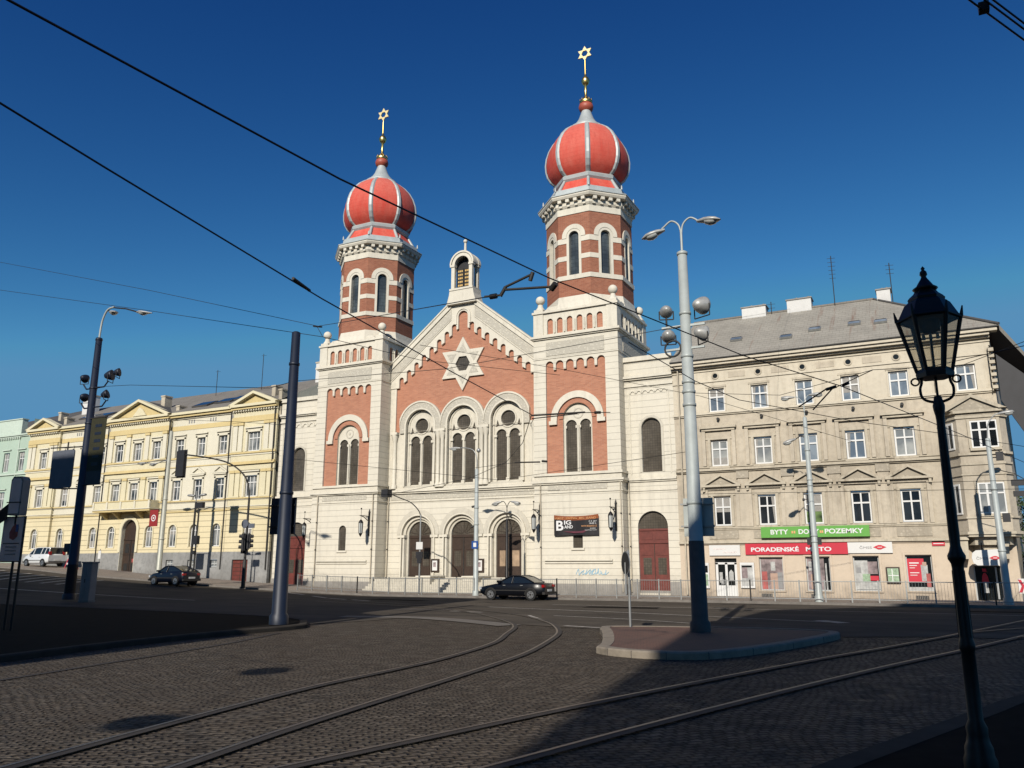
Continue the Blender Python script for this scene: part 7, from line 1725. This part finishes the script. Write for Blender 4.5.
for dx, dz in ((0, 0), (0.055, 0.02), (0.075, 0.045)): m.tube([(-1.0 + dx, 2.9, 5.26 + dz), (0.53 + dx, 5.7, 5.6 + dz), (0.94 + dx, 6.45, 5.6 + dz), (3.0 + dx, 10.2, 5.6 + dz)], 0.0075, 'iron_black', 5)
m.box(0.625, 0.69, 5.90, 5.96, 5.59, 5.655, 'iron_black')
props(m.build('feeder_cable'), 'bundle of three black cables with a clamp in the top right corner', 'cable')
SP = 'thin span wires over the square'
wire('span_wire', [(-43.5, 24, 17.85), (-29.3, 22.5, 13.5), (-18.44, 21, 9.98), (-14.8, 18, 8.8), (-6.3, 11.3, 6.21)], 0.010, 'thin pale span wire, upper of the two descending from the left edge', 'iron_dark', 0.0)
wire('span_wire', [(-43.1, 24, 16.2), (-29.1, 22.5, 12.54), (-18.2, 21, 9.56), (-17.5, 26, 9.79), (-13.25, 30, 9.56)], 0.011, 'thin span wire, lower of the two descending from the left edge', 'iron_dark')
wire('span_wire', [(-41.0, 28.6, 11.6), (-37.2, 28, 11.2), (-23.4, 24, 8.86), (-17.8, 19.3, 7.6)], 0.013, 'span wire joining the dark left mast to the tram pole', 'iron_dark')
wire('span_wire', [(-17.8, 19.3, 7.6), (-13.5, 21.5, 8.0), (-5.83, 22.0, 8.52)], 0.010, 'span wire from the tram pole rising to the grey island mast', 'iron_dark')
wire('span_wire', [(-16.19, 24, 9.75), (-13.24, 30, 9.82), (-8.72, 35, 9.17), (-3, 40, 7.4)], 0.010, 'faint span wire crossing below the star of the gable', 'iron_dark')
wire('span_wire', [(-5.75, 22.0, 8.48), (-7.32, 55, 18.75)], 0.005, 'span wire from the grey mast up to the middle chimney', 'iron_dark')
wire('span_wire', [(-5.77, 22.0, 6.55), (-3.96, 26, 7.06), (-0.95, 20, 6.24), (0.2, 18, 5.74), (2.3, 16, 5.6)], 0.008, 'thin span wire from the grey mast across the top floor of the beige house', 'iron_dark')
wire('span_wire', [(-7.65, 30, 4.58), (-2.32, 32, 4.74), (3.0, 35, 4.9), (6, 36.5, 5)], 0.009, 'low span wire across the second floor of the beige house, upper of a pair', 'iron_dark')
wire('span_wire', [(-7.66, 30, 4.43), (-2.34, 32, 4.48), (2.96, 35, 4.58), (6, 36.5, 4.65)], 0.009, 'low span wire across the second floor of the beige house, lower of a pair', 'iron_dark')
wire('span_wire', [(-17.75, 19.2, 5.1), (-13.4, 25, 4.76), (-5.9, 22.1, 4.92)], 0.007, 'low span wire between tram pole and grey mast in front of the windows', 'iron_dark')
wire('span_wire', [(-17.75, 19.2, 6.15), (-24.97, 24, 7.6), (-40, 28.6, 9.8)], 0.008, 'span wire from the tram pole up to the dark left mast before the yellow house', 'iron_dark')
wire('span_wire', [(-26.26, 30, 5.13), (-20.81, 32, 5.11), (-14.2, 32, 5.02)], 0.010, 'short cable crossing above the three portals', 'iron_dark')
wire('span_wire', [(1.0, 22.5, 6.7), (2.3, 19.5, 6.5), (5, 16, 6.4)], 0.008, 'wire end running out at the right edge above the corner house', 'iron_dark')
def hanger(name, segs, label, ins=()):
    m = MB()
    for a, b_, r in segs: m.cyl(a, b_, r, mat='iron_dark', seg=8)
    o = m.build(name); props(o, label, 'wire bracket')
    for a, b_, r in ins:
        q = MB(); q.cyl(a, b_, r, mat='iron_black', seg=10); q.build('insulator', o, world=False)
hanger('wire_bracket', [((-6.35, 11.3, 6.22), (-6.05, 11.3, 6.20), .02), ((-6.05, 11.3, 6.18), (-5.95, 11.3, 6.33), .03), ((-5.95, 11.3, 6.33), (-5.5, 11.3, 6.46), .022), ((-5.95, 11.3, 6.28), (-5.05, 11.3, 6.19), .022), ((-5.5, 11.3, 6.36), (-5.45, 11.3, 6.50), .035), ((-5.10, 11.25, 6.13), (-5.0, 11.2, 6.20), .05)], 'dark angled wire bracket hanging between bell-cote and right tower', [((-6.24, 11.3, 6.20), (-6.12, 11.3, 6.20), .045)])
hanger('wire_bracket', [((-2.78, 21, 5.70), (-2.05, 21, 6.12), .018), ((-2.44, 21, 5.60), (-1.93, 21, 6.11), .018), ((-2.1, 21, 6.08), (-1.85, 21, 6.14), .04), ((-1.85, 21, 6.12), (-0.95, 20, 6.24), .010)], 'small dark wire bracket before the top floor windows of the beige house', [((-1.70, 20.9, 6.13), (-1.55, 20.8, 6.15), .035)])
hanger('wire_bracket', [((-8.73, 18, 5.50), (-7.3, 18, 5.46), .022), ((-8.73, 18, 5.42), (-7.5, 18, 5.44), .014), ((-7.3, 18, 5.45), (-6.65, 18, 5.40), .010), ((-8.67, 18, 5.43), (-8.75, 18, 5.3), .008)], 'dark horizontal wire bracket before the right tower window', [((-7.05, 18, 5.43), (-6.9, 18, 5.42), .035)])
hanger('wire_bracket', [((-10.23, 20, 4.63), (-9.46, 20, 4.60), .02), ((-9.4, 20, 4.62), (-9.25, 20, 4.60), .03), ((-11.5, 20, 4.55), (-10.23, 20, 4.63), .006)], 'small dark wire bracket before the right nave window')
hanger('wire_bracket', [((-18.9, 21.3, 10.12), (-18.1, 20.8, 9.85), .03), ((-18.5, 21.05, 9.95), (-18.2, 21.0, 9.56), .01)], 'small wire clamp above the tram pole')
hanger('wire_bracket', [((-7.42, 7.9, 5.62), (-7.52, 8.35, 5.60), .022)], 'small dark splice on the wire left of the left tower')

# street lamps slung on a cross wire over the junction behind the viewer; their shadows lie on the setts
wire('span_wire', [(-19.5, 0.2, 9.0), (-8.8, -2.0, 8.3), (-6.6, -6.3, 8.3), (-4.5, -8.5, 8.6)], 0.012, 'cross wire with hanging lamps over the junction behind the viewer', 'iron_dark')
for (x, y, lb) in ((-8.8, -2.0, 'grey hanging lamp over the tram curve behind the viewer'), (-6.6, -6.3, 'grey hanging lamp nearer the gabled house behind the viewer')):
    t = thing('hanging_lamp', (x, y, 7.95), lb, 'street lamp', 'lamps hung over the junction')
    b = MB(); b.cyl((0, 0, 0.05), (0, 0, 0.35), 0.02, mat='iron_dark', seg=6); b.build('hanger', t, world=False)
    b = MB(); b.lathe([(0.05, 0.12), (0.22, 0.08), (0.40, -0.02), (0.42, -0.08), (0.38, -0.10)], 0, 0, 'galv', 16); b.build('shade', t, world=False)
    b = MB(); b.lathe([(0.42, -0.09), (0.30, -0.26), (0.10, -0.34), (0.001, -0.35)], 0, 0, 'lamp_glass', 14); b.build('bowl', t, world=False)

# ================================================================== HOUSES BEHIND THE CAMERA (they throw the street into shade)
def skew_block(prof, y0, depth, mat):
    mb = MB(); n = len(prof); v = []
    for y in (y0, y0 - depth):
        for x, z in prof: v.append((x - 0.15 * (y - y0), y, z))
    tri = tessellate_polygon([[Vector((p[0], p[1], 0)) for p in prof]])
    f = [tuple(t_) for t_ in tri] + [tuple(i + n for i in t_) for t_ in tri] + [(i, (i + 1) % n, (i + 1) % n + n, i + n) for i in range(n)]
    mb.add(v, f, mat); return mb
t = thing('rear_corner_house', (6, -12, 0), 'tall gabled brown house behind the viewer, right of the gap', 'house')
PR = [(-1.2, 0), (-1.28, 8.5), (-1.5, 14), (-1.62, 18), (-1.66, 20.2), (-1.28, 20.6), (-1.05, 22.4), (0.05, 26.2), (3.4, 28.3), (5.85, 30.1), (10.9, 32.9), (22, 27), (22, 0)]
mb = skew_block(PR, -8.0, 14, 'taupe'); mb.build('wall', t)
for r in range(6):
    for c in range(6):
        x = 1.2 + c * 3.2; z = 1.2 + r * 3.6
        w = MB(); w.box(x, x + 1.1, -8.06, -7.98, z, z + 2.0, 'white_frame'); w = w.build('window', t); q = MB(); q.box(x + 0.08, x + 1.02, -7.98, -7.95, z + 0.08, z + 1.92, 'pane_dark'); q.build('pane', w, world=False)
t = thing('rear_town_house', (-40, -8, 0), 'long stepped grey house behind the viewer, left of the gap', 'house')
PL = [(-90, 0), (-90, 26.0), (-60, 26.0), (-40, 25.6), (-17.2, 25.8), (-16.6, 24.5), (-16.4, 17), (-15.0, 16.5), (-14.9, 11.5), (-13.9, 11.2), (-13.9, 0)]
mb = skew_block(PL, -2.0, 12, 'cream_wall'); mb.build('wall', t)
for r in range(5):
    for c in range(12):
        x = -70 + c * 4.2; z = 1.5 + r * 4.2
        w = MB(); w.box(x, x + 1.2, -2.02, -1.94, z, z + 2.2, 'white_frame'); w = w.build('window', t); q = MB(); q.box(x + 0.08, x + 1.12, -1.94, -1.91, z + 0.08, z + 2.12, 'pane_dark'); q.build('pane', w, world=False)

# ================================================================== LIGHT, SKY, CAMERA
EL = math.radians(30.0); tanaz = 0.15
sun_dir = Vector((tanaz, -1, 0)).normalized() * math.cos(EL) + Vector((0, 0, math.sin(EL)))     # towards the sun
L = D.lights.new('sun', 'SUN'); L.energy = SUN_E; L.angle = math.radians(0.5); L.color = (1.0, 0.93, 0.825)
lo = D.objects.new('sun', L); COL.objects.link(lo); lo.rotation_euler = sun_dir.to_track_quat('Z', 'Y').to_euler(); lo.location = (0, -30, 60)
W = D.worlds.new('World'); bpy.context.scene.world = W; W.use_nodes = True
nt = W.node_tree; nt.nodes.clear()
sky = nt.nodes.new('ShaderNodeTexSky'); sky.sky_type = 'NISHITA'; sky.sun_disc = False
sky.sun_elevation = EL; sky.sun_rotation = math.atan2(sun_dir.x, sun_dir.y)
sky.altitude = 300; sky.air_density = 1.0; sky.dust_density = 0.25; sky.ozone_density = 2.2
bg = nt.nodes.new('ShaderNodeBackground'); bg.inputs[1].default_value = SKY_S
ow = nt.nodes.new('ShaderNodeOutputWorld'); sp = nt.nodes.new('ShaderNodeSeparateColor'); cb = nt.nodes.new('ShaderNodeCombineColor'); nt.links.new(sky.outputs[0], sp.inputs[0])
# grade the clear sky towards the deep polarised blue of the day
for i, (v0, t0, pw, mx) in enumerate(((0.06, 0.0086, 2.4, 0.098), (0.105, 0.058, 1.85, 0.275), (0.195, 0.216, 1.28, 0.485))):
    a = math_(nt, 'MULTIPLY', sp.outputs[i], SKY_S / v0); p_ = math_(nt, 'POWER', a, pw); q_ = math_(nt, 'MINIMUM', math_(nt, 'MULTIPLY', p_, t0), mx)
    nt.links.new(math_(nt, 'DIVIDE', q_, SKY_S), cb.inputs[i])
nt.links.new(cb.outputs[0], bg.inputs[0]); nt.links.new(bg.outputs[0], ow.inputs[0])
cam = D.cameras.new('camera'); co = D.objects.new('camera', cam); COL.objects.link(co)
cam.sensor_width = 36.0; cam.lens = 36.0 * 811.7 / 1024.0; cam.clip_end = 4000; cam.clip_start = 0.05
co.location = (0, 0, 1.8); co.rotation_euler = (math.radians(90 + 12.705), 0, math.radians(27.302))
sc_ = bpy.context.scene; sc_.camera = co
sc_.view_settings.view_transform = 'Standard'; sc_.view_settings.look = 'None'; sc_.view_settings.exposure = 0; sc_.view_settings.gamma = 1
sc_.render.resolution_x = 1024; sc_.render.resolution_y = 768
